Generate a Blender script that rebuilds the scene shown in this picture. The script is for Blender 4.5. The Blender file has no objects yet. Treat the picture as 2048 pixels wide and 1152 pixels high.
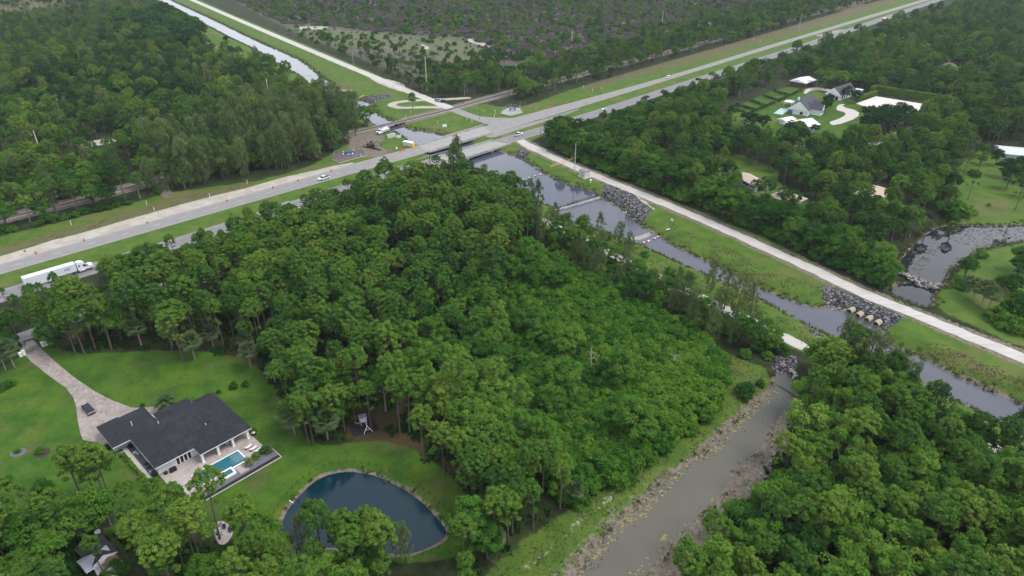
import bpy, bmesh, math, random
import numpy as np
from mathutils import Vector, Matrix

R = math.radians
random.seed(7)
rng = np.random.default_rng(7)
scene = bpy.context.scene
COL = scene.collection

# ------------------------------------------------------------------ camera and survey
CAM_H, PITCH, FOC = 115.0, R(29.5), 1365.0
SP, CP = math.sin(PITCH), math.cos(PITCH)

def G(x, y, z=0.0):
    """Where the surveyed sight line through photo point (x, y) meets height z."""
    v = (y - 576) / FOC
    u = (x - 1024) / FOC
    t = (CAM_H - z) / (SP + v * CP)
    return (u * t, t * (CP - v * SP))

def GP(pts, z=0.0):
    return [G(x, y, z) for x, y in pts]

cam_d = bpy.data.cameras.new("camera")
cam = bpy.data.objects.new("camera", cam_d)
COL.objects.link(cam)
cam_d.sensor_width = 36.0
cam_d.lens = FOC / 2048 * 36.0
cam_d.clip_start, cam_d.clip_end = 1.0, 20000.0
cam.location = (0, 0, CAM_H)
cam.rotation_euler = (math.pi / 2 - PITCH, 0, 0)
scene.camera = cam

# ------------------------------------------------------------------ materials
MATS = {}

def nodes_of(name):
    m = bpy.data.materials.new(name)
    m.use_nodes = True
    nt = m.node_tree
    nt.nodes.clear()
    out = nt.nodes.new('ShaderNodeOutputMaterial')
    return m, nt, out

def N(nt, kind, **kw):
    n = nt.nodes.new(kind)
    for k, v in kw.items():
        setattr(n, k, v)
    return n

def c4(c):
    return (c[0], c[1], c[2], 1.0)

def mixc(nt, f, a, b, blend='MIX'):
    n = N(nt, 'ShaderNodeMix', data_type='RGBA', blend_type=blend)
    for sock, v in ((n.inputs['Factor'], f), (n.inputs[6], a), (n.inputs[7], b)):
        if hasattr(v, 'is_output'):
            nt.links.new(v, sock)
        elif isinstance(v, (int, float)):
            sock.default_value = v
        else:
            sock.default_value = c4(v)
    return n.outputs[2]

def mth(nt, op, a, b=None, c=None, clamp=False):
    n = N(nt, 'ShaderNodeMath', operation=op, use_clamp=clamp)
    for i, v in enumerate((a, b, c)):
        if v is None:
            continue
        if hasattr(v, 'is_output'):
            nt.links.new(v, n.inputs[i])
        else:
            n.inputs[i].default_value = v
    return n.outputs[0]

def sstep(nt, x, lo, hi):
    n = N(nt, 'ShaderNodeMapRange', interpolation_type='SMOOTHSTEP')
    nt.links.new(x, n.inputs[0])
    n.inputs[1].default_value = lo
    n.inputs[2].default_value = hi
    return n.outputs[0]

def noise(nt, vec, scale, detail=4, rough=.6, dist=0.0):
    n = N(nt, 'ShaderNodeTexNoise')
    n.inputs['Scale'].default_value = scale
    n.inputs['Detail'].default_value = detail
    n.inputs['Roughness'].default_value = rough
    n.inputs['Distortion'].default_value = dist
    if vec is not None:
        nt.links.new(vec, n.inputs['Vector'])
    return n.outputs['Fac']

def bumpn(nt, h, strength, dist=.1):
    b = N(nt, 'ShaderNodeBump')
    b.inputs['Strength'].default_value = strength
    b.inputs['Distance'].default_value = dist
    nt.links.new(h, b.inputs['Height'])
    return b.outputs['Normal']

def mat(name, col, rough=.7, var=.18, scale=2.0, metal=0.0, bump=0.0, col2=None, streak=None, spec=.3):
    if name in MATS:
        return MATS[name]
    m, nt, out = nodes_of(name)
    b = N(nt, 'ShaderNodeBsdfPrincipled')
    tc = N(nt, 'ShaderNodeTexCoord')
    vec = tc.outputs['Object']
    if streak:
        mp = N(nt, 'ShaderNodeMapping')
        mp.inputs['Scale'].default_value = streak
        nt.links.new(vec, mp.inputs[0])
        vec = mp.outputs[0]
    f1 = noise(nt, vec, scale, 5, .65)
    lo = tuple(c * (1 - var) for c in col)
    hi = tuple(min(1, c * (1 + var)) for c in col)
    cc = mixc(nt, sstep(nt, f1, .3, .7), lo, hi)
    if col2:
        f2 = noise(nt, vec, scale * .35, 4, .6)
        cc = mixc(nt, sstep(nt, f2, .5, .68), cc, col2)
    nt.links.new(cc, b.inputs['Base Color'])
    b.inputs['Roughness'].default_value = rough
    b.inputs['Metallic'].default_value = metal
    b.inputs['Specular IOR Level'].default_value = spec
    if bump:
        nt.links.new(bumpn(nt, f1, bump), b.inputs['Normal'])
    nt.links.new(b.outputs[0], out.inputs[0])
    MATS[name] = m
    return m

def leaf_mat(name, dark, mid, light, transl=.25):
    """Foliage: one tone per tree (its 'tint'), one per clump, and a little light through the leaf."""
    if name in MATS:
        return MATS[name]
    m, nt, out = nodes_of(name)
    ti = N(nt, 'ShaderNodeAttribute', attribute_type='INSTANCER', attribute_name='tint')
    cl = N(nt, 'ShaderNodeAttribute', attribute_type='GEOMETRY', attribute_name='clump')
    oi = N(nt, 'ShaderNodeObjectInfo')
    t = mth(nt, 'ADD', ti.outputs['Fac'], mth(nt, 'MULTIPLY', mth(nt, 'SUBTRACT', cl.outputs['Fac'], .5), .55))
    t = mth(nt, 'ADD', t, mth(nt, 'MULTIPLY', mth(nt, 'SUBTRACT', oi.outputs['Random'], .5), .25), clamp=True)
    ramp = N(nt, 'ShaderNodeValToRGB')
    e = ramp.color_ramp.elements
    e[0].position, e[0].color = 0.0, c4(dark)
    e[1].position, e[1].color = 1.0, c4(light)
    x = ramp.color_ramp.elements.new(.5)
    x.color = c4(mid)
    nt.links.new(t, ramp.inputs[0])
    b = N(nt, 'ShaderNodeBsdfPrincipled')
    nt.links.new(ramp.outputs[0], b.inputs['Base Color'])
    b.inputs['Roughness'].default_value = .85
    b.inputs['Specular IOR Level'].default_value = .06
    tr = N(nt, 'ShaderNodeBsdfTranslucent')
    nt.links.new(ramp.outputs[0], tr.inputs[0])
    mx = N(nt, 'ShaderNodeMixShader')
    mx.inputs[0].default_value = transl
    nt.links.new(b.outputs[0], mx.inputs[1])
    nt.links.new(tr.outputs[0], mx.inputs[2])
    nt.links.new(mx.outputs[0], out.inputs[0])
    MATS[name] = m
    return m

# ------------------------------------------------------------------ mesh building
class MB:
    def __init__(s):
        s.v, s.f, s.m = [], [], []
    def add(s, vs, fs, mi=0):
        o = len(s.v)
        s.v += [tuple(p) for p in vs]
        s.f += [tuple(i + o for i in f) for f in fs]
        s.m += [mi] * len(fs)
        return s
    def box(s, c, d, rz=0.0, mi=0, taper=(1, 1), ry=0.0):
        x, y, z = d[0] / 2, d[1] / 2, d[2] / 2
        tx, ty = taper
        P = [(-x, -y, -z), (x, -y, -z), (x, y, -z), (-x, y, -z), (-x * tx, -y * ty, z), (x * tx, -y * ty, z), (x * tx, y * ty, z), (-x * tx, y * ty, z)]
        ca, sa = math.cos(rz), math.sin(rz)
        cb, sb = math.cos(ry), math.sin(ry)
        Q = []
        for a, b, h in P:
            a, h = a * cb + h * sb, -a * sb + h * cb
            Q.append((c[0] + a * ca - b * sa, c[1] + a * sa + b * ca, c[2] + h))
        return s.add(Q, [(3, 2, 1, 0), (4, 5, 6, 7), (0, 1, 5, 4), (1, 2, 6, 5), (2, 3, 7, 6), (3, 0, 4, 7)], mi)
    def tube(s, pts, rad, n=6, mi=0, cap=True):
        pts = [Vector(p) for p in pts]
        if not hasattr(rad, '__len__'):
            rad = [rad] * len(pts)
        rings = []
        vs, fs = [], []
        for i, p in enumerate(pts):
            d = (pts[min(i + 1, len(pts) - 1)] - pts[max(i - 1, 0)]).normalized()
            a = d.orthogonal().normalized() if abs(d.z) < .99 else Vector((1, 0, 0))
            b = d.cross(a).normalized()
            a = b.cross(d)
            for k in range(n):
                t = 2 * math.pi * k / n
                vs.append(p + (a * math.cos(t) + b * math.sin(t)) * rad[i])
        for i in range(len(pts) - 1):
            for k in range(n):
                k2 = (k + 1) % n
                fs.append((i * n + k, i * n + k2, (i + 1) * n + k2, (i + 1) * n + k))
        if cap:
            fs.append(tuple(range(n - 1, -1, -1)))
            fs.append(tuple((len(pts) - 1) * n + k for k in range(n)))
        return s.add(vs, fs, mi)
    def prism(s, poly, z0, z1, mi=0):
        n = len(poly)
        a = sum(poly[i][0] * poly[(i + 1) % n][1] - poly[(i + 1) % n][0] * poly[i][1] for i in range(n))
        if a < 0:
            poly = poly[::-1]
        vs = [(p[0], p[1], z0) for p in poly] + [(p[0], p[1], z1) for p in poly]
        fs = [tuple(range(n - 1, -1, -1)), tuple(range(n, 2 * n))] + [(i, (i + 1) % n, n + (i + 1) % n, n + i) for i in range(n)]
        return s.add(vs, fs, mi)
    def side(s, prof, y0, y1, mi=0, inset=0.0, zmid=None):
        """A side profile (x, z) swept across y, the part above zmid drawn in by inset."""
        n = len(prof)
        def w(z):
            return inset if zmid is not None and z > zmid else 0.0
        vs = [(x, y0 + w(z), z) for x, z in prof] + [(x, y1 - w(z), z) for x, z in prof]
        fs = [tuple(range(n)), tuple(range(2 * n - 1, n - 1, -1))] + [((i + 1) % n, i, n + i, n + (i + 1) % n) for i in range(n)]
        return s.add(vs, fs, mi)
    def hip(s, u0, u1, v0, v1, z, pitch, mi=0, thick=.26):
        w = min(u1 - u0, v1 - v0) / 2
        h = w * pitch
        if u1 - u0 >= v1 - v0:
            r = [(u0 + w, (v0 + v1) / 2, z + h), (u1 - w, (v0 + v1) / 2, z + h)]
            top = [(0, 1, 5, 4), (1, 2, 5), (2, 3, 4, 5), (3, 0, 4)]
        else:
            r = [((u0 + u1) / 2, v0 + w, z + h), ((u0 + u1) / 2, v1 - w, z + h)]
            top = [(0, 1, 4), (1, 2, 5, 4), (2, 3, 5), (3, 0, 4, 5)]
        b = [(u0, v0), (u1, v0), (u1, v1), (u0, v1)]
        vs = [(p[0], p[1], z) for p in b] + r + [(p[0], p[1], z - thick) for p in b]
        s.add(vs, top, mi)
        return s.add(vs, [(0, 6, 7, 1), (1, 7, 8, 2), (2, 8, 9, 3), (3, 9, 6, 0), (9, 8, 7, 6)], mi + 1)
    def gable(s, u0, u1, v0, v1, z, h, along='u', mi=0, thick=.2):
        if along == 'u':
            r = [(u0, (v0 + v1) / 2, z + h), (u1, (v0 + v1) / 2, z + h)]
            top = [(0, 1, 5, 4), (2, 3, 4, 5)]
            side = [(1, 2, 5), (3, 0, 4)]
        else:
            r = [((u0 + u1) / 2, v0, z + h), ((u0 + u1) / 2, v1, z + h)]
            top = [(1, 2, 5, 4), (3, 0, 4, 5)]
            side = [(0, 1, 4), (2, 3, 5)]
        b = [(u0, v0), (u1, v0), (u1, v1), (u0, v1)]
        vs = [(p[0], p[1], z) for p in b] + r + [(p[0], p[1], z - thick) for p in b]
        s.add(vs, top, mi)
        return s.add(vs, side + [(0, 6, 7, 1), (1, 7, 8, 2), (2, 8, 9, 3), (3, 9, 6, 0), (9, 8, 7, 6)], mi + 1)
    def ball(s, c, r, mi=0, n=8, sq=1.0):
        vs, fs = [(c[0], c[1], c[2] - r * sq)], []
        rows = n // 2
        for i in range(1, rows):
            ph = -math.pi / 2 + math.pi * i / rows
            for k in range(n):
                t = 2 * math.pi * k / n
                vs.append((c[0] + r * math.cos(ph) * math.cos(t), c[1] + r * math.cos(ph) * math.sin(t), c[2] + r * sq * math.sin(ph)))
        vs.append((c[0], c[1], c[2] + r * sq))
        for k in range(n):
            fs.append((0, 1 + (k + 1) % n, 1 + k))
            fs.append((len(vs) - 1, 1 + (rows - 2) * n + k, 1 + (rows - 2) * n + (k + 1) % n))
        for i in range(rows - 2):
            for k in range(n):
                a = 1 + i * n
                fs.append((a + k, a + (k + 1) % n, a + n + (k + 1) % n, a + n + k))
        return s.add(vs, fs, mi)
    def build(s, name, mats, parent=None, smooth=False):
        me = bpy.data.meshes.new(name)
        me.from_pydata(s.v, [], s.f)
        for m in (mats if isinstance(mats, (list, tuple)) else [mats]):
            me.materials.append(m)
        me.polygons.foreach_set('material_index', s.m)
        if smooth:
            me.polygons.foreach_set('use_smooth', [True] * len(s.f))
        me.update()
        o = bpy.data.objects.new(name, me)
        COL.objects.link(o)
        if parent is not None:
            o.parent = parent
        return o

def tag(o, label=None, cat=None, group=None, kind=None):
    if label: o['label'] = label
    if cat: o['category'] = cat
    if group: o['group'] = group
    if kind: o['kind'] = kind
    return o

def thing(name, label, cat, loc=(0, 0, 0), rz=0.0, group=None):
    o = bpy.data.objects.new(name, None)
    o.empty_display_size = .5
    COL.objects.link(o)
    o.location = loc
    o.rotation_euler = (0, 0, rz)
    return tag(o, label, cat, group)

def dup(root, loc, rz=0.0, label=None, group=None, scale=None, top=None):
    r = root.copy()
    COL.objects.link(r)
    r.location = loc
    r.rotation_euler = (0, 0, rz)
    if scale is not None:
        r.scale = scale if hasattr(scale, '__len__') else (scale,) * 3
    if label: r['label'] = label
    if group: r['group'] = group
    for ch in root.children:
        c = ch.copy()
        COL.objects.link(c)
        c.parent = r
        for g in ch.children:
            d = g.copy()
            COL.objects.link(d)
            d.parent = c
    return r

def sheet(name, poly, z, m, kind='structure', label=None, cat=None):
    me = bpy.data.meshes.new(name)
    a = sum(poly[i][0] * poly[(i + 1) % len(poly)][1] - poly[(i + 1) % len(poly)][0] * poly[i][1] for i in range(len(poly)))
    if a < 0:
        poly = poly[::-1]
    me.from_pydata([(p[0], p[1], z) for p in poly], [], [tuple(range(len(poly)))])
    me.materials.append(m)
    o = bpy.data.objects.new(name, me)
    COL.objects.link(o)
    return tag(o, label, cat, None, kind)

def dense(pts, step=6.0):
    out = []
    for (a, b) in zip(pts[:-1], pts[1:]):
        n = max(1, int(math.hypot(b[0] - a[0], b[1] - a[1]) / step))
        out += [(a[0] + (b[0] - a[0]) * i / n, a[1] + (b[1] - a[1]) * i / n) for i in range(n)]
    return out + [pts[-1]]

def smooth_line(pts, it=2):
    for _ in range(it):
        q = [pts[0]]
        for a, b in zip(pts[:-1], pts[1:]):
            q += [(a[0] * .75 + b[0] * .25, a[1] * .75 + b[1] * .25), (a[0] * .25 + b[0] * .75, a[1] * .25 + b[1] * .75)]
        pts = q + [pts[-1]]
    return pts

def smooth_poly(pts, it=2):
    for _ in range(it):
        q = []
        for a, b in zip(pts, pts[1:] + pts[:1]):
            q += [(a[0] * .75 + b[0] * .25, a[1] * .75 + b[1] * .25), (a[0] * .25 + b[0] * .75, a[1] * .25 + b[1] * .75)]
        pts = q
    return pts

def offset_line(pts, d):
    out = []
    for i, p in enumerate(pts):
        a, b = pts[max(i - 1, 0)], pts[min(i + 1, len(pts) - 1)]
        L = math.hypot(b[0] - a[0], b[1] - a[1]) or 1
        out.append((p[0] - (b[1] - a[1]) / L * d, p[1] + (b[0] - a[0]) / L * d))
    return out

def grow(poly, d):
    """The polygon pushed outward by d."""
    n = len(poly)
    a = sum(poly[i][0] * poly[(i + 1) % n][1] - poly[(i + 1) % n][0] * poly[i][1] for i in range(n))
    sg = -1 if a > 0 else 1
    out = []
    for i, p in enumerate(poly):
        q, r = poly[i - 1], poly[(i + 1) % n]
        L = math.hypot(r[0] - q[0], r[1] - q[1]) or 1
        out.append((p[0] - sg * (r[1] - q[1]) / L * d, p[1] + sg * (r[0] - q[0]) / L * d))
    return out

def band(A, B):
    """Polygon between two edge lines."""
    return list(A) + list(B)[::-1]

def strip(name, A, B, z, m, mb=None):
    """A strip of quads between two lines with the same number of points."""
    mb = mb or MB()
    n = len(A)
    vs = [(p[0], p[1], z) for p in A] + [(p[0], p[1], z) for p in B]
    fs = []
    for i in range(n - 1):
        f = (i, i + 1, n + i + 1, n + i)
        (x0, y0), (x1, y1), (x2, y2) = A[i], A[i + 1], B[i]
        if (x1 - x0) * (y2 - y0) - (y1 - y0) * (x2 - x0) < 0:
            f = f[::-1]
        fs.append(f)
    mb.add(vs, fs)
    if name is None:
        return mb
    return tag(mb.build(name, m), kind='structure')

def resample(pts, n):
    d = [0]
    for a, b in zip(pts[:-1], pts[1:]):
        d.append(d[-1] + math.hypot(b[0] - a[0], b[1] - a[1]))
    t = np.linspace(0, d[-1], n)
    xs = np.interp(t, d, [p[0] for p in pts])
    ys = np.interp(t, d, [p[1] for p in pts])
    return list(zip(xs, ys))

def inside(P, poly):
    P = np.asarray(P, float)
    x, y = P[:, 0], P[:, 1]
    r = np.zeros(len(P), bool)
    n = len(poly)
    for i in range(n):
        (x1, y1), (x2, y2) = poly[i], poly[(i + 1) % n]
        if y1 == y2:
            continue
        c = ((y1 > y) != (y2 > y)) & (x < (x2 - x1) * (y - y1) / (y2 - y1) + x1)
        r ^= c
    return r

def dist_line(P, pts, closed=False):
    P = np.asarray(P, float)
    best = np.full(len(P), 1e9)
    seg = list(zip(pts[:-1], pts[1:])) + ([(pts[-1], pts[0])] if closed else [])
    for a, b in seg:
        a, b = np.array(a), np.array(b)
        ab = b - a
        L2 = ab @ ab
        if L2 < 1e-9:
            continue
        t = np.clip(((P - a) @ ab) / L2, 0, 1)
        q = P - (a + t[:, None] * ab)
        best = np.minimum(best, (q * q).sum(1))
    return np.sqrt(best)

def sdist(P, poly, reach):
    """Signed distance (negative inside), computed only near the polygon."""
    P = np.asarray(P, float)
    out = np.full(len(P), reach * 2.0)
    A = np.array(poly)
    lo, hi = A.min(0) - reach, A.max(0) + reach
    k = np.where((P[:, 0] > lo[0]) & (P[:, 0] < hi[0]) & (P[:, 1] > lo[1]) & (P[:, 1] < hi[1]))[0]
    if len(k) == 0:
        return out
    Q = P[k]
    d = dist_line(Q, poly, True)
    d[inside(Q, poly)] *= -1
    out[k] = d
    return out
# ------------------------------------------------------------------ survey lines (photo points on the ground)
hw_far_lo = smooth_line(GP([(-140, 590), (0, 549), (256, 475.5), (512, 402), (862, 303), (1156, 216), (1536, 98), (1640, 66), (1860, 0), (2010, -46)]), 1)
hw_far_up = smooth_line(GP([(-140, 569), (0, 529), (72, 508), (169, 481), (295, 445), (454, 400), (546, 374), (662, 341), (736, 319), (835, 292), (890, 275), (1056, 228), (1174, 197), (1329, 155), (1536, 91), (1661, 54), (1751, 27), (1836, 2), (1990, -44)]), 1)
hw_near_up = smooth_line(GP([(-140, 621), (0, 580), (191, 523), (400, 461), (617, 391), (822, 328), (1000, 277), (1146, 235), (1331, 175), (1536, 110), (1656, 71), (1800, 22), (1990, -42)]), 1)
hw_far_lo, hw_far_up, hw_near_up = (resample(l, 120) for l in (hw_far_lo, hw_far_up, hw_near_up))
hw_near_lo = offset_line(hw_near_up, -10.2)
rail_c = resample(smooth_line(GP([(-120, 473), (0, 438), (125, 410), (275, 370), (457, 325), (620, 287), (752, 254), (827, 237), (896, 220), (984, 194), (1249, 127), (1449, 75), (1548, 47), (1648, 22), (1731, 1), (1860, -32)]), 2), 140)
road_a_n = resample(smooth_line(GP([(330, -24), (385, 0), (512, 55), (762, 160), (902, 217)]), 1), 80)
road_a_link = resample(smooth_line(GP([(902, 217), (935, 230), (962, 239), (985, 247), (1005, 248)]), 1), 14)
road_a_s = resample(smooth_line(GP([(1022, 273), (1046, 284), (1086, 306), (1174, 345), (1324, 405), (1430, 450), (1536, 498), (1636, 543), (1711, 581), (1841, 633), (2048, 717), (2180, 770)]), 2), 100)
path_b = resample(smooth_line(GP([(938, 352), (952, 367), (990, 390), (1029, 414), (1064, 432), (1104, 448), (1144, 470), (1224, 508), (1299, 545), (1341, 567), (1440, 613), (1548, 664), (1621, 701), (1700, 743), (1771, 779), (1850, 822), (1936, 869), (2023, 914), (2120, 966)]), 2), 110)
front_rd = resample(smooth_line(GP([(-120, 727), (-20, 694), (62, 668), (200, 618), (365, 560), (480, 522), (620, 478)]), 2), 60)

WATER = []   # name, polygon at the water level, level, bank width, material key

def water(name, px, z, bank, m, sm=2):
    WATER.append((name, smooth_poly(GP(px, z), sm), z, bank, m))

water('canal_water', [(280, -18), (314, 0), (350, 15), (390, 37), (435, 61), (465, 77), (512, 98), (554, 125), (584, 141), (602, 152), (622, 168), (640, 183),
                      (680, 183), (672, 172), (652, 160), (632, 147), (619, 135), (594, 117), (512, 82), (425, 39), (375, 16), (342, 1), (308, -18)], -1.2, 8, 'bright', 1)
water('canal_water', [(655, 192), (690, 212), (725, 234), (748, 250), (770, 258), (795, 264), (825, 286), (835, 293), (870, 314), (905, 332), (950, 344), (985, 352), (1020, 366), (1050, 385), (1085, 405), (1111, 419),
                      (1150, 404), (1199, 393), (1182, 383), (1159, 375), (1141, 373), (1129, 367), (1100, 353), (1084, 345), (1044, 319), (1030, 313), (1010, 307), (990, 301), (955, 289), (925, 281), (890, 271), (850, 263), (821, 259), (812, 255),
                      (790, 247), (765, 235), (747, 224), (742, 207), (725, 202), (712, 198), (700, 190), (685, 188)], -1.6, 5, 'blue', 1)
water('canal_water', [(1111, 421), (1122, 431), (1141, 442), (1156, 448), (1181, 455), (1212, 467), (1232, 471), (1264, 482), (1294, 495), (1336, 515), (1374, 532), (1399, 543), (1470, 572), (1536, 606), (1574, 625), (1601, 642), (1618, 650), (1646, 663), (1700, 692), (1760, 724), (1850, 768), (1926, 806), (2048, 868), (2160, 925),
                      (2160, 862), (2048, 810), (1936, 768), (1881, 737), (1823, 707), (1773, 686), (1766, 662), (1756, 648), (1726, 635), (1698, 623), (1661, 616), (1641, 618), (1616, 615), (1586, 604), (1536, 586), (1470, 553), (1406, 521), (1379, 508), (1349, 493), (1316, 474),
                      (1305, 466), (1285, 455), (1275, 445), (1251, 427), (1244, 420), (1220, 405), (1200, 395), (1160, 405)], -2.1, 6, 'grey', 1)
water('pond_water', [(553, 1076), (562, 1049), (580, 1014), (597, 994), (620, 971), (642, 955), (672, 946), (702, 944), (732, 948), (762, 956), (792, 971), (820, 987), (845, 1007), (867, 1029), (887, 1052), (893, 1067), (885, 1080), (862, 1092), (837, 1103), (812, 1108),
                     (762, 1106), (700, 1098), (662, 1094), (637, 1097), (605, 1106), (578, 1106), (557, 1096)], -1.0, 2.6, 'pond', 1)
water('muddy_canal_water', [(1120, 1190), (1159, 1150), (1174, 1121), (1214, 1071), (1279, 1011), (1339, 956), (1394, 914), (1434, 884), (1459, 861), (1486, 831), (1519, 806), (1538, 790), (1547, 775), (1552, 752), (1568, 746), (1583, 758), (1586, 781), (1593, 801), (1580, 822), (1558, 845), (1536, 869), (1511, 904), (1471, 946), (1449, 976), (1409, 1019), (1374, 1059), (1336, 1096), (1299, 1134), (1270, 1170), (1250, 1190)], -1.0, 4, 'mud', 1)
water('lagoon_water', [(1881, 453), (1921, 452), (1986, 454), (2048, 450), (2160, 446), (2160, 470), (2048, 482), (2011, 488), (1948, 500), (1926, 525), (1898, 538), (1891, 560), (1876, 578), (1836, 562), (1786, 545), (1786, 534), (1811, 513), (1831, 486), (1851, 471)], -1.0, 3.5, 'lagoon', 1)
water('lagoon_water', [(1771, 581), (1800, 568), (1836, 566), (1872, 580), (1863, 592), (1864, 611), (1845, 614), (1811, 599), (1785, 590)], -1.3, 3, 'lagoon', 1)

# ------------------------------------------------------------------ zones of the ground
hw_verge = [(-160, 520), (0, 472), (90, 452), (175, 430), (250, 412), (325, 388), (420, 374), (512, 362), (560, 350), (610, 336), (640, 322), (690, 290), (740, 262), (790, 246), (830, 240), (880, 226), (960, 206), (1000, 214), (1044, 216), (1149, 176), (1241, 151), (1374, 113), (1481, 83), (1600, 48), (1686, 23), (1760, 2), (1900, -36), (2030, -46), (1940, -16), (1800, 28), (1720, 52), (1690, 66), (1600, 96), (1500, 128), (1400, 160), (1300, 194), (1200, 226), (1120, 250), (1060, 285), (1000, 300), (960, 340), (850, 352), (640, 402), (560, 425), (420, 470), (190, 548), (0, 602), (-160, 640)]
canal_s = [(985, 300), (1060, 285), (1090, 300), (1180, 338), (1330, 396), (1440, 438), (1550, 485), (1640, 530), (1716, 566), (1770, 592), (1850, 622), (1920, 650), (2048, 700), (2160, 745), (2160, 985), (2040, 925), (1936, 880), (1771, 790), (1640, 722), (1548, 678), (1440, 628), (1320, 572), (1224, 522), (1130, 476), (1040, 436), (960, 388), (940, 350)]
canal_n = [(240, -20), (300, 4), (345, 40), (372, 68), (420, 100), (470, 122), (520, 132), (566, 158), (600, 178), (650, 205), (700, 240), (750, 255), (810, 248), (900, 225), (975, 208), (935, 218), (900, 210), (850, 190), (790, 165), (700, 126), (600, 84), (512, 48), (440, 18), (385, -8), (360, -22)]
lawn_home = [(-140, 770), (0, 738), (40, 716), (52, 690), (70, 684), (95, 692), (150, 706), (225, 706), (330, 700), (420, 704), (490, 716), (530, 745), (575, 822), (612, 880), (650, 893), (700, 884), (770, 880), (840, 902), (890, 940), (925, 975), (945, 1020), (960, 1080), (930, 1110), (850, 1128), (640, 1118), (560, 1110), (480, 1080), (380, 1060), (240, 1062), (150, 1060), (60, 1058), (0, 1075), (-140, 1100)]
lawn_right = [(1884, 446), (1900, 422), (1906, 340), (1950, 300), (1990, 306), (2080, 310), (2160, 330), (2160, 452), (1990, 456), (1881, 455)]
lawn_right2 = [(1940, 506), (2010, 490), (2060, 485), (2160, 475), (2160, 735), (2048, 695), (1950, 655), (1870, 615), (1868, 585), (1900, 560), (1928, 530)]
lawn_mid = [(1395, 330), (1430, 300), (1470, 305), (1560, 338), (1556, 372), (1640, 412), (1600, 424), (1520, 396), (1440, 352)]
lawn_mid2 = [(1690, 490), (1760, 470), (1800, 500), (1770, 540), (1730, 530)]
paddock = [(1434, 236), (1500, 200), (1560, 176), (1610, 169), (1650, 188), (1720, 204), (1732, 225), (1722, 262), (1650, 288), (1590, 294), (1545, 284), (1490, 264)]
mud_bank_l = [(1440, 720), (1500, 735), (1545, 745), (1556, 790), (1500, 830), (1440, 890), (1360, 955), (1280, 1025), (1220, 1085), (1170, 1160), (1130, 1200), (930, 1200), (985, 1130), (1010, 1112), (1130, 1020), (1290, 938), (1400, 845), (1440, 770)]
mud_bank_r = [(1580, 770), (1610, 800), (1590, 850), (1560, 890), (1540, 940), (1480, 1000), (1430, 1060), (1380, 1110), (1320, 1190), (1240, 1200), (1300, 1134), (1409, 1019), (1471, 946), (1536, 869)]
drain = [(1050, 505), (1110, 525), (1180, 555), (1260, 598), (1340, 640), (1420, 690), (1480, 720), (1540, 735), (1530, 760), (1470, 745), (1400, 715), (1320, 665), (1240, 620), (1160, 575), (1090, 545), (1040, 522)]
shoulder = [(-160, 556), (0, 513), (107, 480), (135, 473), (190, 458), (287, 430), (357, 410), (430, 391), (512, 371), (567, 354), (620, 343), (660, 333), (715, 323), (690, 334), (662, 342), (546, 376), (454, 402), (295, 447), (169, 484), (72, 511), (-160, 580)]
dry_track = [(-140, 530), (0, 494), (150, 455), (290, 415), (330, 397), (420, 381), (512, 365), (512, 372), (357, 408), (287, 428), (190, 456), (107, 478), (0, 510), (-140, 552)]
dry_strip = [(1150, 176), (1241, 150), (1374, 112), (1481, 82), (1600, 47), (1700, 18), (1800, -10), (1860, -26), (1830, -10), (1760, 14), (1660, 45), (1500, 92), (1400, 120), (1330, 138), (1250, 158), (1190, 178)]
pine_floor = [(500, 690), (560, 740), (620, 790), (690, 850), (690, 880), (770, 905), (850, 900), (905, 945), (950, 985), (985, 1030), (1000, 1060), (1010, 1000), (1000, 930), (930, 880), (830, 800), (760, 740), (640, 690), (560, 660)]
pine_floor2 = [(100, 680), (330, 690), (430, 700), (530, 735), (530, 690), (430, 660), (250, 655), (110, 660)]
far_scrub = [(400, -40), (470, 2), (520, 30), (620, 78), (740, 125), (800, 150), (860, 160), (1000, 150), (1120, 120), (1200, 100), (1330, 65), (1480, 40), (1600, 8), (1700, -16), (1800, -46), (1000, -80)]
meadow = [(560, 60), (640, 52), (760, 64), (850, 72), (930, 78), (985, 96), (985, 118), (930, 140), (880, 130), (830, 112), (730, 100), (640, 92)]
far_left_open = [(-80, -8), (0, 0), (100, -6), (145, 6), (60, 24), (0, 28), (-80, 40)]
far_left_open2 = [(-80, 108), (0, 100), (44, 102), (30, 112), (-80, 118)]
left_clear = [(150, 290), (200, 278), (225, 276), (240, 284), (190, 292), (165, 298)]
work_site = [(700, 266), (745, 262), (770, 266), (772, 276), (756, 290), (800, 304), (760, 316), (715, 318), (700, 312), (690, 290)]
sand_turn = [(1030, 284), (1060, 286), (1088, 297), (1098, 300), (1080, 304), (1066, 304)]
sand_bits = [[(1660, 690), (1672, 680), (1690, 690), (1700, 706)],
             [(1680, 655), (1740, 690), (1770, 700), (1760, 712), (1720, 694)], [(960, 360), (938, 350), (930, 366), (960, 374)], [(1226, 371), (1232, 371), (1275, 391), (1290, 402), (1312, 420), (1304, 418), (1280, 400)],
             [(940, 76), (985, 90), (990, 98), (930, 82)], [(840, 86), (862, 96), (850, 100)], [(585, 54), (660, 52), (650, 58), (600, 60)], [(1080, 98), (1120, 100), (1150, 104), (1110, 106)], [(740, 160), (745, 152), (808, 166), (812, 180), (800, 184)],
              [(0, 585), (20, 580), (24, 600), (-10, 604)], [(560, 408), (585, 400), (590, 408), (560, 416)]]
loop_track = [(935, 196), (880, 199), (850, 200), (797, 203), (781, 209), (790, 214), (810, 216), (850, 214), (900, 215)]

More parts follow.
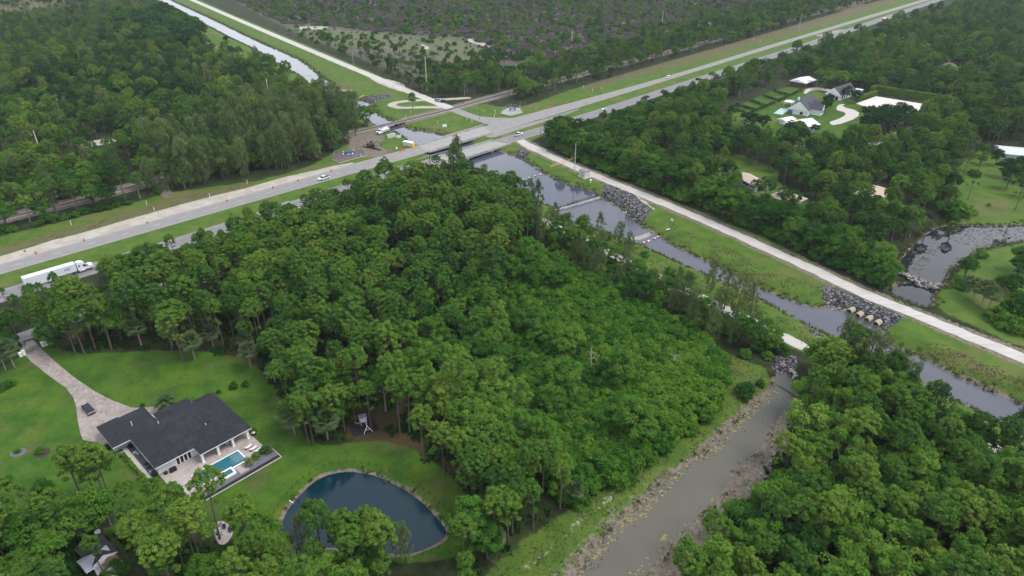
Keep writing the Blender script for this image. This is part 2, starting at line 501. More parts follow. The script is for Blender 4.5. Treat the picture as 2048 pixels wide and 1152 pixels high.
ZONES = [  # channel, polygon (photo), edge softness in metres
    (0, lawn_home, 1.6), (0, paddock, 1.5), (1, lawn_right, 3), (1, lawn_right2, 3), (1, lawn_mid, 3), (1, lawn_mid2, 2),
    (1, hw_verge, 2), (1, canal_s, 2.5), (1, canal_n, 2.5), (1, mud_bank_l, 2.5), (1, drain, 2), (1, mud_bank_r, 2),
    (2, dry_track, 2), (2, dry_strip, 2.5), (2, far_left_open, 9), (2, far_left_open2, 6), (2, [(1660, 20), (1700, 6), (1760, 10), (1700, 22)], 5), (2, [(1000, 30), (1180, 4), (1300, 4), (1360, 20), (1200, 26)], 10),
    (3, shoulder, .7), (3, sand_turn, .8), (3, left_clear, 2)] + [(3, p, 1.4) for p in sand_bits] + [
    (1, meadow, 10, .52), (6, meadow, 12, .42),
    (4, pine_floor, 3.5), (4, pine_floor2, 3), (5, far_scrub, 14),
    (6, work_site, 3.0, .72), (6, [(1480, 940), (1560, 845), (1600, 795), (1612, 830), (1560, 930), (1500, 1000), (1420, 1080), (1330, 1190), (1260, 1190)], 2.0), (3, [(1500, 960), (1560, 880), (1590, 862), (1570, 900), (1510, 975), (1440, 1045), (1390, 1090), (1400, 1070)], 2.2, .62), (6, [(1500, 838), (1440, 892), (1390, 925), (1330, 965), (1290, 1000), (1230, 1060), (1160, 1140), (1120, 1190), (1040, 1190), (1120, 1110), (1200, 1035), (1290, 958), (1380, 895), (1450, 845), (1500, 800)], 3.0, .62), (6, [(1530, 770), (1548, 788), (1440, 890), (1210, 1090), (1150, 1170), (1080, 1190), (1200, 1070), (1400, 890)], 2.0),
    (6, [(1820, 700), (1880, 735), (2048, 808), (2048, 790), (1900, 728), (1830, 694)], 1.2), (6, [(1940, 965), (2048, 1030), (2048, 1040), (1935, 972)], 1.5), (6, [(310, 372), (330, 366), (350, 392), (325, 398)], 1.2)]
RIPRAP = [[(1199, 392), (1210, 371), (1222, 372), (1270, 392), (1278, 404), (1304, 420), (1285, 442), (1250, 424), (1222, 404)],
          [(1641, 574), (1660, 576), (1690, 585), (1808, 636), (1800, 646), (1776, 652), (1726, 632), (1695, 620), (1662, 612), (1645, 598)],
          [(1030, 306), (1045, 296), (1062, 308), (1044, 320)], [(1602, 641), (1618, 650), (1648, 676), (1634, 680), (1620, 668)],
          [(1540, 738), (1550, 716), (1575, 706), (1596, 722), (1590, 742), (1566, 750)], [(700, 202), (720, 196), (775, 188), (785, 196), (745, 206)]]

def bank_profile(P):
    z = np.zeros(len(P))
    for name, poly, lev, bank, m in WATER:
        d = sdist(P, poly, bank + 1)
        t = np.clip(d / bank, 0, 1)
        s = t * t * (3 - 2 * t) * .6 + t * .4
        zz = np.where(d > bank, 0, np.where(d < 0, np.maximum(lev + d * .45, lev - 1.2), lev * (1 - s)))
        z = np.minimum(z, zz)
    low = np.where(z < -.01)[0]
    if len(low):
        Q = P[low]
        for line, w in ((road_a_n, 4.2), (road_a_s, 3.4), (path_b, 2.8), (road_a_link, 4.4)):
            z[low] *= np.clip((dist_line(Q, line) - w) / 2.2, 0, 1)
    return z

def ground_z(x, y):
    return float(bank_profile(np.array([[x, y]]))[0])

def axis(parts, hi):
    out = [parts[0][0]]
    for a, b, st in parts:
        n = max(1, int(round((b - a) / st)))
        out += list(np.linspace(a, b, n + 1)[1:])
    while out[-1] < hi:
        out.append(out[-1] + max(6.0, (out[-1] - out[-2]) * 1.35))
    return out

xp = axis([(0, 230, 1.15), (230, 420, 2.0), (420, 760, 3.2)], 6500)
xs = np.array([-x for x in xp[:0:-1]] + xp)
ys = axis([(70, 330, 1.0), (330, 480, 1.5), (480, 1050, 2.8)], 7000)
ys = np.array([-900, -500, -250, -100, 0, 40] + ys)
X, Y = np.meshgrid(xs, ys)
P = np.stack([X.ravel(), Y.ravel()], 1)
Z = bank_profile(P)
nx, ny = len(xs), len(ys)
idx = np.arange(nx * ny).reshape(ny, nx)
quads = np.stack([idx[:-1, :-1], idx[:-1, 1:], idx[1:, 1:], idx[1:, :-1]], -1).reshape(-1, 4)
chan = np.zeros((len(P), 8), np.float32)
for ch, poly, soft, *wt in ZONES:
    d = sdist(P, smooth_poly(GP(poly), 1), soft * 3)
    chan[:, ch] = np.maximum(chan[:, ch], np.clip(.5 - d / (2 * soft), 0, 1) * (wt[0] if wt else 1))
d = dist_line(P, smooth_line(GP(loop_track), 1))
chan[:, 3] = np.maximum(chan[:, 3], np.clip(1.7 - d / 2.2, 0, 1))
d = dist_line(P, smooth_line(GP([(330, 40), (375, 62), (410, 82), (450, 103), (500, 128)]), 1))
chan[:, 3] = np.maximum(chan[:, 3], np.clip(1.0 - d / 2.2, 0, .62))
d = dist_line(P, smooth_line(GP([(1050, 1140), (1150, 1050), (1200, 1010), (1260, 955), (1290, 925), (1350, 880)]), 1))
chan[:, 3] = np.maximum(chan[:, 3], np.clip(.8 - d / 2.2, 0, .40))
d = dist_line(P, rail_c)
chan[:, 6] = np.maximum(chan[:, 6], np.clip(2.4 - d / 3.2, 0, .8))
d = dist_line(P, road_a_s)
chan[:, 6] = np.maximum(chan[:, 6], np.clip(1.9 - d / 3.6, 0, .62))
for nm, poly, lev, bank, m in WATER:                      # bare, stained soil along the waterlines
    d = sdist(P, poly, 6)
    w = 1.5 if m != 'pond' else 1.25
    chan[:, 6] = np.maximum(chan[:, 6], np.clip(1.05 - np.abs(d - .2) / w, 0, .8))
for poly in RIPRAP:
    d = sdist(P, GP(poly, -.6), 3)
    chan[:, 7] = np.maximum(chan[:, 7], np.clip(.5 - d / 1.4, 0, 1))

me = bpy.data.meshes.new('ground')
me.vertices.add(len(P))
me.vertices.foreach_set('co', np.column_stack([P, Z]).astype(np.float32).ravel())
me.loops.add(quads.size)
me.loops.foreach_set('vertex_index', quads.ravel().astype(np.int32))
me.polygons.add(len(quads))
me.polygons.foreach_set('loop_start', np.arange(0, quads.size, 4, dtype=np.int32))
me.polygons.foreach_set('use_smooth', np.ones(len(quads), bool))
me.update(calc_edges=True)
for nm, a in (('zone_a', chan[:, :4]), ('zone_b', chan[:, 4:])):
    at = me.attributes.new(nm, 'FLOAT_COLOR', 'POINT')
    at.data.foreach_set('color', np.ascontiguousarray(a).ravel())
ground = bpy.data.objects.new('ground', me)
COL.objects.link(ground)
tag(ground, kind='structure')

def ground_material():
    m, nt, out = nodes_of('ground_cover')
    geo = N(nt, 'ShaderNodeNewGeometry')
    pos = geo.outputs['Position']
    big = noise(nt, pos, .035, 5, .6)
    mid = noise(nt, pos, .16, 6, .65)
    fine = noise(nt, pos, .9, 6, .7)
    grit = noise(nt, pos, 3.2, 4, .7)
    za = N(nt, 'ShaderNodeAttribute', attribute_name='zone_a')
    zb = N(nt, 'ShaderNodeAttribute', attribute_name='zone_b')
    sa = N(nt, 'ShaderNodeSeparateColor')
    sb = N(nt, 'ShaderNodeSeparateColor')
    nt.links.new(za.outputs['Color'], sa.inputs[0])
    nt.links.new(zb.outputs['Color'], sb.inputs[0])
    ch = [sa.outputs[0], sa.outputs[1], sa.outputs[2], za.outputs['Alpha'], sb.outputs[0], sb.outputs[1], sb.outputs[2], zb.outputs['Alpha']]
    def two(a, b, f, lo=.35, hi=.65):
        return mixc(nt, sstep(nt, f, lo, hi), a, b)
    base = two((.014, .022, .008), (.036, .048, .016), mid)
    base = mixc(nt, sstep(nt, fine, .55, .75), base, (.060, .048, .028))
    scrub = two((.105, .092, .085), (.070, .085, .042), mid, .4, .62)
    scrub = mixc(nt, sstep(nt, fine, .5, .72), scrub, (.15, .13, .122))
    scrub = mixc(nt, sstep(nt, big, .56, .66), scrub, (.095, .105, .050))
    lawn = two((.030, .080, .009), (.062, .132, .012), mid, .34, .66)
    lawn = mixc(nt, sstep(nt, big, .50, .66), lawn, (.100, .140, .014))
    wv = N(nt, 'ShaderNodeTexWave', wave_type='BANDS', bands_direction='X')
    wm = N(nt, 'ShaderNodeMapping')
    wm.inputs['Rotation'].default_value = (0, 0, R(43))
    nt.links.new(pos, wm.inputs[0])
    nt.links.new(wm.outputs[0], wv.inputs['Vector'])
    wv.inputs['Scale'].default_value = .22
    wv.inputs['Distortion'].default_value = 2.5
    wv.inputs['Detail Scale'].default_value = .3
    lawn = mixc(nt, mth(nt, 'MULTIPLY', wv.outputs['Fac'], .2), lawn, (.030, .075, .010))
    lawn = mixc(nt, mth(nt, 'MULTIPLY', sstep(nt, noise(nt, pos, .09, 5, .7), .52, .68), .65), lawn, (.105, .092, .040))
    lawn = mixc(nt, mth(nt, 'MULTIPLY', sstep(nt, fine, .45, .7), .35), lawn, (.028, .060, .010))
    verge = two((.052, .105, .015), (.084, .138, .020), mid)
    verge = mixc(nt, sstep(nt, big, .52, .68), verge, (.115, .120, .040))
    verge = mixc(nt, mth(nt, 'MULTIPLY', sstep(nt, fine, .56, .75), .6), verge, (.125, .110, .060))
    verge = mixc(nt, mth(nt, 'MULTIPLY', sstep(nt, noise(nt, pos, .33, 6, .75, .5), .66, .74), .5), verge, (.22, .20, .14))
    dry = two((.120, .098, .050), (.092, .100, .038), mid)
    dry = mixc(nt, sstep(nt, fine, .5, .75), dry, (.150, .125, .075))
    sand = two((.33, .30, .25), (.42, .39, .34), mid)
    sand = mixc(nt, sstep(nt, fine, .6, .8), sand, (.26, .235, .19))
    floor = two((.075, .042, .022), (.050, .050, .020), mid)
    floor = mixc(nt, sstep(nt, fine, .55, .72), floor, (.105, .066, .040))
    dirt = two((.120, .098, .072), (.200, .172, .140), fine)
    dirt = mixc(nt, sstep(nt, mid, .55, .7), dirt, (.065, .080, .028))
    vo = N(nt, 'ShaderNodeTexVoronoi')
    vo.inputs['Scale'].default_value = 1.15
    nt.links.new(pos, vo.inputs['Vector'])
    sv = N(nt, 'ShaderNodeSeparateColor')
    nt.links.new(vo.outputs['Color'], sv.inputs[0])
    rock = two((.050, .048, .056), (.230, .220, .225), sv.outputs[0], .1, .95)
    rock = mixc(nt, sstep(nt, vo.outputs['Distance'], .42, .62), rock, (.012, .012, .014))
    jig = mth(nt, 'ADD', mth(nt, 'MULTIPLY', mth(nt, 'SUBTRACT', fine, .5), .9), mth(nt, 'MULTIPLY', mth(nt, 'SUBTRACT', mid, .5), .7))
    col = base
    for i, c, k in ((5, scrub, 1.), (4, floor, 1.1), (1, verge, .9), (0, lawn, .6), (2, dry, 1.1), (6, dirt, 1.3), (3, sand, .9), (7, rock, .6)):
        f = mth(nt, 'ADD', ch[i], mth(nt, 'MULTIPLY', jig, k))
        f = sstep(nt, f, .38, .62)
        f = mth(nt, 'MULTIPLY', f, sstep(nt, ch[i], .02, .12))
        col = mixc(nt, f, col, c)
    b = N(nt, 'ShaderNodeBsdfPrincipled')
    nt.links.new(col, b.inputs['Base Color'])
    b.inputs['Roughness'].default_value = .9
    b.inputs['Specular IOR Level'].default_value = .12
    hgt = mth(nt, 'ADD', mth(nt, 'MULTIPLY', fine, .7), mth(nt, 'MULTIPLY', grit, .3))
    nt.links.new(bumpn(nt, hgt, .55, .35), b.inputs['Normal'])
    nt.links.new(b.outputs[0], out.inputs[0])
    return m
me.materials.append(ground_material())

# ------------------------------------------------------------------ water
def water_material(name, base, rough, wave, strength, film=None):
    m, nt, out = nodes_of(name)
    geo = N(nt, 'ShaderNodeNewGeometry')
    pos = geo.outputs['Position']
    b = N(nt, 'ShaderNodeBsdfPrincipled')
    n1 = noise(nt, pos, .05, 3)
    col = mixc(nt, n1, tuple(c * .75 for c in base), tuple(c * 1.25 for c in base))
    nt.links.new(col, b.inputs['Base Color'])
    b.inputs['Roughness'].default_value = rough
    b.inputs['IOR'].default_value = 1.33
    mp = N(nt, 'ShaderNodeMapping')
    mp.inputs['Rotation'].default_value = (0, 0, R(30))
    mp.inputs['Scale'].default_value = (1, 2.2, 1)
    nt.links.new(pos, mp.inputs[0])
    w = noise(nt, mp.outputs[0], wave, 3, .5)
    patch = sstep(nt, noise(nt, pos, .045, 2), .4, .62)
    nt.links.new(bumpn(nt, mth(nt, 'MULTIPLY', w, mth(nt, 'ADD', .35, patch)), strength, .12), b.inputs['Normal'])
    nt.links.new(b.outputs[0], out.inputs[0])
    return m
WM = {'bright': water_material('canal_water_far', (.07, .075, .08), .16, 1.2, .06),
      'blue': water_material('canal_water_still', (.052, .062, .084), .05, .9, .04),
      'grey': water_material('canal_water_rippled', (.086, .090, .108), .12, 1.6, .16),
      'pond': water_material('pond_water_blue', (.003, .022, .034), .03, 2.0, .16),
      'mud': water_material('silty_water', (.112, .106, .082), .10, 1.2, .08),
      'lagoon': water_material('lagoon_water_dark', (.014, .016, .024), .03, .8, .05)}
for nm, poly, lev, bank, m in WATER:
    sheet(nm, grow(poly, 1.2), lev, WM[m])
# ------------------------------------------------------------------ roads, railway, bridges
def road_material(name, a, b, scale=.25, wear=None, rough=.9, rot=-45):
    m, nt, out = nodes_of(name)
    geo = N(nt, 'ShaderNodeNewGeometry')
    pos = geo.outputs['Position']
    mp = N(nt, 'ShaderNodeMapping')
    mp.inputs['Rotation'].default_value = (0, 0, R(rot))
    mp.inputs['Scale'].default_value = (.12, 1.4, 1)
    nt.links.new(pos, mp.inputs[0])
    st = noise(nt, mp.outputs[0], 1.0, 4, .6)
    col = mixc(nt, sstep(nt, st, .35, .65), a, b)
    col = mixc(nt, mth(nt, 'MULTIPLY', sstep(nt, noise(nt, pos, scale, 6, .7), .5, .72), .5), col, wear or tuple(c * .8 for c in a))
    col = mixc(nt, mth(nt, 'MULTIPLY', sstep(nt, noise(nt, pos, 2.5, 4, .7), .45, .7), .25), col, tuple(c * .7 for c in a))
    p = N(nt, 'ShaderNodeBsdfPrincipled')
    nt.links.new(col, p.inputs['Base Color'])
    p.inputs['Roughness'].default_value = rough
    p.inputs['Specular IOR Level'].default_value = .2
    nt.links.new(p.outputs[0], out.inputs[0])
    return m

ASPH = road_material('worn_asphalt', (.215, .206, .198), (.262, .252, .240), wear=(.30, .285, .262))
ASPH2 = road_material('grey_asphalt', (.170, .166, .166), (.212, .206, .203), wear=(.24, .23, .215))
LIME = road_material('crushed_limestone', (.41, .39, .355), (.50, .48, .44), .18, wear=(.29, .265, .22), rot=-125)
CONC = road_material('bridge_concrete', (.27, .26, .245), (.33, .32, .30), .3, wear=(.20, .195, .19))
PAINT = mat('road_paint', (.36, .36, .35), .7, .12, 1.5)
BALL = road_material('track_ballast', (.20, .185, .175), (.28, .262, .245), .4, wear=(.15, .13, .12))
concrete = mat('weathered_concrete', (.34, .33, .31), .85, .2, .8, col2=(.22, .215, .20))
steel = mat('galvanised_steel', (.42, .44, .46), .45, .12, 2, metal=.6)
rust = mat('rusty_steel', (.10, .058, .040), .7, .25, 3)
creosote = mat('creosoted_timber', (.065, .050, .042), .85, .3, 3)

strip('highway', hw_far_lo, hw_far_up, .03, ASPH)
strip('highway', hw_near_lo, hw_near_up, .03, ASPH2)

def dashes(A, B, ts, z=.036, w=.16, L=3.2, gap=9.0):
    mb = MB()
    for t in ts:
        line = [(a[0] + (b[0] - a[0]) * t, a[1] + (b[1] - a[1]) * t) for a, b in zip(A, B)]
        tot = sum(math.hypot(q[0] - p[0], q[1] - p[1]) for p, q in zip(line[:-1], line[1:]))
        pts = resample(line, max(2, int(tot / (L + gap)) * 4))
        for i in range(0, len(pts) - 1, 4):
            seg = [pts[i], pts[i + 1]]
            strip(None, offset_line(seg, w), offset_line(seg, -w), z, None, mb)
    return mb

mb = dashes(hw_far_lo, hw_far_up, [.5])
for t in (.07, .9):
    l = [(a[0] + (b[0] - a[0]) * t, a[1] + (b[1] - a[1]) * t) for a, b in zip(hw_far_lo, hw_far_up)]
    strip(None, offset_line(l, .09), offset_line(l, -.09), .036, None, mb)
tag(mb.build('road_markings', PAINT), kind='structure')
mb = dashes(hw_near_up, hw_near_lo, [.48])
for t in (.12, .86):
    l = [(a[0] + (b[0] - a[0]) * t, a[1] + (b[1] - a[1]) * t) for a, b in zip(hw_near_up, hw_near_lo)]
    strip(None, offset_line(l, .09), offset_line(l, -.09), .036, None, mb)
tag(mb.build('road_markings', PAINT), kind='structure')

def ragged(line, w, amp=.35, seed=1):
    r = random.Random(seed)
    pts = dense(line, 1.6)
    L, Q = offset_line(pts, w / 2), offset_line(pts, -w / 2)
    jig = lambda l: [(x + r.uniform(-amp, amp), y + r.uniform(-amp, amp)) for x, y in l]
    return jig(L), jig(Q)

def gravel_road(name, line, w, z, seed):
    A, B = ragged(line, w, .3, seed)
    return strip(name, A, B, z, LIME)
gravel_road('gravel_road', road_a_n, 7.0, .025, 2)
strip('access_road', *ragged(road_a_link, 7.5, .15, 3), .022, ASPH)
gravel_road('gravel_road', road_a_s, 5.4, .025, 4)
gravel_road('gravel_path', path_b, 4.3, .025, 5)
strip('frontage_road', *ragged(front_rd, 6.2, .1, 6), .02, ASPH2)
# flared mouths where the gravel meets the highway
sheet('road_junction', smooth_poly(GP([(955, 232), (975, 240), (978, 252), (972, 258), (1005, 252), (1060, 232), (1040, 236), (1015, 236), (985, 235)]), 1), .028, ASPH)
# sheet('road_junction', smooth_poly(GP([(1020, 291), (1046, 285), (1058, 291), (1049, 298), (1092, 305), (1080, 312), (1050, 298), (1034, 288), (1058, 279), (1050, 274)]), 0), .020, LIME)
sheet('road_crossover', smooth_poly(GP([(1625, 71), (1656, 66), (1668, 60), (1712, 58), (1690, 66), (1655, 74)]), 1), .018, ASPH)

# railway
strip('railway_bed', offset_line(rail_c, 2.6), offset_line(rail_c, -2.6), .012, BALL)
trk = thing('railway_track', 'single railway track of rusty rails on timber sleepers crossing the gravel road', 'railway track', (0, 0, 0))
for s in (-.75, .75):
    ln = offset_line(rail_c, s)
    mb = MB()
    vs, fs = [], []
    for sgn, z in ((-.06, .06), (-.06, .24), (.06, .24), (.06, .06)):
        vs += [(x, y, z) for x, y in offset_line(ln, sgn)]
    n = len(ln)
    for k in range(3):
        fs += [(k * n + i, (k + 1) * n + i, (k + 1) * n + i + 1, k * n + i + 1) for i in range(n - 1)]
    mb.add(vs, fs).build('rail', rust, trk)
mb = MB()
tot = sum(math.hypot(b[0] - a[0], b[1] - a[1]) for a, b in zip(rail_c[:-1], rail_c[1:]))
sl = resample(rail_c, int(tot / .95))
for i in range(len(sl) - 1):
    a, b = sl[i], sl[i + 1]
    mb.box((a[0], a[1], .07), (.26, 2.5, .10), math.atan2(b[1] - a[1], b[0] - a[0]))
mb.build('sleepers', creosote, trk)

def beam_strip(mb, A, B, z0, z1):
    """A solid slab between two edge lines."""
    n = len(A)
    vs = [(p[0], p[1], z) for z in (z0, z1) for L in (A, B) for p in L]
    fs = []
    for i in range(n - 1):
        a, b, c, d = i, n + i, 2 * n + i, 3 * n + i
        fs += [(a, b, b + 1, a + 1), (c, c + 1, d + 1, d), (a, a + 1, c + 1, c), (b, d, d + 1, b + 1)]
    fs += [(0, 2 * n, 3 * n, n), (n - 1, 2 * n - 1, 4 * n - 1, 3 * n - 1)]
    return mb.add(vs, fs)

def bridge(name, label, edge_a, edge_b, z_deck, depth, m_deck, rail_m, nspan, parapet=True, cat='bridge', deck_top=True):
    A, B = resample(edge_a, 14), resample(edge_b, 14)
    cx, cy = A[7][0], A[7][1]
    A = [(x - cx, y - cy) for x, y in A]
    B = [(x - cx, y - cy) for x, y in B]
    t = thing(name, label, cat, (cx, cy, 0))
    mb = MB()
    beam_strip(mb, A, B, z_deck - depth, z_deck)
    mb.build('deck', m_deck, t)
    if parapet:
        for L, s in ((A, 1), (B, -1)):
            mb = MB()
            sg = 1 if ((B[0][0] - A[0][0]) * (A[1][1] - A[0][1]) - (B[0][1] - A[0][1]) * (A[1][0] - A[0][0])) > 0 else -1
            e0, e1 = offset_line(L, sg * s * .12), offset_line(L, sg * s * -.30)
            beam_strip(mb, e0, e1, z_deck - .3, z_deck + .82)
            mb.build('parapet', rail_m, t)
    for k in range(1, nspan + 1):
        i = round(13 * k / (nspan + 1))
        mb = MB()
        ax, ay, bx, by = *A[i], *B[i]
        ang = math.atan2(by - ay, bx - ax)
        L = math.hypot(bx - ax, by - ay)
        mb.box(((ax + bx) / 2, (ay + by) / 2, z_deck - depth - .4), (L + .3, .9, .8), ang)
        for q in np.linspace(.06, .94, 4):
            x, y = ax + (bx - ax) * q, ay + (by - ay) * q
            mb.tube([(x, y, z_deck - depth - .5), (x, y, -4)], .3, 8)
        mb.build('pier', concrete, t)
    return t
bridge('road_bridge', 'concrete highway bridge carrying the carriageway beside the railway over the canal', GP([(835, 292), (890, 275), (965, 252)]), GP([(858, 305), (905, 291), (986, 267)]), .058, .55, CONC, concrete, 2)
bridge('road_bridge', 'concrete highway bridge carrying the carriageway nearer the wooded lot over the canal', GP([(872, 315), (940, 294.5), (985, 281.5)]), GP([(895, 329), (950, 311.5), (1022, 289)]), .058, .55, CONC, concrete, 2)
bridge('railway_bridge', 'low concrete railway bridge crossing the canal behind the white service truck', offset_line(GP([(776, 247.5), (800, 242.5), (830, 235)]), -1.9), offset_line(GP([(776, 247.5), (800, 242.5), (830, 235)]), 1.9), -.02, .7, concrete, concrete, 2, parapet=False)

# guardrails
def guardrail(name, label, line, group=None):
    ln = dense(line, 4)
    cx, cy = ln[0]
    t = thing(name, label, 'guardrail', (cx, cy, 0), 0, group)
    ln = [(x - cx, y - cy) for x, y in ln]
    mb = MB()
    beam_strip(mb, offset_line(ln, .05), offset_line(ln, -.05), .45, .80)
    mb.build('rail', steel, t)
    mb = MB()
    for x, y in ln:
        mb.box((x, y, .3), (.14, .14, .62))
    p = mb.build('posts', creosote, t)
    p['kind'] = 'stuff'
    return t
guardrail('guardrail', 'grey steel guardrail along the near carriageway beside the bridge, partly under the pines', GP([(615, 393), (680, 374), (770, 346), (826, 326)]))
guardrail('guardrail', 'grey steel guardrail on the median between the two highway bridges', GP([(826, 324), (866, 312), (900, 303)]))
guardrail('guardrail', 'grey steel guardrail along the stony median drain by the junction', GP([(1068, 243), (1110, 234), (1150, 222), (1160, 217)]))
guardrail('guardrail', 'short guardrail curving from the bridge toward the railway crossing road', GP([(890, 273), (930, 262), (965, 253), (972, 248)]))
sheet('median_drain', smooth_poly(GP([(965, 272), (1000, 262), (1080, 240), (1150, 219), (1160, 217), (1154, 222), (1090, 243), (1010, 268), (985, 276)]), 1), .012, BALL)
# ------------------------------------------------------------------ plants
L_PINE = leaf_mat('pine_needles', (.021, .064, .013), (.058, .132, .018), (.116, .184, .024), .14)
L_BROAD = leaf_mat('broad_leaves', (.015, .057, .011), (.052, .140, .016), (.108, .204, .025), .18)
L_GUM = leaf_mat('pale_leaves', (.038, .114, .014), (.080, .182, .021), (.142, .228, .032), .2)
L_CASU = leaf_mat('feathery_sprays', (.058, .108, .034), (.108, .168, .052), (.168, .205, .072), .4)
L_PALM = leaf_mat('palm_fronds', (.055, .100, .038), (.095, .150, .055), (.150, .170, .060), .25)
L_BUSH = leaf_mat('bush_leaves', (.019, .074, .010), (.054, .146, .014), (.108, .206, .022), .18)
L_DRY = leaf_mat('singed_twigs', (.085, .072, .070), (.135, .115, .110), (.090, .105, .055), .1)
L_REED = leaf_mat('reed_blades', (.075, .115, .030), (.125, .140, .050), (.200, .180, .095), .3)
BARK_P = mat('pine_bark', (.120, .092, .072), .9, .3, 4)
BARK_G = mat('pale_bark', (.26, .235, .20), .9, .25, 3)
BARK_D = mat('dark_bark', (.075, .062, .050), .9, .3, 4)
BARK_W = mat('bleached_wood', (.36, .33, .29), .9, .2, 4)

def unit(n, r):
    v = r.normal(size=(n, 3))
    return v / np.linalg.norm(v, axis=1)[:, None]

def leaves(centres, radii, per, size, r, up=.35, squash=.8, long=1.4, jitter=.55, droop=0.0, hemi=.35):
    """Diamond leaf faces spread over the outer part of each clump; returns verts, faces, clump tone."""
    C = np.repeat(np.asarray(centres, float), per, 0)
    Rr = np.repeat(np.asarray(radii, float), per)
    n = len(C)
    d = unit(n, r)
    low = d[:, 2] < -hemi
    d[low, 2] *= -1
    rad = Rr * (1 - .55 * r.random(n) ** 1.6)
    p = C + d * rad[:, None] * np.array([1, 1, squash])
    nrm = d + np.array([0, 0, up]) + r.normal(size=(n, 3)) * jitter
    nrm /= np.linalg.norm(nrm, axis=1)[:, None]
    t = np.cross(nrm, unit(n, r))
    if droop:
        t = t * (1 - droop) + np.array([0, 0, -1.0]) * droop + d * .3
    t /= np.linalg.norm(t, axis=1)[:, None] + 1e-9
    b = np.cross(nrm, t)
    b /= np.linalg.norm(b, axis=1)[:, None] + 1e-9
    s = size * (.65 + .7 * r.random(n))
    h, w = (s * long / 2)[:, None] * t, (s / 2)[:, None] * b
    V = np.stack([p + h, p + w, p - h, p - w], 1).reshape(-1, 3)
    F = np.arange(4 * n).reshape(-1, 4)
    tone = np.repeat(r.random(len(centres)), per) * .75 + r.random(n) * .25
    return V, F, tone

def leaf_mesh(name, V, F, tone, m):
    me = bpy.data.meshes.new(name)
    me.vertices.add(len(V))
    me.vertices.foreach_set('co', V.astype(np.float32).ravel())
    me.loops.add(F.size)
    me.loops.foreach_set('vertex_index', F.astype(np.int32).ravel())
    me.polygons.add(len(F))
    me.polygons.foreach_set('loop_start', np.arange(0, F.size, 4, dtype=np.int32))
    me.update(calc_edges=True)
    a = me.attributes.new('clump', 'FLOAT', 'FACE')
    a.data.foreach_set('value', tone.astype(np.float32))
    me.materials.append(m)
    return me

def trunk_mb(h, r0, r, lean=.4, limbs=(), top=.25, n=6):
    mb = MB()
    ax, ay = r.normal(0, lean, 2)
    def at(z):
        q = z / h
        return (ax * q * q, ay * q * q, z)
    zs = np.linspace(-.6, h, 6)
    mb.tube([at(z) for z in zs], [r0 * (1 - (1 - top) * max(0, z) / h) * (1.25 if z < 0 else 1) for z in zs], n, cap=False)
    for (z, tip, rr) in limbs:
        a = at(min(z, h * .98))
        mid = ((a[0] + tip[0]) / 2, (a[1] + tip[1]) / 2, (a[2] * .62 + tip[2] * .38))
        mb.tube([a, mid, tip], [rr, rr * .7, rr * .35], 4, cap=False)
    return mb, at

KIND = {}      # kind -> list of (crown mesh, trunk mesh)

def store(kind, crown, tmb, bark):
    me = bpy.data.meshes.new(kind + '_trunk')
    me.from_pydata(tmb.v, [], tmb.f)
    me.polygons.foreach_set('use_smooth', [True] * len(tmb.f))
    me.materials.append(bark)
    KIND.setdefault(kind, []).append((crown, me))

def make_pine_old(r, sparse=1.0):
    H = 17.5
    base = H * r.uniform(.50, .62)
    W = r.uniform(3.0, 4.2)
    n = int(r.integers(26, 36) * sparse)
    cs, rs, limbs = [], [], []
    for i in range(n):
        q = (i + r.random()) / n
        z = base + (H - base) * q ** .85
        rr = W * math.sqrt(max(.03, 1 - (q * 1.0) ** 2.2)) * r.uniform(.45, 1.0) * (.62 + .38 * min(1, q * 2.6))
        a = i * 2.399 + r.normal(0, .4)
        c = (rr * math.cos(a), rr * math.sin(a), z)
        cs.append(c)
        rs.append(r.uniform(.85, 1.4))
        if i % 2 == 0:
            limbs.append((z - .25 * rr - .4, (c[0] * .9, c[1] * .9, z - .2), .07))
    V, F, t = leaves(cs, rs, 62, .42, r, up=.5, squash=.72, long=1.35, hemi=.15)
    tmb, at = trunk_mb(H * .96, .24, r, .35, limbs)
    off = np.array([at(z)[:2] for z in np.clip(V[:, 2], 0, H)])
    V[:, :2] += off * .9
    store('pine_tree', leaf_mesh('crown', V, F, t, L_PINE), tmb, BARK_P)

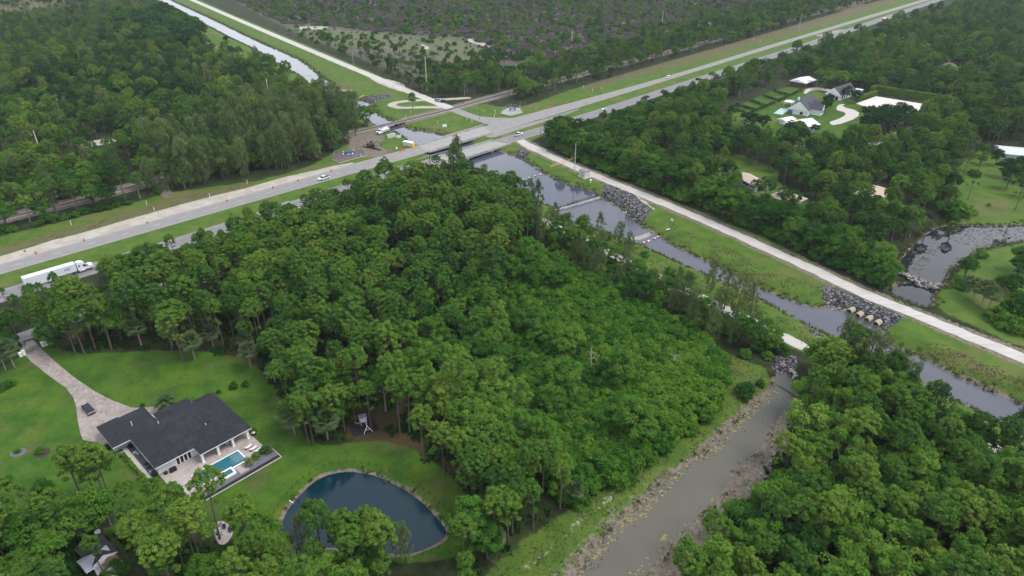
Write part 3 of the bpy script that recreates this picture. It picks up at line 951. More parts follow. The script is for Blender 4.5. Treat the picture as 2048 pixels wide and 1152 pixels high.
def make_pine(r):
    """A slash pine: bare stem, a rounded dome of needle tufts and a few lower boughs."""
    H = 17.5
    W, D = r.uniform(2.3, 3.4), r.uniform(2.2, 3.7)
    cz = H - D - .3
    cs, rs, limbs = [], [], []
    n = int(r.integers(62, 80))
    lob = r.uniform(0, 6.28, 3)
    for i in range(n):
        q = (i + .5) / n
        el = math.asin(1 - 1.35 * q) if 1 - 1.35 * q > -1 else -1.0
        a = i * 2.399 + r.normal(0, .25)
        k = r.uniform(.72, 1.0) * (1 + .16 * math.sin(2 * a + lob[0]) + .12 * math.sin(3 * a + lob[1]))
        c = (W * k * math.cos(el) * math.cos(a), W * k * math.cos(el) * math.sin(a), cz + D * k * math.sin(el))
        cs.append(c)
        rs.append(r.uniform(.45, .80))
        if i % 4 == 0:
            limbs.append((c[2] - .8, (c[0] * .9, c[1] * .9, c[2] - .2), .07))
    for i in range(int(r.integers(3, 9))):
        a, z = r.uniform(0, 6.28), H * r.uniform(.45, .66)
        rr = W * r.uniform(.5, 1.0)
        c = (rr * math.cos(a), rr * math.sin(a), z)
        for j in range(2):
            cs.append((c[0] + r.normal(0, .4), c[1] + r.normal(0, .4), z + r.normal(0, .3)))
            rs.append(r.uniform(.5, .8))
        limbs.append((z - .7, c, .06))
    V, F, t = leaves(cs, rs, 52, .27, r, up=.45, squash=.8, long=1.5, jitter=.36, hemi=.1)
    tmb, at = trunk_mb(H * .93, .23, r, .35, limbs)
    off = np.array([at(z)[:2] for z in np.clip(V[:, 2], 0, H)])
    V[:, :2] += off * .9
    store('pine_tree', leaf_mesh('crown', V, F, t, L_PINE), tmb, BARK_P)

def make_broad(r, kind='broadleaf_tree', m=L_BROAD, H=11.0, W=4.4, base=.22, n=54, per=88, size=.34, bark=BARK_D, cr=(.85, 1.5)):
    cs, rs, limbs = [], [], []
    for i in range(n):
        d = unit(1, r)[0]
        d[2] = abs(d[2]) * 1.0 if r.random() < .8 else d[2]
        q = r.uniform(.62, 1.0)
        c = np.array([d[0] * W * q, d[1] * W * q, H * (base + (1 - base) * .42) + d[2] * H * (1 - base) * .52 * q])
        c[2] = max(c[2], H * base * .7)
        cs.append(c)
        rs.append(r.uniform(*cr))
        if i % 3 == 0:
            limbs.append((H * r.uniform(.2, .5), tuple(c * .92), .09))
    V, F, t = leaves(cs, rs, per, size, r, up=.45, squash=.8, hemi=.2, jitter=.4)
    tmb, at = trunk_mb(H * .7, .28, r, .3, limbs)
    store(kind, leaf_mesh('crown', V, F, t, m), tmb, bark)

def make_gum(r):
    """A tall pale-barked tree with its leaves gathered in separate rounded plumes."""
    H = 15.0
    cs, rs, limbs = [], [], []
    for k in range(int(r.integers(7, 11))):
        a = k * 2.399 + r.normal(0, .3)
        q = r.uniform(.25, 1.0)
        top = H * (1.02 - .33 * q * q) * r.uniform(.88, 1.0)
        rad = 3.6 * q
        c = np.array([rad * math.cos(a), rad * math.sin(a), top])
        pr = r.uniform(1.0, 1.6)
        for j in range(7):
            w = unit(1, r)[0] * pr * .75
            cs.append(c + w * np.array([1, 1, 1.0]) + np.array([0, 0, -pr * .9 - j * .42]))
            rs.append(pr * r.uniform(.62, .95))
        limbs.append((H * r.uniform(.3, .5), tuple(c - np.array([0, 0, 1.0])), .11))
    V, F, t = leaves(cs, rs, 64, .33, r, up=.5, squash=.85, hemi=.15, jitter=.4)
    tmb, at = trunk_mb(H * .72, .26, r, .5, limbs)
    store('pale_barked_tree', leaf_mesh('crown', V, F, t, L_GUM), tmb, BARK_G)

def make_casu(r):
    H = 18.0
    cs, rs, limbs = [], [], []
    n = 44
    for i in range(n):
        q = (i + .5) / n
        if r.random() < .16:
            continue
        z = H * (.12 + .86 * q)
        rr = (3.6 * (1 - q) ** .55 * (.55 + .45 * min(1, q * 3)) + .3) * r.uniform(.35, 1.15)
        a = i * 2.399 + r.normal(0, .5)
        c = (rr * math.cos(a), rr * math.sin(a), z + rr * .25)
        cs.append(c)
        rs.append(r.uniform(.7, 1.25))
        if i % 2:
            limbs.append((z - .6, c, .05))
    V, F, t = leaves(cs, rs, 34, .24, r, up=.2, squash=1.15, long=4.4, droop=.55, jitter=.9, hemi=1.0)
    tmb, at = trunk_mb(H * .97, .22, r, .5, limbs)
    store('casuarina_tree', leaf_mesh('crown', V, F, t, L_CASU), tmb, BARK_D)

def make_palm(r):
    H = r.uniform(5.0, 6.5)
    V, F, T = [], [], []
    for k in range(34):
        a = k * 2.399
        el = R(78) - (k / 34) * R(125)
        L = r.uniform(1.7, 2.3)
        dirv = np.array([math.cos(a) * math.cos(el), math.sin(a) * math.cos(el), math.sin(el)])
        tip = np.array([0, 0, H]) + dirv * L * .75
        side = np.cross(dirv, [0, 0, 1.0])
        side /= np.linalg.norm(side) + 1e-9
        upv = np.cross(side, dirv)
        tone = r.random()
        for j in range(9):                        # the fingers of a fan leaf
            g = (j - 4) / 4 * R(75)
            fd = dirv * math.cos(g) + side * math.sin(g) - np.array([0, 0, .22 + .18 * abs(g)])
            e = tip + fd * L * .62
            w = np.cross(fd, upv)
            w = w / (np.linalg.norm(w) + 1e-9) * .17
            o = len(V)
            m_ = tip + fd * L * .3 + upv * .06
            V += [tip, m_ + w, e, m_ - w]
            F.append((o, o + 1, o + 2, o + 3))
            T.append(tone)
        o = len(V)
        V += [np.array([0, 0, H - .1]), np.array([0, 0, H - .1]) + side * .05, tip + side * .03, tip - side * .03]
        F.append((o, o + 1, o + 2, o + 3))
        T.append(tone)
    tmb, at = trunk_mb(H, .19, r, .15, (), .9)
    me = leaf_mesh('crown', np.array(V), np.array(F), np.array(T), L_PALM)
    store('palm_tree', me, tmb, BARK_G)

def make_shrub(r, m=L_BUSH, kind='leafy_shrub', H=4.4, W=2.7, n=30, per=90, size=.33):
    cs, rs, limbs = [], [], []
    for i in range(n):
        d = unit(1, r)[0]
        d[2] = abs(d[2])
        q = r.uniform(.55, 1.0)
        c = np.array([d[0] * W * q, d[1] * W * q, .5 + d[2] * (H - 1.2) * q])
        cs.append(c)
        rs.append(r.uniform(.7, 1.15))
        if i % 5 == 0:
            limbs.append((.3, tuple(c * .9), .05))
    V, F, t = leaves(cs, rs, per, size, r, up=.6, squash=.8, hemi=.2, jitter=.5)
    tmb, at = trunk_mb(1.6, .12, r, .1, limbs)
    store(kind, leaf_mesh('crown', V, F, t, m), tmb, BARK_D)

def make_snag(r, H=9.0):
    limbs = []
    for i in range(12):
        a = i * 2.399
        z = H * (.45 + .5 * i / 12)
        L = r.uniform(.8, 2.2)
        limbs.append((z, (L * math.cos(a), L * math.sin(a), z + r.uniform(-.1, .7)), .06))
    tmb, at = trunk_mb(H, .17, r, .3, limbs, .3)
    return tmb

tr = np.random.default_rng(11)
for i in range(9): make_pine(tr)
for i in range(6): make_broad(tr, W=tr.uniform(3.8, 4.8))
for i in range(6): make_gum(tr)
for i in range(6): make_casu(tr)
for i in range(4): make_palm(tr)
for i in range(6): make_shrub(tr)
for i in range(3): make_shrub(tr, L_DRY, 'singed_shrub', 2.2, 1.6, 12, 40, .34)

# --- where plants stand: photo polygons of the ground under them, spacing in metres, kinds with weights, size range, tint range
def clear_mask(P):
    """True where a plant may stand."""
    ok = np.ones(len(P), bool)
    for nm, poly, lev, bank, m in WATER:
        ok &= sdist(P, poly, 4) > (1.6 if m != 'pond' else 2.5)
    for line, w in ((road_a_n, 6), (road_a_s, 5.5), (path_b, 3.2), (front_rd, 3.9), (rail_c, 4.2), (road_a_link, 6)):
        ok &= dist_line(P, line) > w
    for poly in OPEN:
        ok &= ~inside(P, poly)
    return ok
hwy_poly = band(offset_line(hw_far_up, 3.0), offset_line(hw_near_lo, -4.0))
OPEN = [hwy_poly]
HOMES = []     # footprints added here keep plants out
for px in ([(-140, 770), (0, 738), (40, 716), (52, 690), (70, 684), (95, 692), (150, 706), (225, 702), (330, 695), (420, 702), (490, 712), (530, 745), (575, 822), (612, 880), (650, 893), (700, 884), (770, 880), (840, 910), (890, 950), (930, 995), (945, 1040), (940, 1090), (880, 1128), (700, 1122), (560, 1110), (480, 1075), (380, 1050), (240, 1040), (150, 1030), (60, 1050), (0, 1065), (-140, 1090)],
           hw_verge[:19] + [(1700, 22), (1800, -8)] + hw_verge[-20:], canal_s, canal_n, lawn_right, lawn_right2, [(1410, 335), (1440, 312), (1475, 318), (1552, 350), (1552, 376), (1610, 410), (1580, 414), (1510, 388), (1440, 352)], paddock, mud_bank_l, mud_bank_r,
           [(1640, 250), (1720, 205), (1752, 190), (1900, 212), (1885, 240), (1830, 252), (1740, 240), (1680, 258)],
           [(655, 318), (726, 286), (745, 262), (790, 250), (835, 290), (740, 330), (650, 345)], [(1000, 205), (1060, 200), (1060, 235), (990, 235)]):
    OPEN.append(GP(px))
SHED_CLEAR = [[(1456, 350), (1496, 332), (1552, 360), (1566, 396), (1562, 446), (1500, 440), (1452, 400)], [(1536, 394), (1568, 368), (1622, 390), (1622, 440), (1600, 462), (1548, 462)], [(1706, 392), (1765, 360), (1798, 384), (1792, 440), (1720, 440)], [(-30, 600), (28, 574), (230, 526), (240, 560), (232, 640), (160, 674), (40, 692), (-30, 698)], [(775, 1110), (905, 1088), (930, 1150), (880, 1260), (790, 1260)], [(140, 292), (225, 270), (248, 282), (244, 326), (150, 336)],
              [(1980, 306), (2022, 285), (2060, 288), (2060, 330), (1990, 322)], [(160, 1100), (190, 1080), (270, 1085), (290, 1130), (230, 1160), (190, 1160)], [(770, 520), (830, 512), (835, 556), (775, 560)],
              [(1870, 150), (1910, 136), (1960, 150), (1960, 162), (1880, 164)], [(1560, 165), (1610, 150), (1640, 165), (1610, 186)], [(1530, 230), (1650, 230), (1730, 236), (1726, 268), (1660, 292), (1560, 300), (1520, 270)], [(404, 1040), (480, 1035), (484, 1090), (470, 1260), (424, 1260), (418, 1100)], [(176, 1120), (262, 1100), (268, 1180), (262, 1290), (180, 1290)], [(690, 835), (770, 835), (780, 880), (690, 885)],
              [(1715, 300), (1735, 284), (1800, 254), (1832, 248), (1838, 276), (1792, 302), (1750, 322)], [(1434, 240), (1496, 196), (1556, 176), (1610, 168), (1642, 190), (1600, 300), (1540, 292), (1480, 266), (1440, 256)], [(330, 556), (420, 530), (440, 565), (340, 590)], [(1640, 505), (1650, 490), (1730, 512), (1720, 530)]]
for px in SHED_CLEAR:
    OPEN.append(GP(px))

SITES = []     # (kind, x, y, scale, tint, region)

def plant(region, px, spacing, kinds, size=(.8, 1.15), tint=(.2, .7), jit=.42, seed=0, every=True, drop=0.0):
    r = np.random.default_rng(abs(hash((region, seed))) % 99991 if False else sum(map(ord, region)) * 131 + seed)
    poly = GP(px) if every else px
    A = np.array(poly)
    lo, hi = A.min(0), A.max(0)
    xs_, ys_ = np.arange(lo[0], hi[0], spacing), np.arange(lo[1], hi[1], spacing * .87)
    pts = []
    for j, y in enumerate(ys_):
        for x in xs_:
            pts.append((x + (j % 2) * spacing / 2, y))
    P_ = np.array(pts) + r.normal(0, 1, (len(pts), 2)) * spacing * jit * .6
    P_ = P_[inside(P_, poly)]
    if len(P_) == 0:
        return
    P_ = P_[clear_mask(P_)]
    names, w = list(kinds), np.array(list(kinds.values()), float)
    w /= w.sum()
    for x, y in P_:
        if r.random() < drop:
            continue
        k = names[r.choice(len(names), p=w)]
        pt = math.sin(x * .031 + 1.7 * math.sin(y * .023)) * math.cos(y * .037 + 1.3 * math.sin(x * .019)) + .6 * math.sin(x * .09 + y * .07)
        SITES.append((k, x, y, r.uniform(*size) * (1 + .09 * pt + r.normal(0, .06)), r.uniform(*tint) + .16 * pt, region))

def one(kind, x, y, s=1.0, tint=.45, region='spot', label=None, v=None):
    gx, gy = G(x, y)
    SITES.append((kind, gx, gy, s, tint, region, label, v))

PT, BT, GT, CT, PM, SH, DS = 'pine_tree', 'broadleaf_tree', 'pale_barked_tree', 'casuarina_tree', 'palm_tree', 'leafy_shrub', 'singed_shrub'
# central wood
plant('roadside fringe', [(-140, 655), (0, 616), (190, 560), (430, 484), (620, 418), (760, 374), (870, 352), (950, 362), (1000, 400), (900, 404), (770, 424), (620, 468), (430, 548), (190, 625), (120, 665), (0, 692), (-140, 732)], 4.4, {BT: 6, PT: 3, SH: 4}, (.36, .60), (.15, .8), seed=30, drop=.12)
plant('central wood', [(-140, 730), (0, 690), (120, 662), (190, 622), (430, 545), (620, 472), (760, 424), (870, 396), (950, 396), (1010, 420), (1080, 480), (1020, 560), (935, 620), (850, 690), (800, 760), (835, 850), (860, 905), (930, 960), (985, 1020), (1005, 1090), (985, 1135), (940, 1100), (940, 1000), (880, 925), (760, 890), (640, 885), (560, 790), (500, 715), (330, 698), (90, 700), (-140, 740)], 5.5, {PT: 10, BT: 1.8, GT: .9, PM: .5}, (.82, 1.12), (.15, .75))
plant('central wood', [(480, 545), (620, 500), (760, 500), (760, 620), (640, 660), (520, 640)], 7.5, {GT: 3, BT: 1}, (.95, 1.2), (.5, 1), seed=3, drop=.15)
plant('middle of the wood', [(800, 600), (900, 560), (990, 580), (1020, 700), (1010, 800), (1060, 890), (1130, 950), (1110, 1005), (1020, 1075), (985, 1010), (950, 930), (850, 860), (800, 740)], 5.0, {GT: 5, BT: 4, PT: 2}, (.72, 1.05), (.25, .85), seed=1)
plant('leafy thicket', [(1040, 490), (1110, 530), (1180, 560), (1270, 606), (1340, 645), (1425, 700), (1450, 745), (1440, 790), (1380, 850), (1290, 930), (1200, 990), (1130, 1015), (1090, 940), (1040, 850), (1030, 760), (1010, 640), (1000, 560)], 2.7, {SH: 14, BT: .35}, (.9, 1.3), (.25, .8), seed=2)
plant('wood by the muddy canal', [(960, 900), (1010, 960), (1080, 1010), (1120, 1020), (1010, 1110), (985, 1135), (930, 1170), (900, 1100), (945, 1040), (945, 960)], 5.0, {PT: 6, BT: 3, GT: 2}, (.8, 1.05), (.3, .8), seed=4)
# bottom of the view
plant('wood by the shed', [(-140, 1090), (0, 1075), (60, 1068), (150, 1070), (240, 1060), (300, 1085), (420, 1092), (520, 1112), (640, 1122), (760, 1130), (830, 1128), (900, 1120), (985, 1140), (930, 1200), (960, 1330), (-140, 1330)], 5.4, {PT: 7, BT: 4, GT: 1.5}, (.7, 1.05), (.35, .9), seed=5)
# right-hand grove
plant('grove by the muddy canal', [(1320, 1240), (1420, 1120), (1475, 1070), (1510, 1010), (1555, 950), (1602, 885), (1608, 810), (1625, 750), (1660, 735), (1760, 795), (1860, 850), (1990, 930), (2080, 985), (2180, 1040), (2160, 1400), (1260, 1400)], 4.9, {GT: 6, PT: 4, BT: 3}, (.75, 1.08), (.3, .9), seed=6)
plant('grove by the muddy canal', [(1600, 720), (1660, 725), (1780, 795), (1950, 890), (2180, 1010), (2180, 1040), (2000, 950), (1760, 830), (1640, 790)], 5.5, {CT: 4, BT: 4, PT: 2}, (.7, 1.0), (.05, .5), seed=7)
# along the gravel path
plant('tree belt along the gravel path', [(945, 372), (1000, 408), (1040, 430), (1110, 466), (1200, 508), (1300, 558), (1430, 622), (1540, 678), (1600, 706), (1560, 712), (1540, 735), (1480, 715), (1410, 684), (1330, 638), (1250, 594), (1150, 545), (1080, 500), (1010, 440), (950, 400)], 4.3, {CT: 6, BT: 3, SH: 4, PT: 1}, (.48, .86), (.2, .9), seed=8)
# right bank
plant('woods across the canal', [(1090, 300), (1130, 298), (1200, 282), (1300, 250), (1420, 208), (1436, 224), (1430, 262), (1500, 288), (1560, 308), (1640, 308), (1720, 304), (1800, 270), (1860, 235), (1960, 232), (2080, 245), (2180, 280), (2160, 330), (1960, 298), (1906, 330), (1900, 400), (1885, 440), (1850, 470), (1815, 505), (1770, 540), (1748, 545), (1700, 548), (1640, 518), (1550, 478), (1430, 428), (1330, 386), (1180, 326)], 5.9, {PT: 6, BT: 5, GT: 1.4, PM: 1}, (.66, 1.1), (.0, .85), seed=9, drop=.06)
plant('woods edge by the highway', [(1092, 274), (1130, 268), (1200, 250), (1300, 217), (1440, 172), (1476, 178), (1450, 198), (1420, 210), (1300, 252), (1200, 284), (1120, 300)], 4.6, {BT: 5, PT: 2, SH: 2}, (.45, .75), (.1, .7), seed=31)
plant('hedge along the gravel road', [(1095, 290), (1180, 330), (1330, 388), (1440, 432), (1550, 480), (1640, 522), (1716, 556), (1770, 580), (1785, 560), (1720, 530), (1640, 500), (1560, 462), (1450, 410), (1340, 362), (1200, 310), (1110, 270)], 3.3, {SH: 6, BT: 2}, (.8, 1.3), (.1, .7), seed=10)
plant('woods beyond the houses', [(1420, 188), (1520, 156), (1620, 120), (1720, 84), (1830, 46), (1940, 12), (2040, -24), (2180, -40), (2200, 280), (2040, 236), (1920, 220), (1900, 208), (1760, 186), (1720, 180), (1700, 176), (1640, 180), (1560, 160), (1500, 190), (1450, 200)], 7.2, {PT: 4, BT: 7, GT: 1.4, CT: .5}, (.62, 1.15), (.0, .9), seed=11, drop=.06)
plant('bushes on the corner lawn', [(1990, 600), (2030, 560), (2180, 540), (2180, 690), (2060, 680), (2000, 655)], 4.2, {SH: 6, BT: 1, PM: 1}, (.6, 1.1), (.3, .8), seed=12)
# between railway and highway
plant('belt along the railway', [(905, 196), (960, 190), (1000, 192), (1050, 203), (1150, 172), (1250, 145), (1390, 106), (1500, 76), (1620, 40), (1740, 4), (1830, -26), (1900, -60), (1760, -40), (1650, -12), (1540, 18), (1400, 56), (1250, 98), (1120, 130), (1000, 155), (900, 172), (830, 168), (800, 160), (850, 186)], 6.8, {PT: 5, BT: 6, GT: 1.5}, (.55, 1.05), (.1, .9), seed=13, drop=.08)
plant('pines along the far gravel road', [(560, 86), (600, 84), (700, 118), (800, 158), (860, 178), (1000, 160), (1020, 130), (985, 118), (900, 142), (830, 120), (740, 108), (640, 90), (600, 74)], 8.5, {PT: 6, BT: 2, SH: 2}, (.6, .95), (.15, .6), seed=14, drop=.3)
# left woods
plant('left woods', [(-160, 60), (0, 46), (100, 38), (240, 22), (300, 18), (352, 60), (385, 84), (440, 122), (520, 142), (590, 184), (680, 226), (710, 252), (660, 300), (612, 330), (512, 354), (430, 372), (325, 385), (250, 408), (175, 426), (90, 448), (0, 468), (-160, 510)], 7.0, {BT: 5, PT: 5, GT: 2, CT: 1}, (.62, 1.12), (.05, 1.05), seed=15, drop=.08)
plant('casuarinas by the railway', [(300, 330), (400, 290), (480, 255), (560, 230), (640, 208), (735, 236), (748, 262), (722, 280), (700, 296), (650, 322), (560, 345), (440, 366), (330, 384)], 6.0, {CT: 6, BT: 1.5}, (.85, 1.2), (.2, .8), seed=16, drop=.1)
plant('shrubs along the railway', [(-160, 500), (0, 464), (100, 442), (175, 424), (250, 405), (300, 392), (330, 380), (340, 388), (250, 412), (175, 430), (90, 452), (0, 474), (-160, 520)], 3.4, {SH: 6}, (.4, .75), (.1, .6), seed=17)
plant('fire-singed stand', [(60, 190), (120, 150), (250, 130), (350, 110), (400, 130), (420, 170), (380, 215), (260, 240), (120, 240)], 6.2, {BT: 4, PT: 2}, (.8, 1.05), (-.45, .0), seed=18)
# far flatwoods
plant('far flatwoods', [(400, -50), (470, 2), (560, 46), (640, 50), (760, 62), (850, 70), (930, 74), (990, 92), (1000, 150), (1120, 118), (1260, 82), (1400, 48), (1540, 10), (1660, -20), (1780, -60)], 13.5, {PT: 8}, (.36, .6), (-.1, .45), seed=19, drop=.4)
plant('far flatwoods', [(-160, -60), (-160, 50), (0, 32), (150, 14), (260, 12), (320, -10), (300, -60)], 11, {PT: 6, BT: 3}, (.6, .9), (-.1, .4), seed=20, drop=.3)
plant('singed scrub', [(400, -50), (470, 2), (560, 48), (640, 52), (760, 64), (850, 72), (930, 76), (990, 94), (1000, 150), (860, 160), (830, 130), (1120, 118), (1260, 82), (1400, 48), (1540, 10), (1660, -20), (1780, -60)], 4.6, {DS: 7, SH: 1.2}, (.8, 1.5), (.1, .9), seed=21, drop=.4)
plant('far meadow', [(560, 62), (640, 54), (760, 66), (850, 74), (930, 80), (985, 98), (985, 116), (930, 138), (880, 128), (830, 110), (730, 98), (640, 90)], 9, {SH: 5, DS: 3}, (.3, .9), (-.1, .6), seed=40, drop=.45)
plant('burnt edge', [(240, 60), (330, 50), (400, 90), (420, 110), (380, 120), (280, 110), (220, 80)], 6, {DS: 5, BT: 2}, (1.0, 2.2), (-.2, .4), seed=22)
# single plants one can point to
one(PM, 390, 718, 1.15, .55, 'lawn edge'); one(PM, 502, 735, 1.1, .4, 'lawn edge'); one(PM, 283, 690, 1.15, .3, 'lawn edge'); one(PM, 427, 694, 1.1, .2, 'lawn edge')
one(PM, 656, 880, 1.2, .35, 'play area'); one(PM, 590, 868, 1.25, .6, 'play area'); one(PM, 30, 735, 1.15, .4, 'gate'); one(PM, 12, 740, 1.0, .3, 'gate')
one(PM, 949, 978, .9, .4, 'pond bank'); one(PM, 1150, 1012, .8, .3, 'muddy canal'); one(PM, 550, 765, .9, .4, 'lawn edge')
one(PM, 1745, 545, 1.2, .6, 'lagoon'); one(PM, 1962, 612, 1.3, .5, 'corner lawn'); one(PM, 1420, 352, 1.0, .2, 'tan shed'); one(PM, 1505, 385, .8, .6, 'tan shed'); one(PM, 826, 220, 1.2, .4, 'loop track')
one(PM, 1560, 405, 1.0, .3, 'tan shed'); one(PM, 1755, 372, 1.0, .3, 'tan shed'); one(PM, 1930, 590, .8, .5, 'corner lawn'); one(PM, 200, 1045, .8, .2, 'house hedge'); one(PM, 222, 1050, .9, .2, 'house hedge')
for x, y, s, t in [(172, 1012, .98, .75), (197, 1000, .9, .8), (217, 1012, .92, .85), (222, 1000, .85, .7), (320, 1045, .72, .7), (275, 1030, .55, .6), (440, 1078, 1.05, .6), (375, 1062, .72, .5), (410, 1052, .5, .55), (50, 1072, .85, .6), (130, 1095, .9, .65), (0, 1090, .8, .5), (140, 905, .01, .5)]:
    if s > .1: one(PT, x, y, s, t, 'shed lawn')
for x, y, s, t in [(224, 700, 1.0, .55), (152, 708, .95, .6), (170, 708, .92, .5), (192, 700, .95, .6), (362, 705, 1.05, .6), (345, 700, .95, .5), (368, 722, 1.05, .65), (578, 812, .85, .5), (618, 888, .85, .55), (627, 885, .9, .5), (580, 870, .6, .5), (690, 862, .8, .75), (712, 850, .72, .7), (742, 855, .8, .6), (795, 828, .7, .6), (847, 922, .95, .7), (890, 955, .9, .75), (932, 978, .95, .7), (962, 998, .95, .6), (985, 995, .9, .7), (1120, 1018, .8, .8)]:
    one(PT, x, y, s, t, 'open pine edge')
one(CT, 612, 1118, .62, .9, 'pond'); one(CT, 812, 1125, .6, .7, 'pond'); one(PT, 745, 1135, .98, .65, 'pond'); one(PT, 705, 1150, 1.0, .55, 'pond'); one(PT, 765, 1165, .95, .7, 'pond'); one(BT, 735, 1150, .9, .6, 'pond'); one(BT, 530, 1105, .85, .6, 'pond')
for x, y, s, t in [(1075, 428, .8, .2), (1060, 412, .75, .1), (1110, 452, .55, .4), (1200, 482, .62, .6), (1238, 498, .66, .5), (1258, 512, .55, .6), (1420, 585, .7, .7), (1448, 618, .98, .7), (1470, 640, 1.0, .8), (1500, 640, .7, .7), (1495, 612, .62, .8), (1720, 770, 1.05, .8), (1745, 785, 1.0, .7), (1690, 748, .85, .6), (1770, 800, .9, .6), (1800, 760, .55, .8), (905, 374, 1.15, .3), (917, 370, 1.2, .2), (926, 378, 1.0, .3), (890, 368, .7, .5)]:
    one(CT, x, y, s, t, 'canal bank')
for x, y, s in [(1180, 466, .75), (1215, 478, .8), (1165, 455, .6), (1290, 512, .5), (1260, 490, .7), (1130, 438, .8), (1340, 548, .7), (1380, 562, .8), (1110, 440, .7)]:
    one(SH, x, y, s, .6, 'canal bank')
one(BT, 454, 88, .72, -.2, 'canal meadow'); one(SH, 392, 62, 1.1, .2, 'canal meadow'); one(BT, 372, 48, 1.2, -.2, 'canal meadow'); one(BT, 358, 40, 1.2, -.1, 'canal meadow')
for k_, x, y, s, t in [(BT, 66, 604, .5, .5), (BT, 152, 603, .5, .6), (PT, 92, 612, .5, .6), (BT, 30, 612, .42, .4), (BT, 2, 716, .75, .3), (BT, 26, 704, .6, .2), (BT, 60, 648, .5, .5), (BT, 100, 645, .55, .6), (BT, 142, 648, .55, .7), (BT, 182, 640, .6, .6), (PT, 216, 625, .55, .7), (BT, 30, 664, .6, .3), (PT, 75, 678, .6, .6), (BT, 122, 668, .7, .4), (PT, 165, 672, .62, .7), (BT, 206, 655, .75, .6), (BT, 8, 672, .7, .3), (PT, 100, 690, .75, .6), (PT, 40, 690, .7, .4),
                        (BT, 252, 548, .72, .5), (BT, 288, 536, .8, .4), (BT, 325, 526, .75, .3), (PT, 352, 520, .6, .5), (BT, 225, 560, .7, .6), (BT, 470, 476, .7, .7), (BT, 508, 462, .8, .8), (BT, 545, 452, .8, .5), (BT, 580, 440, .7, .6), (PT, 700, 402, .6, .5), (BT, 740, 388, .65, .5), (BT, 655, 416, .6, .4),
                        (PT, 120, 601, .64, .5), (BT, 62, 590, .42, .4), (BT, 95, 594, .34, .5), (PT, 14, 612, .4, .5), (BT, 200, 612, .45, .6), (SH, 120, 618, 1.0, .5), (SH, 80, 620, 1.0, .6), (SH, 150, 615, 1.1, .6),
                        (SH, 1530, 405, 1.1, .3), (BT, 1545, 440, .6, .6), (SH, 1470, 420, 1.2, .4), (BT, 1520, 440, .6, .8), (BT, 1582, 440, .5, .1), (BT, 1608, 445, .6, .4), (SH, 1560, 436, 1.3, .2), (BT, 1735, 432, .6, .5), (BT, 1765, 430, .55, .6), (BT, 1785, 436, .7, .7), (SH, 1750, 415, 1.1, .5), (BT, 1718, 426, .6, .2)]:
    one(k_, x, y, s, t, 'low trees')
one(BT, 2012, 378, 1.0, .0, 'right lawn'); one(SH, 1977, 412, .35, .9, 'right lawn'); one(BT, 1760, 575, .75, .2, 'lagoon'); one(BT, 2005, 355, .9, .1, 'right lawn'); one(PM, 1900, 470, 1.0, .4, 'lagoon'); one(PM, 1760, 552, 1.1, .5, 'lagoon'); one(PM, 1850, 470, 1.0, .4, 'lagoon')
for k_, x, y, s, t in [(BT, 1928, 556, .75, .2), (SH, 1925, 575, 1.2, .5), (SH, 1962, 515, .8, .7), (PM, 1945, 600, 1.1, .6), (PM, 1975, 620, 1.1, .4), (BT, 2030, 560, .9, .2), (BT, 2044, 545, 1.0, .3), (BT, 2020, 590, .7, .2), (SH, 2005, 575, 1.2, .4), (SH, 2038, 610, 1.4, .3), (BT, 2046, 640, .9, .3), (SH, 2015, 630, 1.3, .5), (SH, 1990, 640, 1.1, .6), (SH, 2040, 665, 1.3, .5), (SH, 2012, 655, 1.2, .7),
                       (SH, 1905, 440, 1.3, .2), (SH, 1925, 432, 1.2, .8), (SH, 1915, 425, 1.3, .6), (SH, 1940, 428, 1.0, .9), (SH, 1895, 428, 1.4, .1), (PT, 1935, 400, .8, .3), (PT, 2030, 420, .9, .4), (BT, 2046, 395, .8, .2), (PT, 1915, 330, .8, .3), (PT, 1955, 345, .85, .4), (BT, 1990, 330, .7, .1), (PT, 1922, 360, .8, .5), (PT, 1444, 352, .8, .7), (PT, 1492, 318, .8, .5), (PT, 1560, 344, .85, .4), (PT, 1530, 330, .8, .5)]:
    one(k_, x, y, s, t, 'right bank')
one(BT, 2034, 348, .8, .2, 'right lawn'); one(BT, 2046, 366, .9, .1, 'right lawn'); one(BT, 1960, 330, .5, .5, 'right lawn'); one(SH, 1945, 350, .8, .4, 'right lawn'); one(SH, 455, 1140, 1.0, .6, 'fire pit'); one(SH, 432, 1130, .8, .4, 'fire pit'); one(SH, 236, 1150, .9, .3, 'shed lawn'); one(PT, 208, 1148, .62, .4, 'shed lawn')
for x, y, s in [(1655, 215, .75), (1650, 225, .8), (1692, 200, .85), (1710, 206, .8), (1640, 228, .6), (1732, 254, 1.2), (1762, 258, 1.25), (1752, 268, 1.2), (1790, 256, 1.25), (1808, 250, 1.1), (1728, 266, 1.1), (1775, 264, 1.2), (1505, 258, .9), (1490, 252, .8), (1525, 264, .9), (1595, 272, .8), (1628, 268, .5)]:
    one(BT, x, y, s, -.25, 'white house')
for x, y, s, t in [(90, 985, .85, .2), (12, 975, .7, .4), (35, 905, .3, .6), (80, 905, .35, .4), (1490, 790, .95, .2), (1610, 790, .6, .2), (1520, 770, .5, .4), (468, 776, .45, .2), (492, 772, .4, .3), (437, 786, .25, .1), (20, 772, .5, .4), (4, 780, .5, .4), (530, 905, .5, .3), (513, 915, .35, .9), (318, 895, .01, 1), (283, 955, .3, 1.0), (285, 812, .2, .1), (215, 898, .32, .1)]:
    if s > .1: one(SH, x, y, s, t, 'garden')
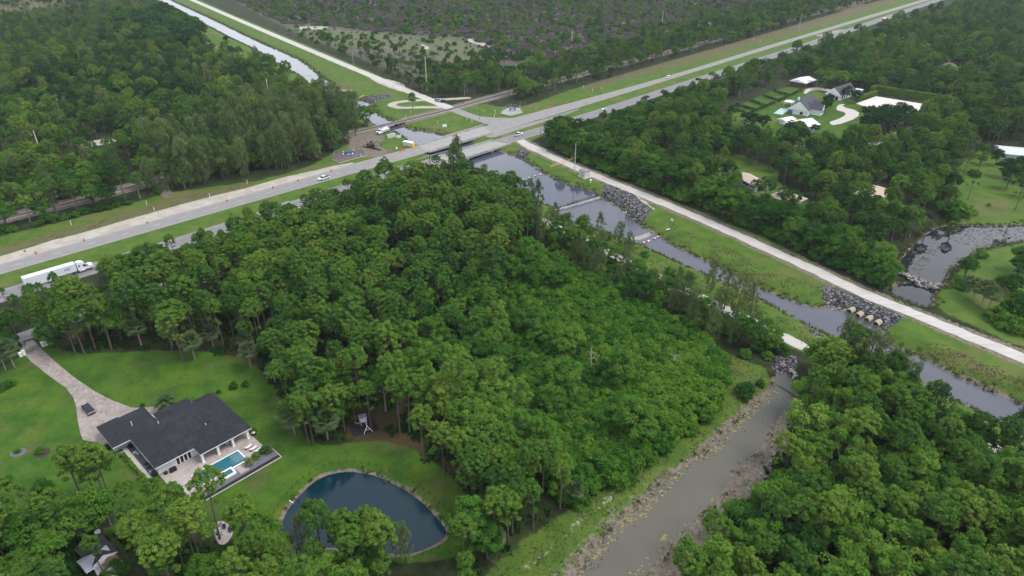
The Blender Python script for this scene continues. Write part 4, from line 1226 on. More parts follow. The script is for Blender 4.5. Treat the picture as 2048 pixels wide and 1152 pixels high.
# ------------------------------------------------------------------ the house and its grounds
def paver_mat(name, a, b, scale=.9, joint=.75):
    m, nt, out = nodes_of(name)
    tc = N(nt, 'ShaderNodeNewGeometry')
    pos = tc.outputs['Position']
    vo = N(nt, 'ShaderNodeTexVoronoi')
    vo.inputs['Scale'].default_value = scale
    nt.links.new(pos, vo.inputs['Vector'])
    s = N(nt, 'ShaderNodeSeparateColor')
    nt.links.new(vo.outputs['Color'], s.inputs[0])
    col = mixc(nt, s.outputs[0], a, b)
    col = mixc(nt, mth(nt, 'MULTIPLY', sstep(nt, noise(nt, pos, .22, 5, .65), .45, .68), .45), col, tuple(c * .62 for c in a))
    col = mixc(nt, mth(nt, 'MULTIPLY', sstep(nt, noise(nt, pos, 3, 3, .6), .5, .7), .35), col, tuple(c * joint for c in a))
    p = N(nt, 'ShaderNodeBsdfPrincipled')
    nt.links.new(col, p.inputs['Base Color'])
    p.inputs['Roughness'].default_value = .85
    p.inputs['Specular IOR Level'].default_value = .2
    nt.links.new(p.outputs[0], out.inputs[0])
    return m
PAVER = paver_mat('driveway_pavers', (.235, .20, .18), (.35, .305, .275), 1.5)
PATIO = paver_mat('patio_pavers', (.34, .295, .27), (.42, .37, .34), 1.2)
SHING = mat('dark_shingles', (.021, .022, .027), .9, .3, 1.2, col2=(.031, .031, .036), bump=.3)
WHITE = mat('white_stucco', (.72, .74, .76), .8, .05, 1.5)
TRIM = mat('white_trim', (.80, .80, .80), .5, .04, 2)
GLASS = mat('dark_glass', (.010, .012, .018), .08, .1, 1, spec=.6)
GRAVEL = mat('grey_gravel', (.125, .13, .15), .9, .35, 7, bump=.4)
MULCH = mat('dark_mulch', (.022, .018, .020), .95, .35, 5, bump=.4)
SOIL = mat('planting_soil', (.045, .034, .028), .95, .35, 5)
BLACK = mat('black_metal', (.012, .012, .014), .5, .2, 3)
CREAM = mat('pale_concrete', (.46, .43, .39), .85, .12, 1.2)
CUSH = mat('white_cushion', (.70, .68, .66), .85, .08, 3)
TEAK = mat('brown_slats', (.14, .085, .05), .7, .25, 4)

HO = G(400, 910, 3.0)
HA = R(47)
def HL(u, v):
    c, s = math.cos(HA), math.sin(HA)
    return (HO[0] + u * c - v * s, HO[1] + u * s + v * c)

drive = [(32, 688), (47, 706), (62, 723), (97, 751), (132, 776), (147, 796), (152, 813), (155, 838), (160, 864), (166, 880), (190, 884)]
drive_r = [(67, 680), (82, 697), (110, 723), (150, 756), (190, 783), (225, 801), (262, 815), (285, 816), (318, 812), (322, 822), (290, 840)]
sheet('driveway', smooth_poly(GP(drive), 0) + [HL(-12.2, 20), HL(-2, 24)] + GP(drive_r)[::-1], .032, PAVER)
sheet('patio', [HL(-8.4, 3.9), HL(-8.4, -7.0), HL(-6.3, -8.4), HL(4.6, -7.2), HL(4.6, -9.4), HL(6.8, -9.4), HL(6.8, -6.9), HL(12.9, -6.0), HL(12.9, 5), HL(0, 5)], .026, PATIO)
sheet('gravel_bed', [HL(-7.9, -11.2), HL(13.7, -11.2), HL(13.7, -6.0), HL(13.0, -5.9), HL(6.7, -6.8), HL(-6.2, -8.3)], .014, GRAVEL)
sheet('side_walk', [HL(-10.9, 19.6), HL(-10.9, 3.2), HL(-9.9, 3.2), HL(-9.9, 19.6)], .030, CREAM)
sheet('side_walk', [HL(-13.2, 18.4), HL(-13.2, 17.2), HL(-10.9, 17.2), HL(-10.9, 18.4)], .024, CREAM)
sheet('side_bed', [HL(-9.9, 19.5), HL(-9.9, 3.9), HL(-8.45, 3.9), HL(-8.45, 19.5)], .018, mat('dark_pavers', (.085, .085, .095), .9, .2, 2))  # dark grey paving strip between side walk and house wall
sheet('front_bed', smooth_poly([HL(-6.5, 33), HL(-6.5, 29.5), HL(-1, 27.5), HL(1.5, 27), HL(1, 30), HL(-3, 33)], 1), .016, GRAVEL)
sheet('front_walk', [HL(-2, 27.3), HL(-2, 25.6), HL(8, 23.9), HL(8, 25.5)], .036, CREAM)
mb = MB()
for a, b in (((-8.1, -11.3), (13.9, -11.3)), ((13.9, -11.3), (13.9, -6))):
    p, q = HL(*a), HL(*b)
    L = math.hypot(q[0] - p[0], q[1] - p[1])
    mb.box(((p[0] + q[0]) / 2, (p[1] + q[1]) / 2, .09), (L, .16, .22), math.atan2(q[1] - p[1], q[0] - p[0]))
tag(mb.build('garden_edging', CREAM), 'pale concrete edging around the dark planting strip below the pool', 'edging')
sheet('planting_strip', [HL(-7.8, -11.15), HL(13.75, -11.15), HL(13.75, -10.0), HL(-7.8, -10.0)], .020, MULCH)

house = thing('house', 'white single-storey house with a dark hipped shingle roof beside the swimming pool', 'house', (*HO, 0), HA)
mb = MB()
mb.box((2.0, 11.8, 1.5), (20.8, 15.2, 3.0))
mb.box((3.0, 20.9, 1.5), (7.6, 3.0, 3.0))
mb.box((-7.35, 23.4, 1.5), (10.1, 7.6, 3.0))
mb.box((-10.6, 27.6, 1.45), (3.2, .8, 2.9))
mb.build('wall', WHITE, house)
mb = MB()
PT_ = .42
mb.hip(-9, 13, 3.2, 20, 3.0, PT_)
mb.hip(.0, 12.95, 0, 13.4, 2.98, PT_)
mb.hip(-1.45, 7.4, 11, 23, 2.97, PT_)
mb.hip(-13, -1.75, 17.3, 27.8, 2.96, PT_)
mb.hip(7.5, 12.4, 14, 20.8, 2.95, PT_)
mb.hip(-12.9, -7.8, 22.5, 28.3, 2.94, PT_)
roof = mb.build('roof', [SHING, TRIM], house)
for u, v in ((-7.0, 20.3), (-2.5, 15.6), (5.0, 6.5)):
    MB().tube([(u, v, 4.2), (u, v, 5.6)], .09, 6).build('vent_pipe', TRIM, roof)
for u in (.5, 4.3, 8.0, 11.8):
    mb = MB().box((u, .55, 1.4), (.5, .5, 2.8))
    mb.box((u, .55, .12), (.66, .66, .24))
    mb.build('column', TRIM, house)
for u0, wds in ((-4.2, 4), (3.2, 3), (8.8, 3)):
    d = MB()
    yv = 4.18
    d.box((u0 + wds * .45, yv, 1.12), (wds * .9 + .3, .12, 2.3))
    fr = d.build('french_door', TRIM, house)
    for k in range(wds):
        MB().box((u0 + .45 + k * .9, yv - .08, 1.1), (.62, .06, 1.9)).build('pane', GLASS, fr)
for u, v, ang, w in ((-12.5, 24.5, 0, 1.2), (-8.42, 8.0, 0, 1.4), (-8.42, 14.0, 0, 1.4), (12.42, 9, 0, 1.6), (12.42, 15, 0, 1.6)):
    f = MB().box((u, v, 1.6), (.14, w + .2, 1.3)).build('window', TRIM, house)
    MB().box((u + (-.06 if u < 0 else .06), v, 1.6), (.08, w, 1.1)).build('pane', GLASS, f)
for u in (-9.6, -5.0):
    MB().box((u, 27.22 if u > -8 else 28.03, 1.15), (2.7, .1, 2.2)).build('garage_door', TRIM, house)
MB().box((3.0, 22.46, 1.1), (1.2, .1, 2.2)).build('front_door', BLACK, house)

# pool, spa
pool = thing('swimming_pool', 'rectangular turquoise swimming pool with white coping on the patio', 'swimming pool', (*HL(2.3, -3.9), 0), HA)
mb = MB()
L_, W_ = 11.0, 4.3
for c, d in (((0, W_ / 2 + .14), (L_ + .56, .28)), ((0, -W_ / 2 - .14), (L_ + .56, .28)), ((L_ / 2 + .14, 0), (.28, W_)), ((-L_ / 2 - .14, 0), (.28, W_))):
    mb.box((*c, .055), (*d, .11))
mb.build('coping', TRIM, pool)
PW = water_material('pool_water', (.018, .120, .165), .04, 2.6, .5)
MB().box((0, 0, .025), (L_, W_, .05)).build('water', PW, pool)
MB().box((4.3, .2, .052), (2.3, 3.3, .012)).build('sun_shelf', mat('pool_shelf', (.085, .19, .205), .1, .08, 2), pool)
mb = MB()
for k in range(3):
    mb.box((2.9 - k * .28, -.2 - k * .1, .051 - k * .004), (.2, 2.2 - k * .3, .008))
mb.build('step', mat('pool_step', (.05, .15, .18), .1, .08, 2), pool)
spa = thing('spa', 'raised white-edged spa tub standing beside the swimming pool', 'spa', (*HL(2.35, -7.3), 0), HA)
mb = MB()
for c, d in (((0, 1.05), (3.4, .42)), ((0, -1.05), (3.4, .42)), ((1.49, 0), (.42, 1.68)), ((-1.49, 0), (.42, 1.68))):
    mb.box((*c, .25), (*d, .5))
mb.build('wall', TRIM, spa)
MB().box((0, 0, .2), (2.56, 1.68, .4)).build('water', PW, spa)

# things on the patio
for i, (u, v) in enumerate(((10.2, -2.6), (10.7, -4.0), (11.2, -5.4))):
    t = thing('sun_lounger', ['white-cushioned sun lounger nearest the covered porch', 'white-cushioned sun lounger in the middle of the three by the pool', 'white-cushioned sun lounger closest to the gravel bed'][i], 'sun lounger', (*HL(u, v), 0), HA + R(12), 'sun loungers at the pool end')
    MB().box((.25, 0, .36), (1.35, .66, .12)).build('seat', CUSH, t)
    MB().box((-.68, 0, .52), (.75, .66, .12), ry=R(32)).build('backrest', CUSH, t)
    mb = MB()
    for a in (-.8, .8):
        for b in (-.3, .3):
            mb.box((a, b, .15), (.07, .07, .30))
    mb.box((0, 0, .28), (1.9, .6, .05))
    mb.build('frame', TEAK, t)
def patio_box(name, label, cat, u, v, d, m1, m2, rz=0):
    t = thing(name, label, cat, (*HL(u, v), 0), HA + rz)
    MB().box((0, 0, d[2] * .42), (d[0], d[1], d[2] * .8), taper=(.96, .96)).build('body', m1, t)
    MB().box((0, 0, d[2] * .91), (d[0] * 1.04, d[1] * 1.04, d[2] * .18), taper=(.92, .8)).build('lid', m2, t)
    return t
patio_box('storage_box', 'black lidded storage box on the patio against the white house wall', 'storage box', -5.6, 3.0, (1.5, .8, 1.0), BLACK, BLACK)
patio_box('pool_pump', 'small black pool pump unit by the white house wall', 'pump', -7.2, 3.3, (.7, .6, .7), BLACK, BLACK)
patio_box('cooking_grill', 'covered black grill on the dark paving by the corner of the house', 'grill', -9.2, 4.6, (1.5, .8, 1.2), BLACK, BLACK, R(90))
patio_box('wheelie_bin', 'black wheelie bin beside the white garage wall', 'bin', -9.2, 18.3, (.7, .7, 1.1), BLACK, BLACK)
patio_box('air_conditioner', 'grey air conditioning unit beside the left wall of the house', 'air conditioner', -9.2, 9.0, (.95, .95, .9), steel, BLACK)
patio_box('air_conditioner', 'second grey air conditioning unit nearer the covered grill', 'air conditioner', -9.2, 7.2, (.95, .95, .9), steel, BLACK)
for i, (u, v) in enumerate(((-11.1, 18.9), (-9.7, 16.6))):
    t = thing('bicycle', ['black bicycle leaning on the garage wall', 'second bicycle among the clutter by the side walk'][i], 'bicycle', (*HL(u, v), 0), HA + R(20 + 60 * i), 'bicycles by the garage wall')
    for s in (-.52, .52):
        mb = MB()
        pts = [(s + .33 * math.cos(a), 0, .34 + .33 * math.sin(a)) for a in np.linspace(0, 2 * math.pi, 17)]
        mb.tube(pts, .035, 5, cap=False)
        mb.build('wheel', BLACK, t)
    mb = MB()
    for a, b in (((-.52, 0, .34), (-.1, 0, .82)), ((-.1, 0, .82), (.42, 0, .86)), ((.42, 0, .9), (.52, 0, .34)), ((-.1, 0, .82), (0, 0, .34)), ((0, 0, .34), (.42, 0, .8)), ((-.52, 0, .34), (0, 0, .34))):
        mb.tube([a, b], .03, 5)
    mb.build('frame', steel, t)
    MB().box((-.12, 0, .92), (.26, .13, .06)).build('saddle', BLACK, t)
    MB().tube([(.4, -.28, 1.0), (.4, .28, 1.0)], .025, 5).build('handlebar', BLACK, t)
junk = mat('pale_plastic', (.50, .47, .46), .7, .2, 3)
for i, (u, v, sx, sy, h) in enumerate(((-9.3, 15.4, .8, .5, .6), (-9.0, 14.7, .5, .5, .4), (-9.3, 5.9, .9, .5, .7), (-9.0, 5.3, .6, .4, .5))):
    patio_box('storage_crate', ['pale storage crate beside the second bicycle', 'low pale crate on the dark paving past the bicycles', 'pale crate between the grill and the air conditioners', 'small pale crate next to the covered grill'][i], 'crate', u, v, (sx, sy, h), junk, junk)
ball = thing('chair_globe', 'black wire egg chair standing at the far end of the covered porch', 'chair', (*HL(13.4, .8), 0), HA)
mb = MB()
for k in range(7):
    a = k * math.pi / 7
    mb.tube([(.85 * math.cos(t) * math.cos(a), .85 * math.cos(t) * math.sin(a), 1.1 + .95 * math.sin(t)) for t in np.linspace(-1.2, 1.5, 8)], .035, 5, cap=False)
    mb.tube([(-.85 * math.cos(t) * math.cos(a), -.85 * math.cos(t) * math.sin(a), 1.1 + .95 * math.sin(t)) for t in np.linspace(-1.2, 1.5, 8)], .035, 5, cap=False)
mb.build('frame', BLACK, ball)
MB().tube([(0, 0, 0), (0, 0, .1), (0, 0, .25)], [.6, .55, .05], 12).build('base', BLACK, ball)
MB().ball((0, 0, .62), .5, 0, 10, .35).build('seat_cushion', CUSH, ball)
for i, (u, v) in enumerate(((7.2, 2.4), (9.4, 2.6), (5.4, 2.6))):
    t = thing('porch_chair', ['pale porch chair under the roof beside the middle columns', 'pale porch chair under the roof near the last column', 'pale porch chair under the roof near the second column'][i], 'chair', (*HL(u, v), 0), HA + R(40 * i), 'porch chairs under the covered patio')
    MB().box((0, 0, .38), (.7, .7, .16)).build('seat', CUSH, t)
    MB().box((0, .34, .7), (.7, .12, .6)).build('backrest', CUSH, t)
    for a in (-.3, .3):
        for b in (-.3, .3):
            MB().box((a, b, .15), (.06, .06, .32)).build('leg', TEAK, t)

# clipped hedges along the side walk
HEDGE = leaf_mat('hedge_leaves', (.036, .095, .014), (.070, .160, .022), (.120, .215, .034), .2)
def hedge(label, pts, w, h, seed, tint=.5, per=60, size=.3, name='clipped_hedge'):
    r = np.random.default_rng(seed)
    ln = dense(pts, .9)
    cs, rs = [], []
    cx, cy = ln[0]
    for x, y in ln:
        for k in range(max(1, int(w / .7))):
            off = (k + .5) / max(1, int(w / .7)) - .5
            j = r.normal(0, .06, 2)
            for z in np.arange(.35, h, .6):
                cs.append((x - cx + j[0] + off * w * .3, y - cy + j[1] + off * w * .8, z))
                rs.append(min(w, .9) * .62)
    V, F, T = leaves(cs, rs, max(8, per // 3), size, r, up=.4, squash=.8, hemi=.2)
    V[:, 2] = np.minimum(V[:, 2], h + r.normal(0, .04, len(V)))
    o = bpy.data.objects.new(name, leaf_mesh(name, V, F, T, HEDGE))
    COL.objects.link(o)
    o.location = (cx, cy, 0)
    o['tint'] = tint
    return tag(o, label, 'hedge')
hedge('clipped green hedge along the concrete side walk of the house', [HL(-11.6, 17.0), HL(-11.4, 4.5)], 1.0, 1.0, 3)
hedge('short clipped hedge at the garage end of the side walk', [HL(-15.0, 18.0), HL(-12.0, 17.0)], 1.0, 1.1, 4)
hedge('square clipped hedge at the patio corner', [HL(-11.6, 3.2), HL(-9.6, 2.6)], 1.2, 1.0, 5, .2)

# date palm and round beds by the front walk
def feather_palm(label, x, y, h, L, n, seed, tint):
    r = np.random.default_rng(seed)
    t = thing('feather_palm', label, 'palm', (x, y, 0), 0)
    V, F, T = [], [], []
    for k in range(n):
        a, el = k * 2.399, R(75 - 85 * k / n)
        p = np.array([0, 0, h])
        d = np.array([math.cos(a) * math.cos(el), math.sin(a) * math.cos(el), math.sin(el)])
        s = np.array([-math.sin(a), math.cos(a), 0])
        for j in range(10):
            q = p + d * L / 10
            d = d + np.array([0, 0, -.13])
            d /= np.linalg.norm(d)
            for sg in (-1, 1):
                e = p + (s * sg * .75 + d * .6 - np.array([0, 0, .25])) * L * .34 * math.sin((j + 1.2) / 11 * math.pi)
                o = len(V)
                V += [p - d * .04, q, e, p - d * .12]
                F.append((o, o + 1, o + 2, o + 3))
                T.append(r.random())
            p = q
    me_ = leaf_mesh('crown', np.array(V), np.array(F), np.array(T), L_PALM)
    o = bpy.data.objects.new('crown', me_)
    COL.objects.link(o)
    o.parent, o['tint'] = t, tint
    MB().tube([(0, 0, -.2), (0, 0, h * .5), (0, 0, h)], [.3, .24, .2], 8).build('trunk', BARK_G, t)
    return t
fx = HL(3.0, 26.4)
feather_palm('spreading feather palm beside the front walk of the house', fx[0], fx[1], 2.6, 3.3, 30, 3, .15)
fx = HL(7.3, -8.0)
feather_palm('small yellow-green palm in the gravel bed by the pool', fx[0], fx[1], 1.0, 1.5, 18, 4, 1.0)
fx = HL(12.6, -7.3)
feather_palm('small dark palm at the corner of the gravel bed', fx[0], fx[1], .9, 1.6, 18, 5, .3)
for px, py, r_ in ((36, 905, 1.5), (84, 906, 1.6), (215, 1046, 1.4), (727, 850, .01)):
    if r_ > .1:
        x, y = G(px, py)
        sheet('planting_bed', [(x + r_ * 1.2 * math.cos(a), y + r_ * math.sin(a)) for a in np.linspace(0, 6.1, 14)], .012, SOIL if px != 36 else GRAVEL)

# driveway gate
gp, gq = G(49, 710), G(87, 693)
ga = math.atan2(gq[1] - gp[1], gq[0] - gp[0])
gl = math.hypot(gq[0] - gp[0], gq[1] - gp[1])
for p, lab in ((gp, 'white gate pier with a lamp on the side of the left lawn'), (gq, 'white gate pier with a lamp on the side of the pines')):
    t = thing('gate_pier', lab, 'gate pier', (*p, 0), ga, 'white piers of the driveway gate')
    for k, dx in enumerate((0.0, .9)):
        sx = dx if p is gq else -dx
        MB().box((sx, 0, .8 - .15 * k), (.7, .7, 1.6 - .3 * k)).build('pier', TRIM, t)
        MB().box((sx, 0, 1.66 - .3 * k), (.86, .86, .14), taper=(.8, .8)).build('cap', TRIM, t)
    MB().ball((0, 0, 1.9), .16).build('lamp', BLACK, t)
t = thing('driveway_gate', 'black barred double gate across the paved driveway', 'gate', ((gp[0] + gq[0]) / 2, (gp[1] + gq[1]) / 2, .04), ga)
for s in (-1, 1):
    mb = MB()
    w = gl / 2 - .45
    for z in (.15, .75, 1.25):
        mb.box((s * w / 2, 0, z), (w, .05, .06))
    for k in range(11):
        mb.box((s * (w * k / 10 * .98 + .03), 0, .7), (.03, .03, 1.2))
    mb.build('gate_leaf', BLACK, t)
t = thing('mailbox', 'black mailbox on a post beside the frontage road near the gate', 'mailbox', (*G(76, 673), 0), .4)
MB().box((0, 0, .55), (.1, .1, 1.1)).build('post', BLACK, t)
MB().side([(-.28, 1.1), (.28, 1.1), (.28, 1.35), (.15, 1.46), (-.15, 1.46), (-.28, 1.35)], -.14, .14).build('box', BLACK, t)

# play set on its dark mat
pa = [(706, 874), (760, 859), (747, 836), (720, 836), (693, 845)]
sheet('play_mat', GP([(693, 844), (706, 875), (761, 860), (745, 834)]), .02, mat('rubber_mulch', (.020, .018, .024), .95, .3, 5, col2=(.040, .026, .026)))
t = thing('play_set', 'white play tower with a swing frame on a dark mat among the pines', 'play set', (*G(729, 851), 0), R(28))
t.scale = (.86, .86, .86)
mb = MB()
for x in (-.8, .8):
    for y in (.2, 1.9):
        mb.box((x, y, 1.4), (.12, .12, 2.8))
mb.box((0, 1.05, 1.3), (1.8, 1.9, .1))
mb.build('tower', TRIM, t)
MB().gable(-1.0, 1.0, .05, 2.05, 2.75, .75, 'u').build('tower_roof', [mat('slate_blue_plastic', (.15, .17, .22), .6), TRIM], t)
mb = MB().box((-.75, 1.05, 1.75), (.06, 1.7, .8))
mb.box((0, 1.86, 1.75), (1.5, .06, .8))
mb.build('railing', TRIM, t)
mb = MB()
mb.tube([(0, .2, 2.3), (0, -3.4, 2.35)], .09, 6)
mb.tube([(0, -3.3, 2.35), (-1.3, -3.6, 0)], .08, 6)
mb.tube([(0, -3.3, 2.35), (1.3, -3.6, 0)], .08, 6)
mb.tube([(-.65, -3.45, 1.15), (.65, -3.45, 1.15)], .06, 6)
mb.build('swing_frame', TRIM, t)
for k in (-1.0, -2.2):
    mb = MB()
    for s in (-.25, .25):
        mb.tube([(s, k, 2.3), (s, k, .55)], .02, 4)
    mb.box((0, k, .5), (.55, .25, .05))
    mb.build('swing', BLACK, t)
MB().box((-1.6, 1.1, .7), (2.0, .55, .1), ry=R(38)).build('slide', mat('lime_plastic', (.35, .45, .10), .5), t)

# fire-pit terrace
sheet('fire_pit_terrace', smooth_poly(GP([(426, 1050), (442, 1040), (462, 1052), (468, 1066), (452, 1090), (434, 1088)]), 1), .02, PATIO)
t = thing('fire_pit', 'dark square fire pit in the middle of the small round terrace', 'fire pit', (*G(438.5, 1066), 0), .3)
MB().box((0, 0, .22), (1.1, 1.1, .44)).build('wall', BLACK, t)
MB().box((0, 0, .46), (.8, .8, .06)).build('burner', steel, t)
slate = mat('slate_slab', (.12, .125, .14), .8, .2, 3)
sheet('slate_slab', GP([(434, 1052), (440, 1043), (445, 1046), (441, 1057)]), .035, slate)
for i, (x, y, a) in enumerate(((436, 1062, 200), (443, 1068, 300), (462, 1063, 60), (449, 1057, 20))):
    t = thing('garden_chair', ['white slatted chair left of the fire pit', 'white slatted chair in front of the fire pit', 'dark blue chair on the lawn side of the terrace', 'dark chair behind the fire pit by the pine trunk'][i], 'garden chair', (*G(x, y), .02), R(a), 'garden chairs round the fire pit')
    m_ = TRIM if i < 2 else mat('navy_slats', (.03, .045, .07), .6, .2, 3)
    MB().box((0, 0, .36), (.66, .62, .06)).build('seat', m_, t)
    MB().box((0, .34, .68), (.66, .06, .66)).build('backrest', m_, t)
    for s in (-.36, .36):
        MB().box((s, 0, .58), (.1, .7, .04)).build('armrest', m_, t)
    for s in (-.3, .3):
        for q in (-.28, .28):
            MB().box((s, q, .19), (.06, .06, .38)).build('leg', m_, t)
mb = MB()
sheet('stepping_path', smooth_poly(GP([(380, 992), (386, 990), (398, 1010), (408, 1024), (404, 1028), (392, 1012)]), 1), .012, PATIO)

# small shed under the pines
t = thing('garden_shed', 'small grey-roofed shed with a dark shingled wing under the pines', 'shed', (*G(200, 1118), 0), R(-38))
grey_metal = mat('pale_metal_roof', (.24, .27, .31), .55, .12, 1.2, streak=(6, .4, 1))
MB().box((0, 0, 1.3), (6.6, 4.2, 2.6)).build('wall', WHITE, t)
MB().box((4.6, .6, 1.1), (2.2, 2.8, 2.2)).build('annex_wall', WHITE, t)
MB().gable(-3.7, 3.7, -2.5, 2.5, 2.6, 1.3, 'u').build('roof', [SHING, TRIM], t)
MB().gable(-.4, 3.9, -3.6, 1.6, 2.5, 1.2, 'v').build('front_roof', [grey_metal, TRIM], t)
MB().gable(3.7, 6.2, -.9, 2.1, 2.2, .6, 'u').build('annex_roof', [mat('rusty_roof', (.11, .07, .055), .8, .25, 2), TRIM], t)
MB().box((-1.5, -2.13, 1.05), (1.0, .1, 2.0)).build('door', BLACK, t)
sheet('shed_yard', GP([(152, 1090), (166, 1088), (205, 1140), (196, 1152), (176, 1130)]), .012, CREAM)
x, y = G(198, 1068)
t = thing('garden_table', 'small white table on the grass behind the grey-roofed shed', 'table', (x, y, 0), .5)
MB().tube([(0, 0, .7), (0, 0, .76)], .7, 12).build('top', TRIM, t)
MB().tube([(0, 0, 0), (0, 0, .7)], .1, 8).build('leg', TRIM, t)

# posts of the pond fence, one object each
pond = [w for w in WATER if w[4] == 'pond'][0][1]
ring = grow(pond, 2.2)
ring = resample(ring + [ring[0]], 62)
fence = thing('pond_fence', 'low fence of thin dark posts and wire around the round pond', 'fence', (*ring[0], 0))
for i, (x, y) in enumerate(ring[:-1]):
    MB().box((x - ring[0][0], y - ring[0][1], .45), (.10, .10, 1.0)).build('post', creosote, fence)
mb = MB()
for z in (.4, .8):
    mb.tube([(x - ring[0][0], y - ring[0][1], z) for x, y in ring], .007, 4, cap=False)
mb.build('wire', creosote, fence)
t = thing('pond_float', 'white float drifting on the dark round pond', 'float', (*G(637.5, 1011, -.95), -.95), .6)
MB().ball((0, 0, .12), .32, 0, 10, .7).build('hull', TRIM, t)
MB().tube([(0, 0, .3), (.1, 0, .55)], [.10, .06], 6).build('stem', TRIM, t)
t = thing('bank_pipe', 'white pipe lying on the bank of the round pond', 'pipe', (*G(583, 1004), .0), R(-30))
MB().tube([(-.55, 0, .12), (.55, 0, .05)], .09, 8).build('barrel', TRIM, t)
MB().tube([(-.6, 0, .12), (-.5, 0, .12)], .13, 8).build('collar', TRIM, t)
# ------------------------------------------------------------------ vehicles
TYRE = mat('tyre_rubber', (.015, .015, .016), .85, .2, 4)
RIM = mat('wheel_rim', (.35, .36, .38), .35, .1, 4, metal=.7)
LAMP = mat('lamp_glass', (.40, .41, .43), .15, .03, 3)
TAIL = mat('tail_lamp', (.25, .015, .012), .25, .1, 3)
def paint(name, c, metal=.0):
    return mat(name, c, .28, .04, .6, metal=metal, spec=.5)
P_WHITE, P_BLACK, P_RED, P_SILVER, P_BLUE = paint('white_paint', (.74, .75, .77)), paint('black_paint', (.014, .015, .018)), paint('maroon_paint', (.13, .020, .030)), paint('silver_paint', (.40, .42, .46), .3), paint('pale_blue_paint', (.30, .36, .46))

def wheels(t, xs, half, r=.34, w=.24):
    for x in xs:
        for s in (-1, 1):
            o = MB().tube([(x, s * (half - w), r), (x, s * half, r)], r, 14).build('wheel', TYRE, t)
            MB().tube([(x, s * (half - .04), r), (x, s * (half + .015), r)], r * .6, 10).build('rim', RIM, o)

def lamps(t, xf, xr, half, z):
    for s in (-1, 1):
        MB().box((xf, s * (half - .28), z - .06), (.06, .30, .10)).build('headlight', LAMP, t)
        MB().box((xr, s * (half - .22), z + .12), (.08, .26, .2)).build('tail_light', TAIL, t)

def car(label, cat, px, ang, kind, pm, z=.03, name=None):
    x, y = px if False else G(*px)
    nm = name or {'sedan': 'parked_car', 'suv': 'family_car', 'pickup': 'pickup_truck'}[kind]
    t = thing(nm, label, cat, (x, y, z), ang)
    if kind == 'pickup':
        L, hw, top = 5.8, .98, 1.85
        MB().side([(-2.9, .5), (2.85, .5), (2.9, .95), (2.75, 1.12), (1.35, 1.2), (-2.9, 1.15)], -hw, hw, inset=.06, zmid=1.0).build('body', pm, t)
        MB().side([(-.95, 1.16), (1.5, 1.16), (.75, 1.78), (-.75, 1.80)], -hw + .1, hw - .1, inset=.12, zmid=1.5).build('windows', GLASS, t)
        MB().side([(-.80, 1.78), (.80, 1.76), (.62, 1.87), (-.68, 1.88)], -hw + .2, hw - .2).build('cab_roof', pm, t)
        MB().box((-1.95, 0, 1.165), (1.75, 1.6, .05)).build('bed_liner', BLACK, t)
        wheels(t, (-1.85, 1.85), hw, .4)
    elif kind == 'suv':
        L, hw, top = 4.7, .95, 1.7
        MB().side([(-2.35, .4), (2.3, .4), (2.35, .85), (2.2, 1.02), (1.1, 1.1), (-2.3, 1.1)], -hw, hw, inset=.06, zmid=.9).build('body', pm, t)
        MB().side([(-2.2, 1.08), (1.35, 1.08), (.6, 1.62), (-1.9, 1.64)], -hw + .08, hw - .08, inset=.13, zmid=1.4).build('windows', GLASS, t)
        MB().side([(-1.95, 1.62), (.65, 1.60), (.45, 1.72), (-1.8, 1.74)], -hw + .19, hw - .19).build('roof', pm, t)
        wheels(t, (-1.4, 1.45), hw, .36)
    else:
        L, hw, top = 4.8, .92, 1.45
        MB().side([(-2.4, .35), (2.35, .35), (2.4, .68), (2.2, .86), (1.1, .95), (-1.6, .98), (-2.35, .92)], -hw, hw, inset=.07, zmid=.8).build('body', pm, t)
        MB().side([(-1.85, .96), (1.25, .93), (.35, 1.40), (-.95, 1.42)], -hw + .08, hw - .08, inset=.16, zmid=1.2).build('windows', GLASS, t)
        MB().side([(-1.0, 1.40), (.38, 1.38), (.2, 1.46), (-.85, 1.47)], -hw + .22, hw - .22).build('roof', pm, t)
        wheels(t, (-1.45, 1.5), hw, .34)
    lamps(t, L / 2 - .03, -L / 2 + .03, hw, .78)
    return t
HWY = R(44.5)
def along(line, px):
    """Direction of a road line near a photo point."""
    x, y = G(*px)
    i = min(range(len(line) - 1), key=lambda k: (line[k][0] - x) ** 2 + (line[k][1] - y) ** 2)
    return math.atan2(line[i + 1][1] - line[i][1], line[i + 1][0] - line[i][0])
car('black sedan parked on the paved driveway of the white house', 'car', (178.5, 822), math.atan2(G(190, 830)[1] - G(168, 806)[1], G(190, 830)[0] - G(168, 806)[0]), 'sedan', P_BLACK, .04)
car('white pickup truck driving past the cones on the sandy-shouldered carriageway', 'pickup truck', (648, 359), along(hw_far_lo, (648, 359)) + math.pi, 'pickup', P_WHITE)
car('white pickup truck just past the bridge beside the gravel road turning', 'pickup truck', (1037, 271), along(hw_near_up, (1037, 271)), 'pickup', P_WHITE)
car('black car half hidden by treetops on the near carriageway', 'car', (1126, 247), along(hw_near_up, (1126, 247)), 'suv', P_BLACK)
car('white estate car on the near carriageway beyond the junction', 'car', (1207, 223), along(hw_near_up, (1207, 223)), 'suv', P_WHITE)
car('maroon pickup truck on the near carriageway beside the treetops', 'pickup truck', (1292, 196), along(hw_near_up, (1292, 196)), 'pickup', P_RED)
car('white estate car alone on the far carriageway', 'car', (1336, 156), along(hw_far_lo, (1336, 156)) + math.pi, 'suv', P_WHITE)
car('dark car on the near carriageway disappearing behind the trees', 'car', (1396, 160), along(hw_near_up, (1396, 160)), 'suv', P_BLACK)
car('tiny dark car at the far end of the near carriageway', 'car', (1868, 9), along(hw_near_up, (1868, 9)), 'suv', P_BLACK)
